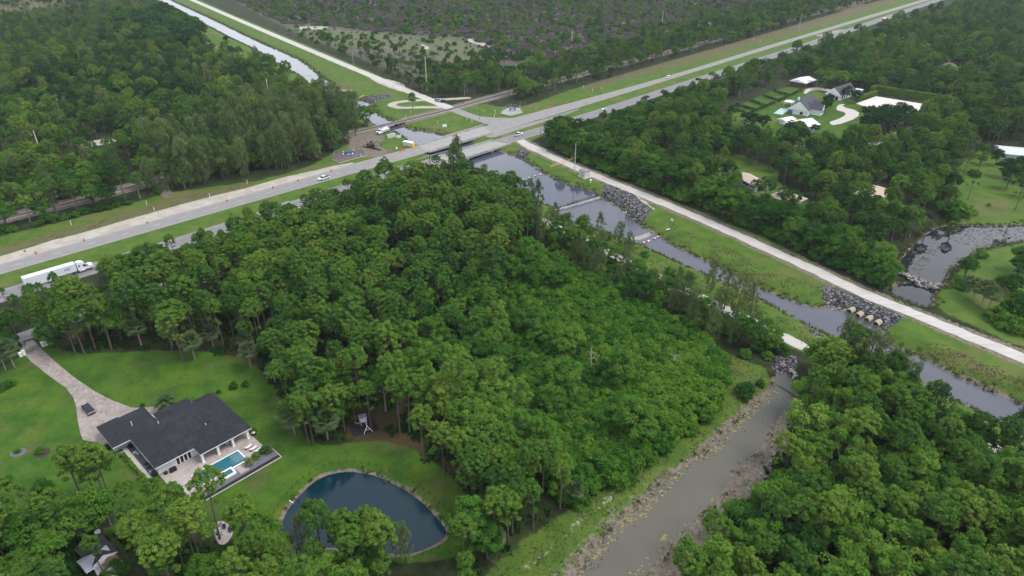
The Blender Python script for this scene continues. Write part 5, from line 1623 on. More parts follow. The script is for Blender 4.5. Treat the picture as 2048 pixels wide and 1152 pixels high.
car('pale blue car parked by the gravel road at the level crossing', 'car', (876, 203), R(-38), 'suv', P_BLUE)
car('black car parked beside the pale blue one near the level crossing', 'car', (888, 205), R(-20), 'suv', P_BLACK)
car('white van with a bright roof on the frontage road under the pines', 'van', (390, 553), along(front_rd, (390, 553)), 'suv', P_WHITE, .03, 'delivery_van')
car('white car glimpsed through the pines beside the frontage road', 'car', (407, 566), R(30), 'sedan', P_WHITE, .03)
car('dark car in the gap of the pines beside the frontage road', 'car', (444, 556), R(20), 'sedan', P_BLACK, .03)

def semi(label, x, y, ang):
    t = thing('semi_truck', label, 'semi truck', (x, y, .03), ang)
    tr_m = paint('trailer_white', (.66, .69, .73))
    tr = MB().box((-4.5, 0, 2.62), (16.0, 2.55, 2.85)).build('trailer', tr_m, t)
    MB().box((-4.5, 0, 4.07), (15.9, 2.5, .05)).build('trailer_roof', P_WHITE, tr)
    MB().box((-4.5, 0, 1.12), (15.6, 1.1, .18)).build('trailer_frame', BLACK, tr)
    mb = MB()
    for s in (-1.1, 1.1):
        mb.box((1.2, s, .65), (.16, .16, 1.2))
    mb.build('landing_leg', steel, tr)
    mb = MB()
    for s in (-1.24, 1.24):
        mb.box((-5.2, s, .85), (6.0, .05, .7))
    mb.build('side_skirt', tr_m, tr)
    MB().side([(3.9, 1.0), (8.9, .95), (9.0, 1.6), (8.75, 1.95), (7.1, 2.15), (6.55, 3.05), (5.9, 3.75), (5.1, 4.0), (4.1, 4.0), (3.9, 3.7)], -1.2, 1.2, inset=.22, zmid=3.2).build('cab', P_WHITE, t)
    MB().side([(6.62, 2.1), (7.14, 2.16), (6.6, 3.06), (6.4, 3.06)], -1.02, 1.02).build('windscreen', GLASS, t)
    for s in (-1, 1):
        MB().side([(5.75, 2.15), (6.75, 2.15), (6.45, 2.85), (5.75, 2.9)], s * 1.2 - .02, s * 1.2 + .02).build('side_window', GLASS, t)
        MB().box((4.55, s * 1.2, 2.75), (.55, .05, .45)).build('sleeper_window', GLASS, t)
        MB().tube([(4.2, s * 1.0, .75), (6.0, s * 1.0, .75)], .32, 10).build('fuel_tank', steel, t)
        MB().box((7.05, s * 1.38, 2.55), (.18, .25, .6)).build('mirror', BLACK, t)
        MB().box((8.9, s * .85, 1.25), (.12, .42, .22)).build('headlight', LAMP, t)
    MB().box((8.96, 0, 1.45), (.08, 1.0, .9)).build('grille', BLACK, t)
    MB().box((1.9 + 1.6, 0, 1.0), (3.2, 1.0, .25)).build('chassis', BLACK, t)
    wheels(t, (8.0, 4.3, 3.0, -10.2, -11.5), 1.24, .52, .34)
    cu = bpy.data.curves.new('lettering', 'FONT')
    cu.body = 'INE'
    cu.size, cu.extrude, cu.shear = 1.15, .008, .25
    tmp = bpy.data.objects.new('lettering', cu)
    ob = bpy.data.objects.new('lettering', bpy.data.meshes.new_from_object(tmp))
    COL.objects.link(ob)
    ob.rotation_euler = (math.pi / 2, 0, 0)
    ob.location = (-.3, -1.288, 2.35)
    ob.parent = tr
    ob.data.materials.clear()
    ob.data.materials.append(mat('grey_lettering', (.10, .11, .13), .6))
    return t
tx0, tx1 = G(45, 576), G(178, 540)
semi('white semi truck with a long white trailer half hidden by pines on the near carriageway', (tx0[0] * .35 + tx1[0] * .65), (tx0[1] * .35 + tx1[1] * .65), along(hw_near_up, (110, 556)))
# orange truck far off
t = thing('box_truck', 'orange box truck with a white roof far along the near carriageway', 'truck', (*G(1768, 43), .03), along(hw_near_up, (1768, 43)))
MB().box((-1.0, 0, 2.2), (7.5, 2.5, 2.8)).build('box', paint('orange_paint', (.40, .095, .035)), t)
MB().box((-1.0, 0, 3.63), (7.6, 2.56, .08)).build('box_roof', TRIM, t)
MB().side([(3.0, .6), (5.2, .6), (5.2, 1.5), (4.6, 2.4), (3.0, 2.5)], -1.1, 1.1).build('cab', P_WHITE, t)
MB().side([(4.62, 1.55), (5.12, 1.52), (4.62, 2.32)], -1.12, 1.12).build('windscreen', GLASS, t)
wheels(t, (4.2, -2.8), 1.2, .48, .3)
# service truck by the railway bridge
a_s = math.atan2(G(752, 268)[1] - G(782, 257)[1], G(752, 268)[0] - G(782, 257)[0])
t = thing('service_truck', 'white utility service truck parked on the dirt beside the railway bridge', 'truck', (*G(766, 266), .03), a_s)
MB().side([(1.6, .6), (4.4, .6), (4.5, 1.5), (4.3, 1.75), (3.3, 1.9), (2.9, 2.75), (1.6, 2.8)], -1.15, 1.15, inset=.12, zmid=2.0).build('cab', P_WHITE, t)
MB().side([(3.3, 1.85), (3.42, 1.85), (2.98, 2.7), (2.86, 2.7)], -1.0, 1.0).build('windscreen', GLASS, t)
for s in (-1, 1):
    MB().side([(2.0, 1.75), (3.0, 1.75), (2.75, 2.5), (2.0, 2.5)], s * 1.1 - .03, s * 1.1 + .03).build('side_window', GLASS, t)
    MB().box((4.46, s * .8, 1.1), (.1, .35, .22)).build('headlight', LAMP, t)
b = MB().box((-1.6, 0, 1.4), (6.0, 2.4, 1.3)).build('utility_body', P_WHITE, t)
mb = MB()
for k in range(4):
    for s in (-1.215, 1.215):
        mb.box((-3.9 + k * 1.5, s, 1.4), (1.2, .03, .95))
mb.build('locker_door', P_SILVER, b)
mb = MB().tube([(-3.9, 0, 2.2), (-3.9, 0, 2.7), (1.0, .2, 3.0)], [.28, .22, .16], 8)
mb.build('boom', P_WHITE, t)
MB().box((1.3, .2, 2.95), (.8, .8, .7)).build('bucket', steel, t)
MB().box((4.52, 0, 1.25), (.06, 1.1, .7)).build('grille', BLACK, t)
wheels(t, (3.3, -2.3, -3.6), 1.2, .5, .32)
# tracked machine on timber mats
t = thing('tracked_machine', 'dark tracked drilling machine standing on timber mats by the casuarinas', 'digger', (*G(742, 294), .25), R(20))
for s in (-1, 1):
    MB().side([(-1.9, .15), (1.9, .15), (2.2, .45), (1.9, .8), (-1.9, .8), (-2.2, .45)], s * 1.3 - .3, s * 1.3 + .3).build('track', BLACK, t)
MB().box((-.2, 0, 1.35), (3.8, 2.3, .9), taper=(.94, .94)).build('body', mat('rust_red_paint', (.12, .045, .030), .6, .3, 2), t)
c = MB().box((.5, .5, 2.4), (1.5, 1.2, 1.3), taper=(.85, .85)).build('cab', mat('cab_grey', (.05, .06, .075), .4), t)
MB().box((1.2, .5, 2.5), (.08, .9, .8)).build('windscreen', GLASS, c)
MB().tube([(1.6, -.5, 1.5), (3.6, -.6, 3.0), (5.6, -.6, 1.1)], [.22, .2, .16], 6).build('boom', rust, t)
MB().box((5.7, -.6, .7), (.7, .9, .7), taper=(.6, 1)).build('bucket', rust, t)
MB().box((-1.6, 0, 1.9), (.9, 2.0, .7)).build('engine_cover', rust, t)
for i, (dx, dy) in enumerate(((0, 0), (2.3, -1.4), (-2.4, 1.3), (3.9, -2.7))):
    x, y = G(742, 296)
    t = thing('timber_mat', ['dark timber mat directly under the tracked machine', 'dark timber mat on the road side of the tracked machine', 'dark timber mat on the tree side of the tracked machine', 'outermost dark timber mat toward the highway bridge'][i], 'timber mat', (x + dx, y + dy, .0), R(-32), 'timber mats under the tracked machine')
    mb = MB()
    for k in range(5):
        mb.box((0, (k - 2) * .4, .13), (5.2, .36, .22))
    mb.build('timbers', creosote, t)
    MB().tube([(-1.9, -1.0, .2), (-1.9, 1.0, .2)], .06, 5).build('tie_rod', rust, t)
# ------------------------------------------------------------------ poles and lines
POLE_W = mat('weathered_pole', (.46, .44, .41), .85, .15, 2, streak=(4, 4, .4))
POLE_D = mat('dark_pole', (.05, .045, .042), .85, .2, 2)
WIRE = mat('wire', (.09, .09, .10), .5, .1, 2)

def top_z(px, top_y):
    x, y = G(*px)
    k = (top_y - 576) / FOC
    return CAM_H - y * (SP + k * CP) / (CP - k * SP)

POLE_TOP = {}
def pole(key, label, px, top_y, r=.36, m=None, arm=True, ang=HWY, group='utility poles along the railway'):
    h = top_z(px, top_y)
    x, y = G(*px)
    t = thing('utility_pole', label, 'utility pole', (x, y, ground_z(x, y)), ang, group)
    MB().tube([(0, 0, -.5), (0, 0, h * .5), (0, 0, h)], [r, r * .85, r * .62], 8).build('post', m or POLE_W, t)
    if arm:
        a = MB().box((0, 0, h - 1.6), (.14, 2.6, .16)).build('crossarm', m or POLE_W, t)
        for s in (-1.15, 0, 1.15):
            MB().tube([(0, s, h - 1.5), (0, s, h - 1.1)], [.07, .045], 6).build('insulator', BLACK, a)
    POLE_TOP[key] = (x, y, h)
    return t
pole('a', 'pale tall utility pole rising from the woods by the far-side sandy clearing', (94, 340), 261)
pole('b', 'pale utility pole among the casuarinas behind the railway', (546, 238), 157)
pole('c', 'pale utility pole by the trees above the level crossing', (854, 182), 112)
pole('d', 'pale utility pole at the edge of the grey scrub above the dry verge', (1143, 101), 61)
pole('e', 'pale utility pole standing in the tree belt left of the far railway', (1322, 67), 20)
pole('f', 'pale utility pole cut by the top edge of the view', (1501, 26), -12)
pole('g', 'pale leaning-looking pole on the grass verge above the highway', (1597, 64), 24, .2, None, False, group=None)
pole('h', 'slim grey pole beside the verge pole above the highway', (1596.5, 58), 34, .12, POLE_W, False, group=None)
pole('i', 'bare grey-white pole on the canal bank by the yellow gate', (1149, 346), 287, .22, None, False, group=None)
pole('j', 'dark pole with a pale lamp head beside the highway bridge', (861, 345), 303, .22, POLE_D, False, group=None)
pole('k', 'dark slim pole by the trees where the gravel road leaves the highway', (1081, 291), 250, .14, POLE_D, False, group=None)
pole('l', 'thin green pole at the level crossing road', (959, 239), 201, .09, mat('green_post', (.10, .16, .10), .6), False, group=None)
pole('m', 'thin pole behind the fenced compound at the junction', (1040, 222), 202, .09, POLE_W, False, group=None)
pole('n', 'thin grey pole among pines along the far gravel road', (707, 130), 99, .11, POLE_W, False, group=None)
pole('o', 'thin grey pole in the tree gap right of the long pole among far pines', (796, 122), 100, .10, POLE_W, False, group=None)
pole('p', 'thin dark pole at the treetops near the paddocks', (1435, 205), 174, .11, POLE_D, False, group=None)
pole('q', 'thin dark pole in the leafy drain near the tree belt', (1143, 556), 514, .1, POLE_D, False, group=None)
x, y, h = POLE_TOP['j']
t = thing('street_lamp', 'pale lamp head on the dark pole beside the highway bridge', 'lamp', (x, y, h), HWY)
MB().box((.9, 0, .05), (1.9, .28, .16), taper=(1, .7)).build('lamp_head', P_SILVER, t)
MB().tube([(0, 0, -.3), (.3, 0, .02)], .06, 6).build('bracket', steel, t)
def wire_between(a, b, off, sag, n, label, drop=0):
    (x0, y0, z0), (x1, y1, z1) = a, b
    dx, dy = -math.sin(HWY) * off, math.cos(HWY) * off
    pts = []
    for i in range(n + 1):
        q = i / n
        pts.append((x0 + (x1 - x0) * q + dx - x0, y0 + (y1 - y0) * q + dy - y0, z0 + (z1 - z0) * q - 1.1 - drop - sag * 4 * q * (1 - q)))
    o = MB().tube(pts, .022, 4, cap=False).build('power_line', WIRE)
    o.location = (x0, y0, 0)
    return tag(o, label, 'power line', 'power lines between the utility poles')
A, B_, C_, D_, E_ = (POLE_TOP[k] for k in 'abcde')
L0 = (A[0] - (B_[0] - A[0]) * .8, A[1] - (B_[1] - A[1]) * .8, A[2])
spans = [(L0, A, 'left of the first pole'), (A, B_, 'from the first pole to the casuarinas'), (B_, C_, 'from the casuarinas to the level crossing'), (C_, D_, 'over the trees beyond the level crossing'), (D_, E_, 'along the grey scrub')]
for a, b, w in spans:
    for k, off in (('outer', -1.15), ('middle', 0), ('inner', 1.15)):
        wire_between(a, b, off, 1.6, 14, f'{k} thin power line {w}')

# ------------------------------------------------------------------ cones, posts, signs
ORANGE = mat('cone_orange', (.62, .105, .030), .5, .08, 3)
WHITEBAND = mat('reflective_band', (.78, .78, .78), .4, .03, 3)
YELLOW = mat('yellow_paint', (.62, .42, .07), .5, .12, 3)
SIGN_B = mat('sign_back', (.55, .57, .58), .45, .08, 2, metal=.2)
proto = None
cones = [(50, 503, 'first cone at the rubble edge of the sandy shoulder'), (72, 507, 'cone standing on the asphalt edge nearest the semi truck'), (168.5, 482, 'second cone on the asphalt edge above the semi truck'), (295, 446, 'cone between the two white marker posts and the median grass'), (453.5, 402, 'cone on the asphalt edge by the treetops of the wood'),
         (546, 376, 'cone on the left of the two before the white pickup'), (596, 362, 'cone just behind the white pickup'), (662.5, 342, 'cone just ahead of the white pickup by the sand edge'), (736, 319, 'cone below the blue pump compound'), (782, 306, 'cone between the compound and the near-side bridge end'),
         (1056, 229, 'cone at the roadside below the junction compound'), (1078, 222, 'cone past the junction compound'), (1103, 215, 'cone beside the orange barrier at the verge'), (1126, 208, 'cone in the verge row after the orange barrier'), (1144, 203, 'cone fourth in the verge row'), (1156, 200, 'cone fifth in the verge row'), (1168, 195, 'cone sixth in the verge row'), (1178, 192, 'cone at the far end of the verge row'), (936, 262, 'cone on the bridge end by the short guardrail'), (867, 282, 'cone on the water side of the far carriageway bridge'), (907, 273, 'cone on the far carriageway bridge rail'), (1172, 208, 'cone at the grass nose of the median')]
for px, py, lab in cones:
    if proto is None:
        proto = thing('traffic_cone', 'orange ' + lab, 'traffic cone', (*G(px, py), .035), 0, 'orange cones along the roadworks')
        MB().box((0, 0, .05), (.72, .72, .10)).build('base', BLACK, proto)
        b = MB().tube([(0, 0, .1), (0, 0, 1.15)], [.27, .09], 10).build('cone', ORANGE, proto)
        for z0, z1 in ((.45, .62), (.80, .94)):
            MB().tube([(0, 0, z0), (0, 0, z1)], [.285 - .17 * z0, .285 - .17 * z1], 10).build('band', WHITEBAND, b)
    else:
        dup(proto, (*G(px, py), .035), px, 'orange ' + lab)
proto = None
marks = [(294, 410, 'white marker post on the grass left of the sandy shoulder'), (309, 422, 'white marker post at the ragged sand edge'), (143, 450, 'low white marker post by the tyre track'), (420, 395, 'short white marker post on the sand by the highway'), (495, 368, 'white marker post near the pines by the railway'),
         (1167, 176, 'white marker post in the dry verge beyond the junction'), (1185, 183, 'short white marker post below the one in the dry verge'), (875, 248, 'white marker post on the grass by the canal sign'), (934, 240, 'white marker post on the right of the small junction lawn'), (944, 246, 'second white marker post on the junction lawn'),
         (858, 218, 'white post at the canal end of the level crossing lawn'), (812, 238, 'white post beside the railway at the bridge end'), (989, 234, 'white post right of the crossing road mouth'), (990.5, 226, 'yellowish post behind the white one at the crossing road mouth'), (722, 315, 'white post at the kerb of the blue pump compound'), (749, 252, 'white post on the left end of the railway bridge'), (822, 227, 'white post on the left end of the level crossing lawn'), (1507, 81, 'white post in the dry verge far off'), (1520, 84, 'second white post in the dry verge far off')]
for px, py, lab in marks:
    if proto is None:
        proto = thing('marker_post', lab, 'marker post', (*G(px, py), 0), 0, 'white marker posts along the verges')
        MB().tube([(0, 0, -.2), (0, 0, 1.9)], .11, 8).build('post', TRIM, proto)
        MB().tube([(0, 0, 1.9), (0, 0, 2.05)], [.13, .07], 8).build('cap', YELLOW, proto)
    else:
        dup(proto, (*G(px, py), 0), 0, lab)

def sign(label, px, w, h, z, m, ang, two=True, name='road_sign', cat='sign', panels=1):
    t = thing(name, label, cat, (*G(*px), 0), ang)
    for k in range(panels):
        MB().box(((k - (panels - 1) / 2) * (w + .1), 0, z + h / 2), (w, .06, h)).build('panel', m, t)
    for s in ((-w * panels * .3, w * panels * .3) if two else (0,)):
        MB().box((s, .07, (z + h * .8) / 2), (.09, .09, z + h * .8)).build('post', steel, t)
    return t
sign('white rectangular sign on two posts on the canal lawn by the junction', (889.5, 259), 2.6, 1.7, 1.5, TRIM, R(15))
sign('white three-panel sign on the grass beside the railway bridge', (798, 279), .75, 1.5, 1.0, TRIM, R(10), True, panels=3)
sign('small white warning sign on the canal bank below the riprap', (1343, 449), 1.3, 1.0, 1.6, TRIM, R(-60), False)
sign('yellow-orange diamond sign by the crossing road mouth', (967, 231), 1.2, 1.2, 2.3, mat('sign_orange', (.60, .22, .04), .5), R(10), False)
sign('orange roadworks barrier board at the verge beyond the compound', (1099, 217), 2.6, 1.0, .5, ORANGE, R(44), True, name='barrier_board', cat='barrier')
sign('long low orange barrier board beside the road near the bridge', (805, 302), 3.2, .8, .25, ORANGE, R(42), True, name='barrier_board', cat='barrier')
sign('red and white crossing sign at the railway', (926, 215), .9, .9, 2.3, mat('sign_red', (.45, .06, .06), .5), R(30), False)
sign('yellow marker sign on the verge behind the junction compound', (1203, 182), 1.0, 1.0, 1.6, YELLOW, R(30), False)
def box_thing(name, label, cat, px, d, ang, m, m2, lid=.1):
    t = thing(name, label, cat, (*G(*px), ground_z(*G(*px))), ang)
    MB().box((0, 0, d[2] / 2 + .15), d).build('body', m, t)
    MB().box((0, 0, d[2] + .15 + lid / 2), (d[0] * 1.04, d[1] * 1.04, lid)).build('lid', m2, t)
    mb = MB()
    for a in (-.4, .4):
        for b in (-.35, .35):
            mb.box((d[0] * a, d[1] * b, .1), (.3, .3, .3))
    mb.build('feet', BLACK, t)
    return t
beige = mat('beige_panels', (.56, .54, .49), .7, .08, 1.5)
box_thing('storage_container', 'pale beige storage container at the road edge before the bridge', 'container', (817, 292), (5.6, 2.4, 2.2), R(-28), beige, TRIM)
box_thing('plate_crate', 'yellow-tan steel box at the road end of the beige container', 'crate', (825, 295), (1.6, 2.0, 1.9), R(-28), YELLOW, YELLOW)
box_thing('water_tank', 'pale grey water tank on the grass left of the two by the service truck', 'tank', (780, 276), (2.8, 2.2, 1.6), R(20), beige, steel)
box_thing('water_tank', 'pale grey water tank on the grass right of the two by the service truck', 'tank', (786, 274), (2.8, 2.2, 1.6), R(20), beige, steel)
t = thing('manhole_drum', 'small white drum on the grass by the orange barrier board', 'drum', (*G(793, 298), 0), 0)
MB().tube([(0, 0, 0), (0, 0, .7)], .6, 12).build('body', TRIM, t)
MB().tube([(0, 0, .7), (0, 0, .8)], .66, 12).build('lid', beige, t)

# fenced pump compounds
BLUE = mat('pump_blue', (.03, .10, .32), .45, .15, 2)
def compound(label_f, px, floor_m, where, seed):
    P_ = GP(px)
    sheet('compound_yard', P_, .02, floor_m)
    ox, oy = P_[0]
    r = random.Random(seed)
    f = thing('chain_link_fence', label_f, 'fence', (ox, oy, 0))
    q = [(x - ox, y - oy) for x, y in P_]
    rg = resample(q + [q[0]], 26)
    for x, y in rg[:-1]:
        MB().tube([(x, y, 0), (x, y, 1.9)], .05, 5).build('post', steel, f)
    for z in (.1, 1.0, 1.85):
        pass
    mb = MB()
    for z in (.12, .55, 1.0, 1.45, 1.85):
        mb.tube([(x, y, z) for x, y in rg], .018, 4, cap=False)
    mb.build('wires', steel, f)
    mb = MB()
    lo = grow(q, .25)
    beam_strip(mb, resample(q[:3], 20), resample(lo[:3], 20), .0, .22)
    o = mb.build('kerb', CREAM, f)
    cx, cy = sum(p[0] for p in P_) / len(P_), sum(p[1] for p in P_) / len(P_)
    for i in range(2):
        t = thing('water_pump', f'{"left" if i == 0 else "right"} blue water pump unit in the {where}', 'pump', (cx - .3 + i * 2.3, cy + .4 + i * 1.1, .02), R(30), f'blue pumps of the {where}')
        MB().box((0, 0, .25), (1.9, 1.3, .5)).build('base', concrete, t)
        MB().box((-.2, 0, 1.15), (1.2, 1.0, 1.3)).build('housing', BLUE, t)
        MB().tube([(.5, 0, .5), (.5, 0, 1.6), (1.3, 0, 1.6), (1.3, 0, .1)], .2, 8).build('pipe', BLUE, t)
        MB().tube([(.5, 0, 1.6), (.5, 0, 2.2)], .05, 5).build('gauge_post', steel, t)
    for i in range(7):
        w = [r.random() for _ in P_]
        s_ = sum(w)
        x = sum(a * p[0] for a, p in zip(w, P_)) / s_ + r.uniform(-4, 4)
        y = sum(a * p[1] for a, p in zip(w, P_)) / s_ + r.uniform(-3, 3)
        t = thing('wellhead', f'small white wellhead cap inside the {where}', 'wellhead', (x, y, .02), 0, f'white wellhead caps inside the {where}')
        MB().tube([(0, 0, 0), (0, 0, .9)], .16, 8).build('riser', steel, t)
        MB().ball((0, 0, 1.05), .36, 0, 8, .7).build('cap', TRIM, t)
compound('chain-link fence with a pale kerb around the blue pump compound by the casuarinas', [(665, 319), (679, 326), (733, 311), (726, 300), (690, 302), (671, 306)], mat('brown_gravel', (.12, .09, .085), .9, .3, 3), 'compound by the casuarinas', 3)
compound('chain-link fence with a pale kerb around the pump compound at the junction', [(1001, 227), (1021, 231.5), (1046, 225), (1039, 216), (1022, 214), (1007, 220)], mat('pale_gravel', (.33, .31, .30), .9, .2, 3), 'compound at the junction', 4)

# ------------------------------------------------------------------ canal works
def rocks(name, poly, n, size, seed, pale=.25, zoff=0.0):
    r = np.random.default_rng(seed)
    A_ = np.array(poly)
    lo, hi = A_.min(0), A_.max(0)
    V, F, M_ = [], [], []
    pts = lo + r.random((n * 5, 2)) * (hi - lo)
    pts = pts[inside(pts, poly)][:n]
    zz = bank_profile(pts)
    base = [(1, 0, 0), (0, 1, 0), (-1, 0, 0), (0, -1, 0), (0, 0, 1), (.6, .6, .55), (-.6, .6, .55), (-.6, -.6, .55), (.6, -.6, .55)]
    fc = [(0, 1, 5), (1, 2, 6), (2, 3, 7), (3, 0, 8), (0, 5, 4), (5, 1, 4), (1, 6, 4), (6, 2, 4), (2, 7, 4), (7, 3, 4), (3, 8, 4), (8, 0, 4)]
    for (x, y), z in zip(pts, zz):
        s = size * r.uniform(.55, 1.35)
        a = r.uniform(0, 6.28)
        o = len(V)
        sx, sy, sz = s * r.uniform(.7, 1.2), s * r.uniform(.6, 1.0), s * r.uniform(.5, .9)
        for p in base:
            px, py, pz = p[0] * sx * r.uniform(.8, 1.2), p[1] * sy * r.uniform(.8, 1.2), p[2] * sz * r.uniform(.8, 1.2)
            V.append((x + px * math.cos(a) - py * math.sin(a), y + px * math.sin(a) + py * math.cos(a), z + zoff + pz - .05))
        F += [tuple(i + o for i in f) for f in fc]
        M_ += [1 if r.random() < pale else 0] * len(fc)
    mb = MB()
    mb.add(V, F)
    mb.m = M_
    return tag(mb.build(name, [ROCK_D, ROCK_L]), kind='stuff')
ROCK_D = mat('dark_riprap', (.082, .079, .088), .85, .4, 1.3)
ROCK_L = mat('pale_riprap', (.27, .25, .23), .85, .3, 1.3)
for i, px in enumerate(RIPRAP):
    poly = GP(px, -.6)
    ar = abs(sum(poly[k][0] * poly[(k + 1) % len(poly)][1] - poly[(k + 1) % len(poly)][0] * poly[k][1] for k in range(len(poly)))) / 2
    rocks('riprap', poly, int(ar * 2.3), .38, 20 + i, .16)
rocks('rock_weir', GP([(1778, 541), (1790, 538), (1838, 556), (1880, 572), (1876, 582), (1834, 570), (1790, 552)], -1), 260, .7, 31, .75, .9)
rocks('bank_stones', GP([(1199, 394), (1222, 405), (1246, 422), (1254, 432), (1250, 436), (1240, 425), (1218, 409), (1196, 398)], -2), 120, .45, 32, .9, .25)
rocks('bank_stones', GP([(1662, 613), (1698, 622), (1690, 626), (1660, 618)], -2), 60, .45, 33, .8, .3)

wl, wr = G(1111, 420, -1.6), G(1199, 393.5, -1.6)
ang = math.atan2(wr[1] - wl[1], wr[0] - wl[0])
Lw = math.hypot(wr[0] - wl[0], wr[1] - wl[1])
t = thing('weir', 'low weir of timber posts with white spill water crossing the canal at the riprap', 'weir', ((wl[0] + wr[0]) / 2, (wl[1] + wr[1]) / 2, 0), ang)
MB().box((0, 0, -2.4), (Lw + 2, .7, 1.75)).build('sill', concrete, t)
for k in range(20):
    s = -Lw / 2 + Lw * (.28 + .72 * k / 19)
    MB().box((s, .25, -1.1), (.18, .22, 1.5)).build('post', creosote, t)
FOAM = mat('white_foam', (.46, .48, .49), .6, .3, 2.5)
mb = MB()
r_ = random.Random(4)
for k in range(60):
    s = -Lw / 2 + Lw * k / 59
    w = r_.uniform(.25, .7) * (.25 + .75 * (k / 59))
    mb.box((s, -.35 - w / 2, -1.95 + r_.uniform(-.05, .1)), (Lw / 59 * 1.1, w, .16 + r_.uniform(0, .14)))
o = mb.build('spill_foam', FOAM, t)
o['kind'] = 'stuff'
tm = thing('gauge_post', 'white-topped gauge post with its dark frame standing in the pool below the weir', 'gauge post', (*G(1251, 437, -2.1), -2.1), 0)
MB().tube([(0, 0, -1), (0, 0, 2.1)], .12, 8).build('post', creosote, tm)
MB().tube([(0, 0, 2.1), (0, 0, 3.3)], .2, 8).build('head', TRIM, tm)
gx, gy = G(1276, 446, -2.1)
g0 = G(1251, 437, -2.1)
MB().tube([(0, 0, .5), (gx - g0[0], gy - g0[1], .5)], .14, 6).build('beam', creosote, tm)
MB().tube([(gx - g0[0], gy - g0[1], -1), (gx - g0[0], gy - g0[1], 2.2)], .12, 6).build('post', creosote, tm)
# gravel bar below the pool
ba = [(1256, 476), (1270, 481), (1288, 478), (1302, 470), (1310, 467), (1302, 463), (1286, 469), (1272, 474)]
sheet('gravel_bar', smooth_poly(GP(ba, -2.05), 1), -2.04, mat('wet_sand', (.30, .26, .22), .8, .2, 1.2))
rocks('bar_stones', GP(ba, -2.05), 60, .35, 41, .9, .75)

RED = mat('buoy_red', (.46, .10, .10), .45, .1, 3)
def boom(label, pts, z, where):
    P_ = GP(pts, z)
    names = ['first', 'second', 'third', 'fourth', 'fifth', 'sixth']
    o = MB().tube([(x - P_[0][0], y - P_[0][1], .08) for x, y in P_], .06, 5).build('boom_cable', steel)
    o.location = (*P_[0], z)
    tag(o, f'thin cable joining the red and white buoys {where}', 'cable')
    for i, (x, y) in enumerate(P_[:-1] if where.startswith('above') else P_):
        t = thing('buoy', f'{names[i]} red and white buoy from the tree-side end of the line {where}', 'buoy', (x, y, z), R(-25 + 50 * i), f'buoys of the line {where}')
        MB().tube([(-.75, 0, .15), (.75, 0, .15)], .34, 10).build('float', RED, t)
        MB().tube([(-.35, 0, .17), (.35, 0, .17)], .37, 10).build('band', TRIM, t)
boom(*('', [(1034, 364), (1046, 360), (1058, 356.5), (1070, 352.5), (1081, 349.5), (1090, 347)], -1.6, 'above the weir'))
boom(*('', [(1288, 486), (1296.5, 483), (1309, 478), (1315.5, 474.5)], -2.1, 'below the gravel bar'))

TANC = mat('tan_concrete', (.33, .28, .21), .85, .15, 1.5)
dirc = R(-52)
for i, px in enumerate([(1700, 624), (1716.5, 632.5), (1735, 641), (1753, 649)]):
    x, y = G(*px, -1.6)
    t = thing('culvert_pipe', ['tan culvert pipe end farthest from the wooded bank trees', 'second tan culvert pipe from the weedy bank', 'third tan culvert pipe from the weedy bank', 'tan culvert pipe end behind the casuarina spray'][i], 'culvert pipe', (x, y, -1.5), dirc - R(90), 'tan culvert pipes under the gravel road')
    a = np.linspace(0, 2 * math.pi, 17)[:-1]
    vs = [(q, rr_ * math.cos(k), .25 + rr_ * math.sin(k)) for q, rr_ in ((.9, 1.0), (.9, .82), (-1.7, .82), (-1.7, 1.0)) for k in a]
    fs = []
    for g in range(3):
        fs += [(g * 16 + k, g * 16 + (k + 1) % 16, (g + 1) * 16 + (k + 1) % 16, (g + 1) * 16 + k) for k in range(16)]
    fs += [(48 + k, 48 + (k + 1) % 16, (k + 1) % 16, k) for k in range(16)]
    MB().add(vs, fs).build('pipe', TANC, t)
    MB().tube([(-1.75, 0, .25), (-1.7, 0, .25)], .86, 16).build('dark_end', BLACK, t)
t = thing('drain_outfall', 'small concrete headwall with a dark pipe mouth at the end of the algae-edged canal', 'headwall', (*G(1586, 744), -.6), R(-70))
MB().box((0, 0, .1), (2.6, .5, 1.9)).build('headwall', CREAM, t)
MB().tube([(0, -.4, .0), (0, .4, .0)], .55, 12).build('pipe', BLACK, t)
MB().box((1.6, -.5, -.1), (.4, 1.6, 1.4)).build('wing_wall', CREAM, t)
# log across the muddy canal
p, q = G(1563, 775, -.9), G(1608, 802, -.4)
t = thing('fallen_log', 'thin dark log lying across the end of the algae-edged canal', 'log', (*p, -.85), math.atan2(q[1] - p[1], q[0] - p[0]))
Lg = math.hypot(q[0] - p[0], q[1] - p[1])
MB().tube([(-1, 0, 0), (Lg / 2, .1, .1), (Lg, 0, .35)], [.12, .14, .2], 6).build('trunk', BARK_D, t)
MB().tube([(Lg * .6, 0, .1), (Lg * .75, .6, .3)], [.06, .03], 5).build('branch', BARK_D, t)

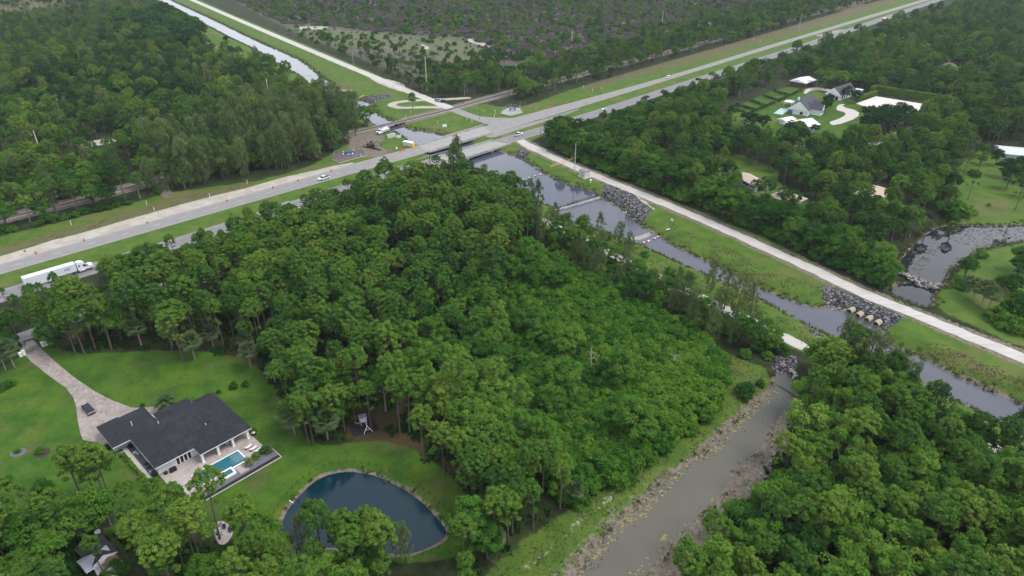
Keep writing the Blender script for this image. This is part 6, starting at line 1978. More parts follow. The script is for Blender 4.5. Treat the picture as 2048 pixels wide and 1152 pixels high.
t = thing('equipment_cabinet', 'pale equipment cabin with a grey roof on the canal bank beside the gravel road', 'cabin', (*G(1169, 353), 0), R(-55))
MB().box((0, 0, 1.6), (4.2, 3.6, 3.2)).build('wall', beige, t)
MB().box((0, 0, 3.28), (4.5, 3.9, .16)).build('roof', mat('grey_roofing', (.20, .21, .24), .7), t)
d_ = MB().box((.4, -1.83, 1.15), (1.0, .08, 2.1)).build('door', P_SILVER, t)
MB().box((.8, -1.89, 1.1), (.08, .06, .2)).build('handle', BLACK, d_)
MB().box((-2.5, -.5, .8), (.6, .9, 1.3)).build('meter_box', P_SILVER, t)
MB().box((0, 0, .06), (5.4, 4.8, .12)).build('slab', CREAM, t)
t = thing('vent_standpipe', 'short white mushroom-topped standpipe on the bank below the equipment cabin', 'standpipe', (*G(1181, 366), 0))
MB().tube([(0, 0, 0), (0, 0, 1.5)], .28, 10).build('pipe', TRIM, t)
MB().tube([(0, 0, 1.4), (0, 0, 1.8)], [.55, .35], 10).build('hood', TRIM, t)
t = thing('bank_marker', 'white board lying on the weedy bank by the lower buoys', 'board', (*G(1336, 459), .05), R(30))
MB().box((0, 0, .06), (1.9, .5, .1)).build('board', TRIM, t)
MB().box((0, .2, .0), (.1, .1, .3)).build('peg', creosote, t)
def barrier(label, a, b, group):
    p, q = G(*a), G(*b)
    L = math.hypot(q[0] - p[0], q[1] - p[1])
    t = thing('barrier_gate', label, 'gate', (*p, 0), math.atan2(q[1] - p[1], q[0] - p[0]), group)
    for z in (.55, 1.15):
        MB().tube([(0, 0, z), (L, 0, z)], .10, 6).build('rail', YELLOW, t)
    n = max(2, int(L / 3))
    for k in range(n + 1):
        MB().tube([(L * k / n, 0, -.2), (L * k / n, 0, 1.35)], .13, 6).build('post', YELLOW, t)
    return t
barrier('yellow pipe barrier on the canal side of the gravel road', (1101, 336), (1128, 327), 'yellow barriers at the gravel road')
barrier('yellow pipe barrier on the tree side of the gravel road', (1137, 323.5), (1153, 317), 'yellow barriers at the gravel road')
barrier('yellow pipe barrier at the canal crossing by the far dam boxes', (713, 201), (728, 193), None)
# dam boxes on the far canal
t = thing('dam_structure', 'concrete and timber dam boxes across the far canal behind the casuarinas', 'dam', (*G(664, 190), -.6), R(-22))
MB().box((-3.6, 0, .2), (7.5, 4.6, 2.0)).build('timber_box', mat('grey_planks', (.20, .165, .13), .85, .25, 2, streak=(.5, 5, 1)), t)
MB().box((3.3, 0, .35), (6.0, 4.2, 2.0)).build('concrete_box', CREAM, t)
for k in range(5):
    MB().box((-6 + k * 3.0, -2.7, -.3), (.45, .45, 3.0)).build('pile', creosote, t)
MB().box((0, 2.6, .9), (14, .25, .8)).build('walkway_rail', steel, t)
t = thing('timber_deck', 'grey planked deck on the bank beside the far dam boxes', 'deck', (*G(690, 182), .05), R(-10))
MB().box((0, 0, .2), (9.5, 6.0, .3)).build('planking', mat('grey_planks', (.2, .165, .13)), t)
mb = MB()
for a in (-4, 0, 4):
    for b in (-2.6, 2.6):
        mb.box((a, b, -.1), (.3, .3, .6))
mb.build('stumps', creosote, t)

# black silt fence in the woods
p, q = G(1650, 492), G(1722, 513)
L = math.hypot(q[0] - p[0], q[1] - p[1])
t = thing('silt_fence', 'black silt fence standing under the trees across the gravel road', 'fence', (*p, 0), math.atan2(q[1] - p[1], q[0] - p[0]))
MB().box((L * .28, 0, .75), (L * .55, .06, 1.3)).build('fabric', BLACK, t)
MB().box((L * .79, -.6, .75), (L * .42, .06, 1.3)).build('fabric', BLACK, t)
for k in range(9):
    MB().box((L * k / 8, .06, .8), (.07, .07, 1.7)).build('stake', creosote, t)

# dead snags in the thicket
for i, (px, h, lab) in enumerate([((1181, 754), 10, 'bleached dead tree with short branches in the leafy thicket'), ((1232, 765), 10.5, 'bleached dead tree with upturned branches beside the other in the thicket'), ((895, 545), 12, 'pale bare tree standing among the pines in the middle of the wood'), ((1345, 748), 7.5, 'broken pale snag in the right of the leafy thicket')]):
    tmb = make_snag(np.random.default_rng(60 + i), h)
    o = tmb.build('dead_tree', BARK_W)
    o.location = (*G(*px), 0)
    tag(o, lab, 'dead tree')

# ------------------------------------------------------------------ water plants, reeds and undergrowth
def flat_patches(name, px, z, n, size, seed, m, edge=False):
    r = np.random.default_rng(seed)
    poly = GP(px, z)
    A_ = np.array(poly)
    lo, hi = A_.min(0), A_.max(0)
    pts = lo + r.random((n * 8, 2)) * (hi - lo)
    pts = pts[inside(pts, poly)][:n]
    mb = MB()
    for i, (x, y) in enumerate(pts):
        s = size * r.uniform(.35, 1.4)
        k = 9
        a0 = r.uniform(0, 6.28)
        ring_ = [(x + s * r.uniform(.6, 1.2) * math.cos(a0 + 6.283 * j / k), y + s * r.uniform(.45, .9) * math.sin(a0 + 6.283 * j / k), z + .012 + .0006 * (i % 40)) for j in range(k)]
        mb.add(ring_, [tuple(range(k))])
    return tag(mb.build(name, m), kind='stuff')
ALGAE = mat('yellow_algae', (.23, .20, .085), .85, .25, 2, col2=(.15, .15, .06))
LILY = mat('lily_pads', (.050, .075, .025), .85, .35, 2, col2=(.075, .07, .04))
flat_patches('algae', [(1540, 772), (1566, 790), (1530, 812), (1500, 840), (1470, 868), (1440, 900), (1405, 922), (1378, 944), (1345, 972), (1330, 955), (1394, 908), (1440, 872), (1486, 826), (1519, 800)], -1.0, 300, .34, 51, ALGAE)
flat_patches('algae', [(1330, 958), (1350, 968), (1300, 1020), (1292, 1036), (1270, 1040), (1230, 1082), (1205, 1110), (1176, 1128), (1160, 1152), (1140, 1175), (1152, 1152), (1214, 1066), (1279, 1006)], -1.0, 190, .32, 52, ALGAE)
flat_patches('algae', [(1240, 1150), (1300, 1110), (1360, 1060), (1420, 1000), (1480, 930), (1500, 905), (1510, 910), (1470, 950), (1440, 985), (1374, 1056), (1336, 1093), (1290, 1140), (1260, 1170)], -1.0, 60, .26, 53, ALGAE)
flat_patches('algae', [(1325, 1072), (1332, 1070), (1330, 1080), (1322, 1082)], -1.0, 22, .35, 54, ALGAE)
flat_patches('algae', [(1560, 830), (1590, 800), (1596, 806), (1575, 832), (1548, 858), (1540, 856)], -1.0, 60, .34, 56, ALGAE)
flat_patches('lily_pads', [(1883, 456), (1986, 458), (2100, 450), (2100, 474), (2011, 486), (1948, 498), (1920, 500), (1905, 480), (1880, 480), (1870, 470)], -1.0, 230, .55, 57, LILY)
flat_patches('lily_pads', [(1800, 535), (1830, 500), (1860, 476), (1885, 470), (1880, 500), (1850, 530), (1850, 560), (1815, 550)], -1.0, 110, .5, 58, LILY)
flat_patches('lily_pads', [(1890, 560), (1925, 527), (1940, 512), (1915, 515), (1880, 545)], -1.0, 45, .5, 59, LILY)

def tufts(name, sites, h, m, seed, per=16, w=.05, spread=.5, z=None):
    """Upright blades in tufts."""
    r = np.random.default_rng(seed)
    S = np.asarray(sites)
    n = len(S) * per
    zz = np.repeat(bank_profile(S), per)
    c = np.repeat(S, per, 0) + r.normal(0, spread, (n, 2))
    hh = h * r.uniform(.5, 1.2, n)
    lean = r.normal(0, .35, (n, 2)) * hh[:, None]
    a = r.uniform(0, 6.28, n)
    d = np.stack([np.cos(a), np.sin(a)], 1) * (w * r.uniform(.7, 1.6, n))[:, None] * 3
    b0 = np.column_stack([c - d, zz - .05])
    b1 = np.column_stack([c + d, zz - .05])
    tp = np.column_stack([c + lean, zz + hh])
    md = np.column_stack([c + lean * .35 + d * 1.3, zz + hh * .55])
    V = np.stack([b0, b1, md, tp], 1).reshape(-1, 3)
    F = np.arange(4 * n).reshape(-1, 4)
    o = bpy.data.objects.new(name, leaf_mesh(name, V, F, r.random(n), m))
    COL.objects.link(o)
    o['tint'] = .5
    return tag(o, kind='stuff')
def along_bank(poly, step, off, seed, keep=None):
    r = np.random.default_rng(seed)
    pts = dense(grow(poly, off) + [grow(poly, off)[0]], step)
    pts = np.array(pts) + r.normal(0, .5, (len(pts), 2))
    return pts[r.random(len(pts)) < (keep or .8)]
rim = []
for nm, poly, lev, bank, m in WATER:
    if m == 'mud':
        rim += [along_bank(poly, 1.6, .9, 3, .35)]
    elif m in ('grey', 'blue', 'lagoon', 'bright'):
        rim += [along_bank(poly, 1.0, .7, 3), along_bank(poly, 1.5, 2.2, 4, .5)]
    else:
        rim += [along_bank(poly, .8, .8, 5, .25)]
rim = np.vstack(rim)
rim = rim[~inside(rim, grow(hwy_poly, 2)) & (np.abs(rim[:, 0]) < 700)]
tufts('reeds', rim, .7, L_REED, 8, 12, .05, .45)
def area_sites(px, n, seed):
    r = np.random.default_rng(seed)
    poly = GP(px)
    A_ = np.array(poly)
    lo, hi = A_.min(0), A_.max(0)
    pts = lo + r.random((n * 6, 2)) * (hi - lo)
    pts = pts[inside(pts, poly)][:n]
    return pts
weeds = np.vstack([area_sites(p, n, 70 + i) for i, (p, n) in enumerate([(mud_bank_l, 700), (mud_bank_r, 260), (drain, 420), ([(1830, 690), (1900, 725), (2048, 795), (2120, 830), (2120, 800), (2048, 760), (1900, 700), (1850, 680)], 420), ([(1330, 470), (1400, 500), (1540, 570), (1640, 600), (1640, 575), (1540, 540), (1420, 480), (1345, 445)], 420),
                                                                        (dry_strip, 500), (dry_track, 200), (work_site, 60), ([(1150, 470), (1300, 530), (1400, 580), (1540, 640), (1620, 690), (1630, 670), (1560, 620), (1400, 548), (1290, 500), (1170, 455)], 420)])])
weeds = weeds[(np.arange(len(weeds)) % 5) < 2]
road_ok = np.ones(len(weeds), bool)
for line, w in ((road_a_s, 3.4), (path_b, 2.6), (rail_c, 3)):
    road_ok &= dist_line(weeds, line) > w
road_ok &= ~inside(weeds, band(hw_far_up, hw_far_lo)) & ~inside(weeds, band(hw_near_up, hw_near_lo))
tufts('weeds', weeds[road_ok], .36, L_REED, 9, 10, .05, 1.0)['tint'] = .85
fl = np.vstack([area_sites([(0, 612), (430, 482), (760, 372), (960, 362), (1080, 480), (1180, 560), (1340, 645), (1450, 745), (1400, 840), (1200, 990), (1000, 1110), (930, 1180), (940, 1000), (880, 925), (640, 885), (500, 715), (90, 700), (-60, 720)], 2600, 90),
                area_sites([(1320, 1240), (1510, 1010), (1610, 800), (1660, 735), (1860, 850), (2100, 985), (2100, 1300)], 900, 91), area_sites([(-60, 1090), (240, 1070), (640, 1125), (960, 1120), (960, 1300), (-60, 1300)], 700, 92)])
fl = fl[clear_mask(fl)]
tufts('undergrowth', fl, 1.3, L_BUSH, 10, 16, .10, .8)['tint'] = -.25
# ------------------------------------------------------------------ the houses and farm buildings across the canal
def frame_of(a, b):
    p, q = G(*a), G(*b)
    return p, math.atan2(q[1] - p[1], q[0] - p[0]), math.hypot(q[0] - p[0], q[1] - p[1])
SLATE = mat('slate_roof', (.062, .063, .076), .85, .15, 1.5)
WROOF = mat('white_metal_roof', (.62, .63, .64), .6, .08, .8, streak=(6, .3, 1))
TROOF = mat('tan_metal_roof', (.46, .375, .30), .7, .1, .8, streak=(6, .3, 1))
SROOF = mat('silver_metal_roof', (.52, .56, .60), .45, .14, .5, streak=(6, .3, 1))
THATCH = mat('thatch', (.17, .145, .115), .95, .3, 2)
POOLB = water_material('bright_pool_water', (.10, .30, .34), .05, 2, .4)
p, a, w = frame_of((1575, 227), (1614, 233))
t = thing('farmhouse', 'white gabled farmhouse with a dark slate roof beside the paddocks', 'house', (*p, 0), a)
Lh = 27
MB().box((w / 2, Lh / 2 + .3, 1.7), (w, Lh, 3.4)).build('wall', WHITE, t)
mb = MB()
for v, th_ in ((.3, .3), (Lh, .3)):
    mb.add([(0, v, 3.4), (w, v, 3.4), (w / 2, v, 8.0), (0, v + th_, 3.4), (w, v + th_, 3.4), (w / 2, v + th_, 8.0)], [(0, 1, 2), (5, 4, 3), (0, 2, 5, 3), (1, 4, 5, 2)])
mb.build('gable', WHITE, t)
MB().gable(-.6, w + .6, -.2, Lh + 1, 3.15, 5.1, 'v').build('roof', [SLATE, TRIM], t)
mb = MB().box((w + 3.2, 9, 1.7), (6.4, 6.5, 3.4))
mb.add([(w + 6.4, 5.75, 3.4), (w + 6.4, 12.25, 3.4), (w + 6.4, 9, 6.0)], [(0, 1, 2)])
mb.build('wing_wall', WHITE, t)
MB().gable(w * .5, w + 6.8, 5.2, 12.8, 3.2, 3.1, 'u').build('wing_roof', [SLATE, TRIM], t)
MB().box((w + 2.4, 19, 1.5), (4.8, 6, 3.0)).build('porch_wall', WHITE, t)
MB().gable(w * .6, w + 5.2, 15.6, 22.4, 3.05, 2.6, 'u').build('porch_roof', [SLATE, TRIM], t)
for u, z, ww, hh in ((w * .42, 4.6, .7, 1.3), (w * .58, 4.6, .7, 1.3), (w * .68, 1.3, 1.6, 1.5)):
    MB().box((u, .12, z), (ww, .4, hh)).build('window', GLASS, t)
for v in (7.8, 10.0):
    MB().box((w + 6.42, v, 2.0), (.1, 1.2, 1.5)).build('window', GLASS, t)
MB().box((1.2, .1, 1.3), (3.0, .3, 2.4)).build('glass_doors', mat('pale_glass', (.10, .16, .17), .1), t)
MB().box((w * .3, 6, 8.4), (1, 1, 1.8)).build('chimney', WHITE, t)
p2 = G(1555, 224.5)
t = thing('swimming_pool', 'pale blue swimming pool in front of the white farmhouse', 'swimming pool', (*G(1563, 223), .0), a)
MB().box((0, 0, .04), (5.5, 15, .08)).build('coping', CREAM, t)
MB().box((0, 0, .06), (4.4, 13.6, .08)).build('water', POOLB, t)
t = thing('pool_cabana', 'white open cabana at the paddock end of the bright pool', 'cabana', (*G(1577, 211), 0), a)
MB().hip(-2.8, 2.8, -2.8, 2.8, 2.7, .35).build('roof', [WROOF, TRIM], t)
for u in (-2.4, 2.4):
    for v in (-2.4, 2.4):
        MB().box((u, v, 1.3), (.25, .25, 2.6)).build('post', TRIM, t)
p, a2, w2 = frame_of((1646, 196), (1679, 206))
t = thing('stable_house', 'white stable house with a dark slate roof at the head of the pale drive', 'house', (*G(1650, 196), 0), R(-48))
MB().box((5.0, 11, 1.7), (10, 22, 3.4)).build('wall', WHITE, t)
MB().gable(-.6, 10.6, -.6, 22.6, 3.2, 4.6, 'v').build('roof', [SLATE, WHITE], t)
for v in (3, 6.5, 10, 13.5, 17):
    MB().box((10.03, v, 1.5), (.12, 1.4, 1.8)).build('window', GLASS, t)
for u in (2.2, 5.0, 7.8):
    MB().box((u, -.03, 1.2), (1.8, .12, 2.3)).build('door', GLASS, t)
t = thing('gatehouse', 'small white flat-roofed lookout beside the stable house and clipped hedge', 'lookout', (*G(1715, 190), 0), R(-45))
MB().box((0, 0, 1.8), (4, 4, 3.6)).build('wall', WHITE, t)
MB().box((0, 0, 3.7), (5, 5, .25)).build('roof', WROOF, t)
MB().box((0, -2.03, 2.0), (2.6, .1, 1.6)).build('window', GLASS, t)
MB().box((-1.0, 2.02, 1.1), (1.0, .1, 2.2)).build('door', GLASS, t)
t = thing('barn', 'brown-walled barn with a white metal roof behind the paddocks', 'barn', (*G(1604, 171), 0), R(-46))
MB().box((0, 0, 1.8), (11, 15, 3.6)).build('wall', mat('brown_siding', (.085, .05, .05), .8, .2, 2), t)
MB().gable(-6.2, 6.2, -8.4, 8.4, 3.7, 1.7, 'v').build('roof', [WROOF, TRIM], t)
MB().box((5.53, 0, 1.5), (.12, 4, 3.0)).build('door', BLACK, t)
t = thing('carport', 'white-roofed carport in front of the farmhouse', 'carport', (*G(1572, 247), 0), R(32))
MB().box((0, .5, 1.2), (7.5, 3.6, 2.4)).build('wall', WHITE, t)
MB().gable(-5, 5, -3.2, 3.2, 2.7, .9, 'u').build('roof', [WROOF, TRIM], t)
MB().box((-1.5, -1.33, 1.0), (3.0, .1, 2.0)).build('opening', BLACK, t)
t = thing('arena_barn', 'large white-roofed barn behind the dark oaks below the farmhouse', 'barn', (*G(1598, 263), 0), R(30))
MB().box((0, 0, 2.2), (16, 11, 4.4)).build('wall', WHITE, t)
MB().gable(-9, 9, -6.5, 6.5, 4.5, 2.2, 'u').build('roof', [WROOF, WHITE], t)
MB().box((-8.03, 0, 1.7), (.12, 3.6, 3.4)).build('door', P_SILVER, t)
sheet('farm_drive', smooth_poly(GP([(1655, 245), (1670, 252), (1717, 235), (1718, 222), (1682, 213), (1692, 208), (1676, 209), (1671, 220), (1689, 224), (1692, 229), (1680, 237)]), 1), .02, CREAM)
sheet('riding_arena', GP([(1712, 207), (1752, 192.5), (1897, 216), (1884, 224), (1820, 232), (1760, 224)]), .02, mat('arena_sand', (.60, .565, .52), .95, .08, .5))
sheet('yard_track', smooth_poly(GP([(1606, 186), (1614, 176), (1636, 174), (1680, 182), (1676, 186), (1640, 180), (1622, 180), (1612, 188)]), 1), .02, CREAM)
sheet('lane', smooth_poly(GP([(1715, 298), (1735, 286), (1768, 275), (1798, 260), (1822, 252), (1832, 258), (1804, 270), (1778, 284), (1745, 296), (1725, 306)]), 1), .02, ASPH2)
hedge('long clipped hedge along the back of the riding arena', GP([(1740, 187), (1752, 184), (1800, 193), (1860, 202), (1910, 210)]), 3.0, 5.0, 21, 1.1, 70, .75, 'arena_hedge')
hedge('lower clipped hedge at the stable end of the riding arena', GP([(1715, 201), (1735, 195), (1752, 190)]), 2.6, 3.0, 22, 1.1, 70, .75, 'arena_hedge')
# paddock rows: young cypress hedges and white rails
rows = [((1473, 211), (1510, 222)), ((1500, 203), (1530, 213)), ((1527, 193), (1560, 204)), ((1548, 184), (1580, 193)), ((1500, 228), (1530, 215)), ((1530, 215), (1562, 201)), ((1562, 201), (1590, 188)), ((1462, 218), (1490, 226)), ((1590, 188), (1602, 182))]
words_ = ['nearest the dark woods', 'second from the dark woods', 'third from the dark woods', 'closest to the barn', 'at the pool lawn near end', 'in the middle of the pool lawn side', 'at the farm drive end', 'at the near woods corner', 'by the barn corner']
for i, (s, e) in enumerate(rows):
    hedge('row of small dark cypresses edging the paddocks, ' + words_[i], GP([s, e]), 1.0, 1.9, 30 + i, -.2, 30, .5, 'cypress_row')
    p, q = G(*s), G(*e)
    L = math.hypot(q[0] - p[0], q[1] - p[1])
    t = thing('paddock_fence', 'white rail fence of the paddocks, ' + words_[i], 'fence', (p[0] + .9, p[1] + .9, 0), math.atan2(q[1] - p[1], q[0] - p[0]))
    for z in (.5, 1.1):
        MB().box((L / 2, 0, z), (L, .06, .14)).build('rail', TRIM, t)
    for k in range(int(L / 3) + 1):
        MB().box((k * 3.0, 0, .6), (.14, .14, 1.3)).build('post', TRIM, t)

def gable_shed(name, label, cat, p, ang, L, W, h, rise, rm, wm, open_end=True):
    t = thing(name, label, cat, (*p, 0), ang)
    MB().box((0, 0, h / 2), (L - 1.2, W - 1.2, h)).build('wall', wm, t)
    MB().gable(-L / 2, L / 2, -W / 2, W / 2, h, rise, 'u').build('roof', [rm, rm], t)
    if open_end:
        MB().box((L / 2 - .58, 0, h * .45), (.1, W * .5, h * .85)).build('opening', BLACK, t)
    MB().box((0, -W / 2 + .57, h * .5), (L * .3, .1, h * .35)).build('window', GLASS, t)
    return t
gable_shed('shed', 'tan-roofed shed with pale blue side panels in the grassy clearing', 'shed', (111.5, 300.0), R(-70), 15.0, 8.5, 2.8, 1.3, TROOF, mat('pale_blue_panels', (.42, .48, .54), .6, .06, 2))
t = thing('cottage', 'tan hip-roofed cottage half hidden by palms below the tan-roofed shed', 'cottage', (120.6, 279.0, 0), R(-50))
MB().box((0, 0, 1.4), (10, 8, 2.8)).build('wall', WHITE, t)
MB().hip(-6.4, 6.4, -5.2, 5.2, 2.8, .42).build('roof', [TROOF, TRIM], t)
MB().box((-1, -4.03, 1.5), (1.6, .1, 1.2)).build('window', GLASS, t)
MB().box((2.5, -4.03, 1.1), (1.0, .1, 2.1)).build('door', BLACK, t)
t = thing('cottage', 'tan hip-roofed house deepest in the trees near the lagoon', 'house', (160.2, 283.5, 0), R(38))
MB().box((0, 0, 1.5), (15, 9, 3.0)).build('wall', beige, t)
MB().hip(-9, 9, -5.8, 5.8, 3.0, .42).build('roof', [TROOF, TRIM], t)
MB().box((2, -4.53, 1.6), (1.8, .1, 1.2)).build('window', GLASS, t)
MB().box((-3, -4.53, 1.1), (1.0, .1, 2.1)).build('door', BLACK, t)
gable_shed('metal_barn', 'silver metal-roofed barn at the edge of the right lawn', 'barn', (262.5, 340.5), R(-20), 22, 15, 3.2, 1.6, SROOF, P_SILVER)
t = thing('palm_shelter', 'weathered thatched hut roof poking out of the far right woods', 'hut', (*G(1892, 152), 0), R(-30))
MB().hip(-8, 8, -6, 6, 5.0, .8).build('roof', [THATCH, THATCH], t)
MB().hip(5, 20, -4.5, 4.5, 3.4, .6).build('lower_roof', [mat('weathered_shingles', (.19, .17, .16), .9, .2, 2), THATCH], t)
for u in (-7, 0, 7, 18):
    for v in (-3.8, 3.8):
        MB().box((u, v, 2.2), (.4, .4, 4.4)).build('post', creosote, t)
t = thing('cabin', 'grey-roofed cabin hidden among the pines in the middle of the wood', 'cabin', (*G(800, 534), 0), R(20))
MB().box((0, 0, 1.4), (8, 6, 2.8)).build('wall', mat('dark_siding', (.05, .05, .055), .8), t)
MB().gable(-4.8, 4.8, -3.8, 3.8, 2.8, 1.6, 'u').build('roof', [mat('aged_grey_roof', (.20, .20, .215), .8, .25, 1.2), TRIM], t)
MB().box((0, -3.03, 1.1), (1.0, .1, 2.1)).build('door', BLACK, t)
MB().box((-2.4, -3.03, 1.5), (1.2, .1, 1.1)).build('window', GLASS, t)
# ------------------------------------------------------------------ set the plants out: the largest in view as things, the far rest as one wood per kind
HOUSE_ANG = R(47)
PHRASE = {'pine_tree': ('pine tree', 'slash pine'), 'broadleaf_tree': ('broadleaf tree', 'bushy broadleaf tree'), 'pale_barked_tree': ('broadleaf tree', 'plumed pale-barked tree'),
          'casuarina_tree': ('casuarina', 'feathery casuarina'), 'palm_tree': ('palm', 'cabbage palm'), 'leafy_shrub': ('shrub', 'dense leafy shrub'), 'singed_shrub': ('shrub', 'grey singed shrub')}
MARKS = [('the driveway gate', 60, 700), ('the parked semi truck', 110, 590), ('the frontage road', 250, 620), ('the cone-lined shoulder', 400, 500), ('the guardrail', 680, 400), ('the highway bridges', 900, 360), ('the dark pole by the bridge', 850, 350),
         ('the hidden roof in the wood', 800, 540), ('the white cars under the pines', 390, 590), ('the front lawn palms', 420, 700), ('the play set', 720, 830), ('the mown lawn corner', 560, 740), ('the heart of the wood', 720, 660), ('the leafy thicket edge', 980, 620),
         ('the round pond', 830, 960), ('the bare canal track', 1060, 1060), ('the dead snags', 1200, 760), ('the grassy drain', 1250, 620), ('the weir', 1120, 430), ('the riprap pool', 1240, 500), ('the buoy line', 1320, 540), ('the culvert pipes', 1640, 660), ('the drain outfall', 1570, 730),
         ('the algae-edged canal', 1400, 930), ('the white sand patch', 1540, 920), ('the straight canal', 1880, 830), ('the gravel path bend', 1990, 920), ('the side ditch', 1980, 1010), ('the grove heart', 1720, 960), ('the grove canal corner', 1500, 1100), ('the far grove side', 1850, 1120),
         ('the fire pit', 446, 1070), ('the small shed', 215, 1120), ('the swimming pool', 400, 990), ('the side hedge', 250, 960), ('the pond outlet', 700, 1120), ('the lower lawn edge', 560, 1120), ('the bottom track', 930, 1140),
         ('the junction', 1090, 280), ('the yellow gate', 1150, 310), ('the equipment cabinet', 1200, 330), ('the tan-roofed shed', 1500, 370), ('the second tan roof', 1570, 410), ('the third tan roof', 1740, 400), ('the black silt fence', 1690, 520), ('the lagoon', 1840, 480), ('the rock weir', 1840, 580),
         ('the corner lawn', 2000, 640), ('the grey road', 1760, 290), ('the white house', 1620, 250), ('the riding arena', 1830, 220), ('the paddocks', 1490, 220), ('the red pickup', 1290, 210), ('the highway crossover', 1660, 90), ('the thatched roof', 1910, 160), ('the silver roof', 2020, 320), ('the right lawn', 1960, 380),
         ('the level crossing', 930, 195), ('the electric compound', 1030, 205), ('the utility pole line', 1150, 150), ('the dry verge', 1300, 130), ('the far railway', 1560, 45), ('the blue meter yard', 690, 330), ('the service truck', 740, 260), ('the dam boxes', 660, 215), ('the railway gap', 300, 390), ('the power line', 80, 330), ('the pale clearing', 190, 300), ('the sandy shoulder', 520, 350), ('the far canal', 470, 130)]
MARKW = np.array([G(x, y) for _, x, y in MARKS])

def visible_size(x, y, h):
    """Height of a plant in photo pixels, 0 outside the frame."""
    t = y * CP + CAM_H * SP
    if t < 5:
        return 0
    best = 0
    for z in (0, h):
        dz = CAM_H - z
        tt = y * CP + dz * SP
        px = 1024 + FOC * x / tt
        py = 576 + FOC * (dz * CP - y * SP) / tt
        if -40 < px < 2088 and -40 < py < 1192:
            best = h * FOC / tt
    return best
HGT = {'pine_tree': 17.5, 'broadleaf_tree': 11, 'pale_barked_tree': 15, 'casuarina_tree': 18, 'palm_tree': 7.5, 'leafy_shrub': 4.4, 'singed_shrub': 2.2}
CAP = {'pine_tree': 300, 'broadleaf_tree': 290, 'pale_barked_tree': 230, 'casuarina_tree': 190, 'palm_tree': 80, 'leafy_shrub': 290, 'singed_shrub': 0}

def tone_word(t):
    return 'dark green' if t < .22 else 'mid-green' if t < .5 else 'light green' if t < .74 else 'yellow-green'
SIZES = {'pine_tree': ('low', 'middling', 'tall'), 'broadleaf_tree': ('small', 'rounded', 'broad'), 'pale_barked_tree': ('small', 'lumpy', 'tall'), 'casuarina_tree': ('young', 'middling', 'tall'), 'palm_tree': ('short', 'round-headed', 'tall'), 'leafy_shrub': ('low', 'rounded', 'big'), 'singed_shrub': ('low', 'rounded', 'big')}

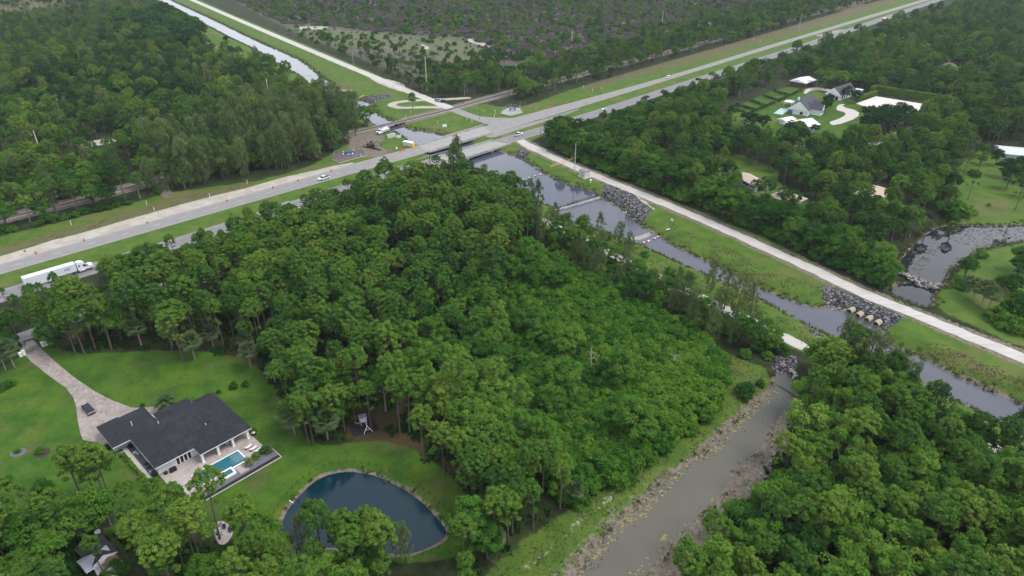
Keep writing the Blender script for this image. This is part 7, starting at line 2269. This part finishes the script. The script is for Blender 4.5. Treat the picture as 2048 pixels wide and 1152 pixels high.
zs_all = bank_profile(np.array([[s[1], s[2]] for s in SITES]))
bykind = {}
for s, z in zip(SITES, zs_all):
    bykind.setdefault(s[0], []).append((s, float(z)))
rr = np.random.default_rng(5)
FIRST = {}
for kind, lst in bykind.items():
    lst.sort(key=lambda q: (-(len(q[0]) > 6), -visible_size(q[0][1], q[0][2], HGT[kind] * q[0][3])))
    things_, rest = lst[:CAP[kind]], lst[CAP[kind]:]
    keep = []
    for q in things_:
        (keep if visible_size(q[0][1], q[0][2], HGT[kind] * q[0][3]) > 0 else rest).append(q)
    cat, phrase = PHRASE[kind]
    for s, z in keep:
        x, y, sc, tint = s[1:5]
        v = int(rr.integers(len(KIND[kind])))
        crown, trunk = KIND[kind][v]
        k = int(np.argmin(((MARKW - (x, y)) ** 2).sum(1)))
        near = MARKS[k][0]
        size = SIZES[kind][0 if sc < .82 else 1 if sc < 1.0 else 2]
        label = f'{size} {tone_word(tint)} {phrase} near {near}'
        t = bpy.data.objects.new(kind, None)
        t.empty_display_size = 1.0
        COL.objects.link(t)
        t.location = (x, y, z)
        t.rotation_euler = (rr.normal(0, .025), rr.normal(0, .025), rr.uniform(0, 6.28))
        w = sc * rr.uniform(.92, 1.1)
        t.scale = (w, w, sc * rr.uniform(.92, 1.08))
        tag(t, label, cat, f'{tone_word(tint)} {size} {phrase}s near {near}')
        for nm, me_ in (('crown', crown), ('trunk', trunk)):
            o = bpy.data.objects.new(nm, me_)
            COL.objects.link(o)
            o.parent = t
            if nm == 'crown':
                o['tint'] = float(tint)
    if not rest:
        continue
    # the far rest of this kind: one object whose points carry the same plants
    me_ = bpy.data.meshes.new('far_' + kind)
    me_.from_pydata([(s[1], s[2], z) for s, z in rest], [], [])
    n = len(rest)
    for nm, typ, val in (('spin', 'FLOAT', rr.uniform(0, 6.28, n)), ('size', 'FLOAT', np.array([s[3] for s, z in rest]) * rr.uniform(.92, 1.1, n)),
                         ('tone', 'FLOAT', np.array([s[4] for s, z in rest])), ('pick', 'INT', rr.integers(0, len(KIND[kind]), n))):
        a = me_.attributes.new(nm, typ, 'POINT')
        a.data.foreach_set('value', np.asarray(val, np.int32 if typ == 'INT' else np.float32))
    far = bpy.data.objects.new({'pine_tree': 'far_pine_forest', 'broadleaf_tree': 'far_broadleaf_forest', 'pale_barked_tree': 'far_pale_forest', 'casuarina_tree': 'far_casuarina_forest', 'palm_tree': 'far_palm_forest', 'leafy_shrub': 'far_shrubbery', 'singed_shrub': 'singed_shrubbery'}[kind], me_)
    COL.objects.link(far)
    tag(far, kind='stuff')
    ng = bpy.data.node_groups.new('set_out_' + kind, 'GeometryNodeTree')
    ng.interface.new_socket('Geometry', in_out='INPUT', socket_type='NodeSocketGeometry')
    ng.interface.new_socket('Geometry', in_out='OUTPUT', socket_type='NodeSocketGeometry')
    gi, go = ng.nodes.new('NodeGroupInput'), ng.nodes.new('NodeGroupOutput')
    join = ng.nodes.new('GeometryNodeJoinGeometry')
    for crown, trunk in reversed(KIND[kind]):
        bm = bmesh.new()
        bm.from_mesh(crown)
        nf = len(bm.faces)
        bm.from_mesh(trunk)
        bm.faces.ensure_lookup_table()
        for f in bm.faces[nf:]:
            f.material_index = 1
        pm = bpy.data.meshes.new(kind)
        bm.to_mesh(pm)
        bm.free()
        pm.materials.append(crown.materials[0])
        pm.materials.append(trunk.materials[0])
        po = bpy.data.objects.new(kind, pm)       # never linked: only the far wood draws it
        oi = ng.nodes.new('GeometryNodeObjectInfo')
        oi.inputs['Object'].default_value = po
        oi.inputs['As Instance'].default_value = True
        ng.links.new(oi.outputs['Geometry'], join.inputs[0])
    iop = ng.nodes.new('GeometryNodeInstanceOnPoints')
    iop.inputs['Pick Instance'].default_value = True
    ng.links.new(gi.outputs[0], iop.inputs['Points'])
    ng.links.new(join.outputs[0], iop.inputs['Instance'])
    def named(nm, typ):
        q = ng.nodes.new('GeometryNodeInputNamedAttribute')
        q.data_type = typ
        q.inputs['Name'].default_value = nm
        return [o_ for o_ in q.outputs if o_.enabled and o_.name == 'Attribute'][0]
    ng.links.new(named('pick', 'INT'), iop.inputs['Instance Index'])
    cx = ng.nodes.new('ShaderNodeCombineXYZ')
    ng.links.new(named('spin', 'FLOAT'), cx.inputs['Z'])
    ng.links.new(cx.outputs[0], iop.inputs['Rotation'])
    ng.links.new(named('size', 'FLOAT'), iop.inputs['Scale'])
    st = ng.nodes.new('GeometryNodeStoreNamedAttribute')
    st.data_type, st.domain = 'FLOAT', 'INSTANCE'
    st.inputs['Name'].default_value = 'tint'
    ng.links.new(iop.outputs[0], st.inputs['Geometry'])
    ng.links.new(named('tone', 'FLOAT'), [i for i in st.inputs if i.name == 'Value' and i.enabled][0])
    ng.links.new(st.outputs[0], go.inputs[0])
    md = far.modifiers.new('plants', 'NODES')
    md.node_group = ng
print('PLANTS', {k: len(v) for k, v in bykind.items()})
# ------------------------------------------------------------------ light and air
world = bpy.data.worlds.new("World")
scene.world = world
world.use_nodes = True
wn = world.node_tree
bg = wn.nodes['Background']
sky = wn.nodes.new('ShaderNodeTexSky')
sky.sky_type = 'NISHITA'
sky.sun_disc = False
SUN_EL, SUN_ROT = R(60), R(98)
sky.sun_elevation, sky.sun_rotation = SUN_EL, SUN_ROT
sky.air_density, sky.dust_density, sky.ozone_density = 1.0, 2.0, 1.0
tcw = wn.nodes.new('ShaderNodeTexCoord')
mpw = wn.nodes.new('ShaderNodeMapping')
mpw.inputs['Scale'].default_value = (1.0, 1.0, 2.2)
wn.links.new(tcw.outputs['Generated'], mpw.inputs[0])
cn = noise(wn, mpw.outputs[0], 1.9, 6, .6, .4)
cover = sstep(wn, cn, .36, .60)
cloud = mixc(wn, noise(wn, mpw.outputs[0], 5.0, 5, .6), (4.6, 5.0, 5.9), (10.4, 10.3, 10.3))
sxyz = wn.nodes.new('ShaderNodeSeparateXYZ')
wn.links.new(tcw.outputs['Generated'], sxyz.inputs[0])
low = mth(wn, 'POWER', mth(wn, 'SUBTRACT', 1.0, mth(wn, 'ABSOLUTE', sxyz.outputs[2]), clamp=True), 2.5)
bright = mth(wn, 'ADD', .85, mth(wn, 'MULTIPLY', low, .95))
cloud = mixc(wn, 1.0, cloud, N(wn, 'ShaderNodeCombineColor').outputs[0], 'MULTIPLY')
cc_ = [n_ for n_ in wn.nodes if n_.bl_idname == 'ShaderNodeCombineColor'][0]
for i_ in range(3):
    wn.links.new(bright, cc_.inputs[i_])
wn.links.new(mixc(wn, mth(wn, 'MULTIPLY', cover, .85), sky.outputs[0], cloud), bg.inputs[0])
bg.inputs[1].default_value = 0.12
sun_d = bpy.data.lights.new('sun', 'SUN')
sun_d.energy, sun_d.angle, sun_d.color = 1.15, R(26), (1.0, .95, .87)
sun = bpy.data.objects.new('sun', sun_d)
COL.objects.link(sun)
d = Vector((math.sin(SUN_ROT) * math.cos(SUN_EL), math.cos(SUN_ROT) * math.cos(SUN_EL), math.sin(SUN_EL)))
sun.rotation_euler = d.to_track_quat('Z', 'Y').to_euler()
sun.location = (0, 200, 300)

scene.view_settings.view_transform = 'Standard'
scene.view_settings.look = 'None'
scene.view_settings.exposure = 0.98
scene.view_settings.gamma = 1.0
scene.cycles.max_bounces = 6
scene.cycles.diffuse_bounces = 2
scene.cycles.glossy_bounces = 3
scene.cycles.transmission_bounces = 3
scene.cycles.transparent_max_bounces = 6
scene.cycles.caustics_reflective = False
scene.cycles.caustics_refractive = False
scene.render.use_persistent_data = False
# ------------------------------------------------------------------ the humid air
m, nt, out = nodes_of('humid_air')
pv = N(nt, 'ShaderNodeVolumePrincipled')
pv.inputs['Color'].default_value = (.80, .86, .95, 1)
pv.inputs['Density'].default_value = 0.00007
pv.inputs['Anisotropy'].default_value = .2
nt.links.new(pv.outputs[0], out.inputs['Volume'])
hz = MB().box((0, 2900, 57), (13400, 8400, 126)).build('haze', m)
tag(hz, kind='stuff')
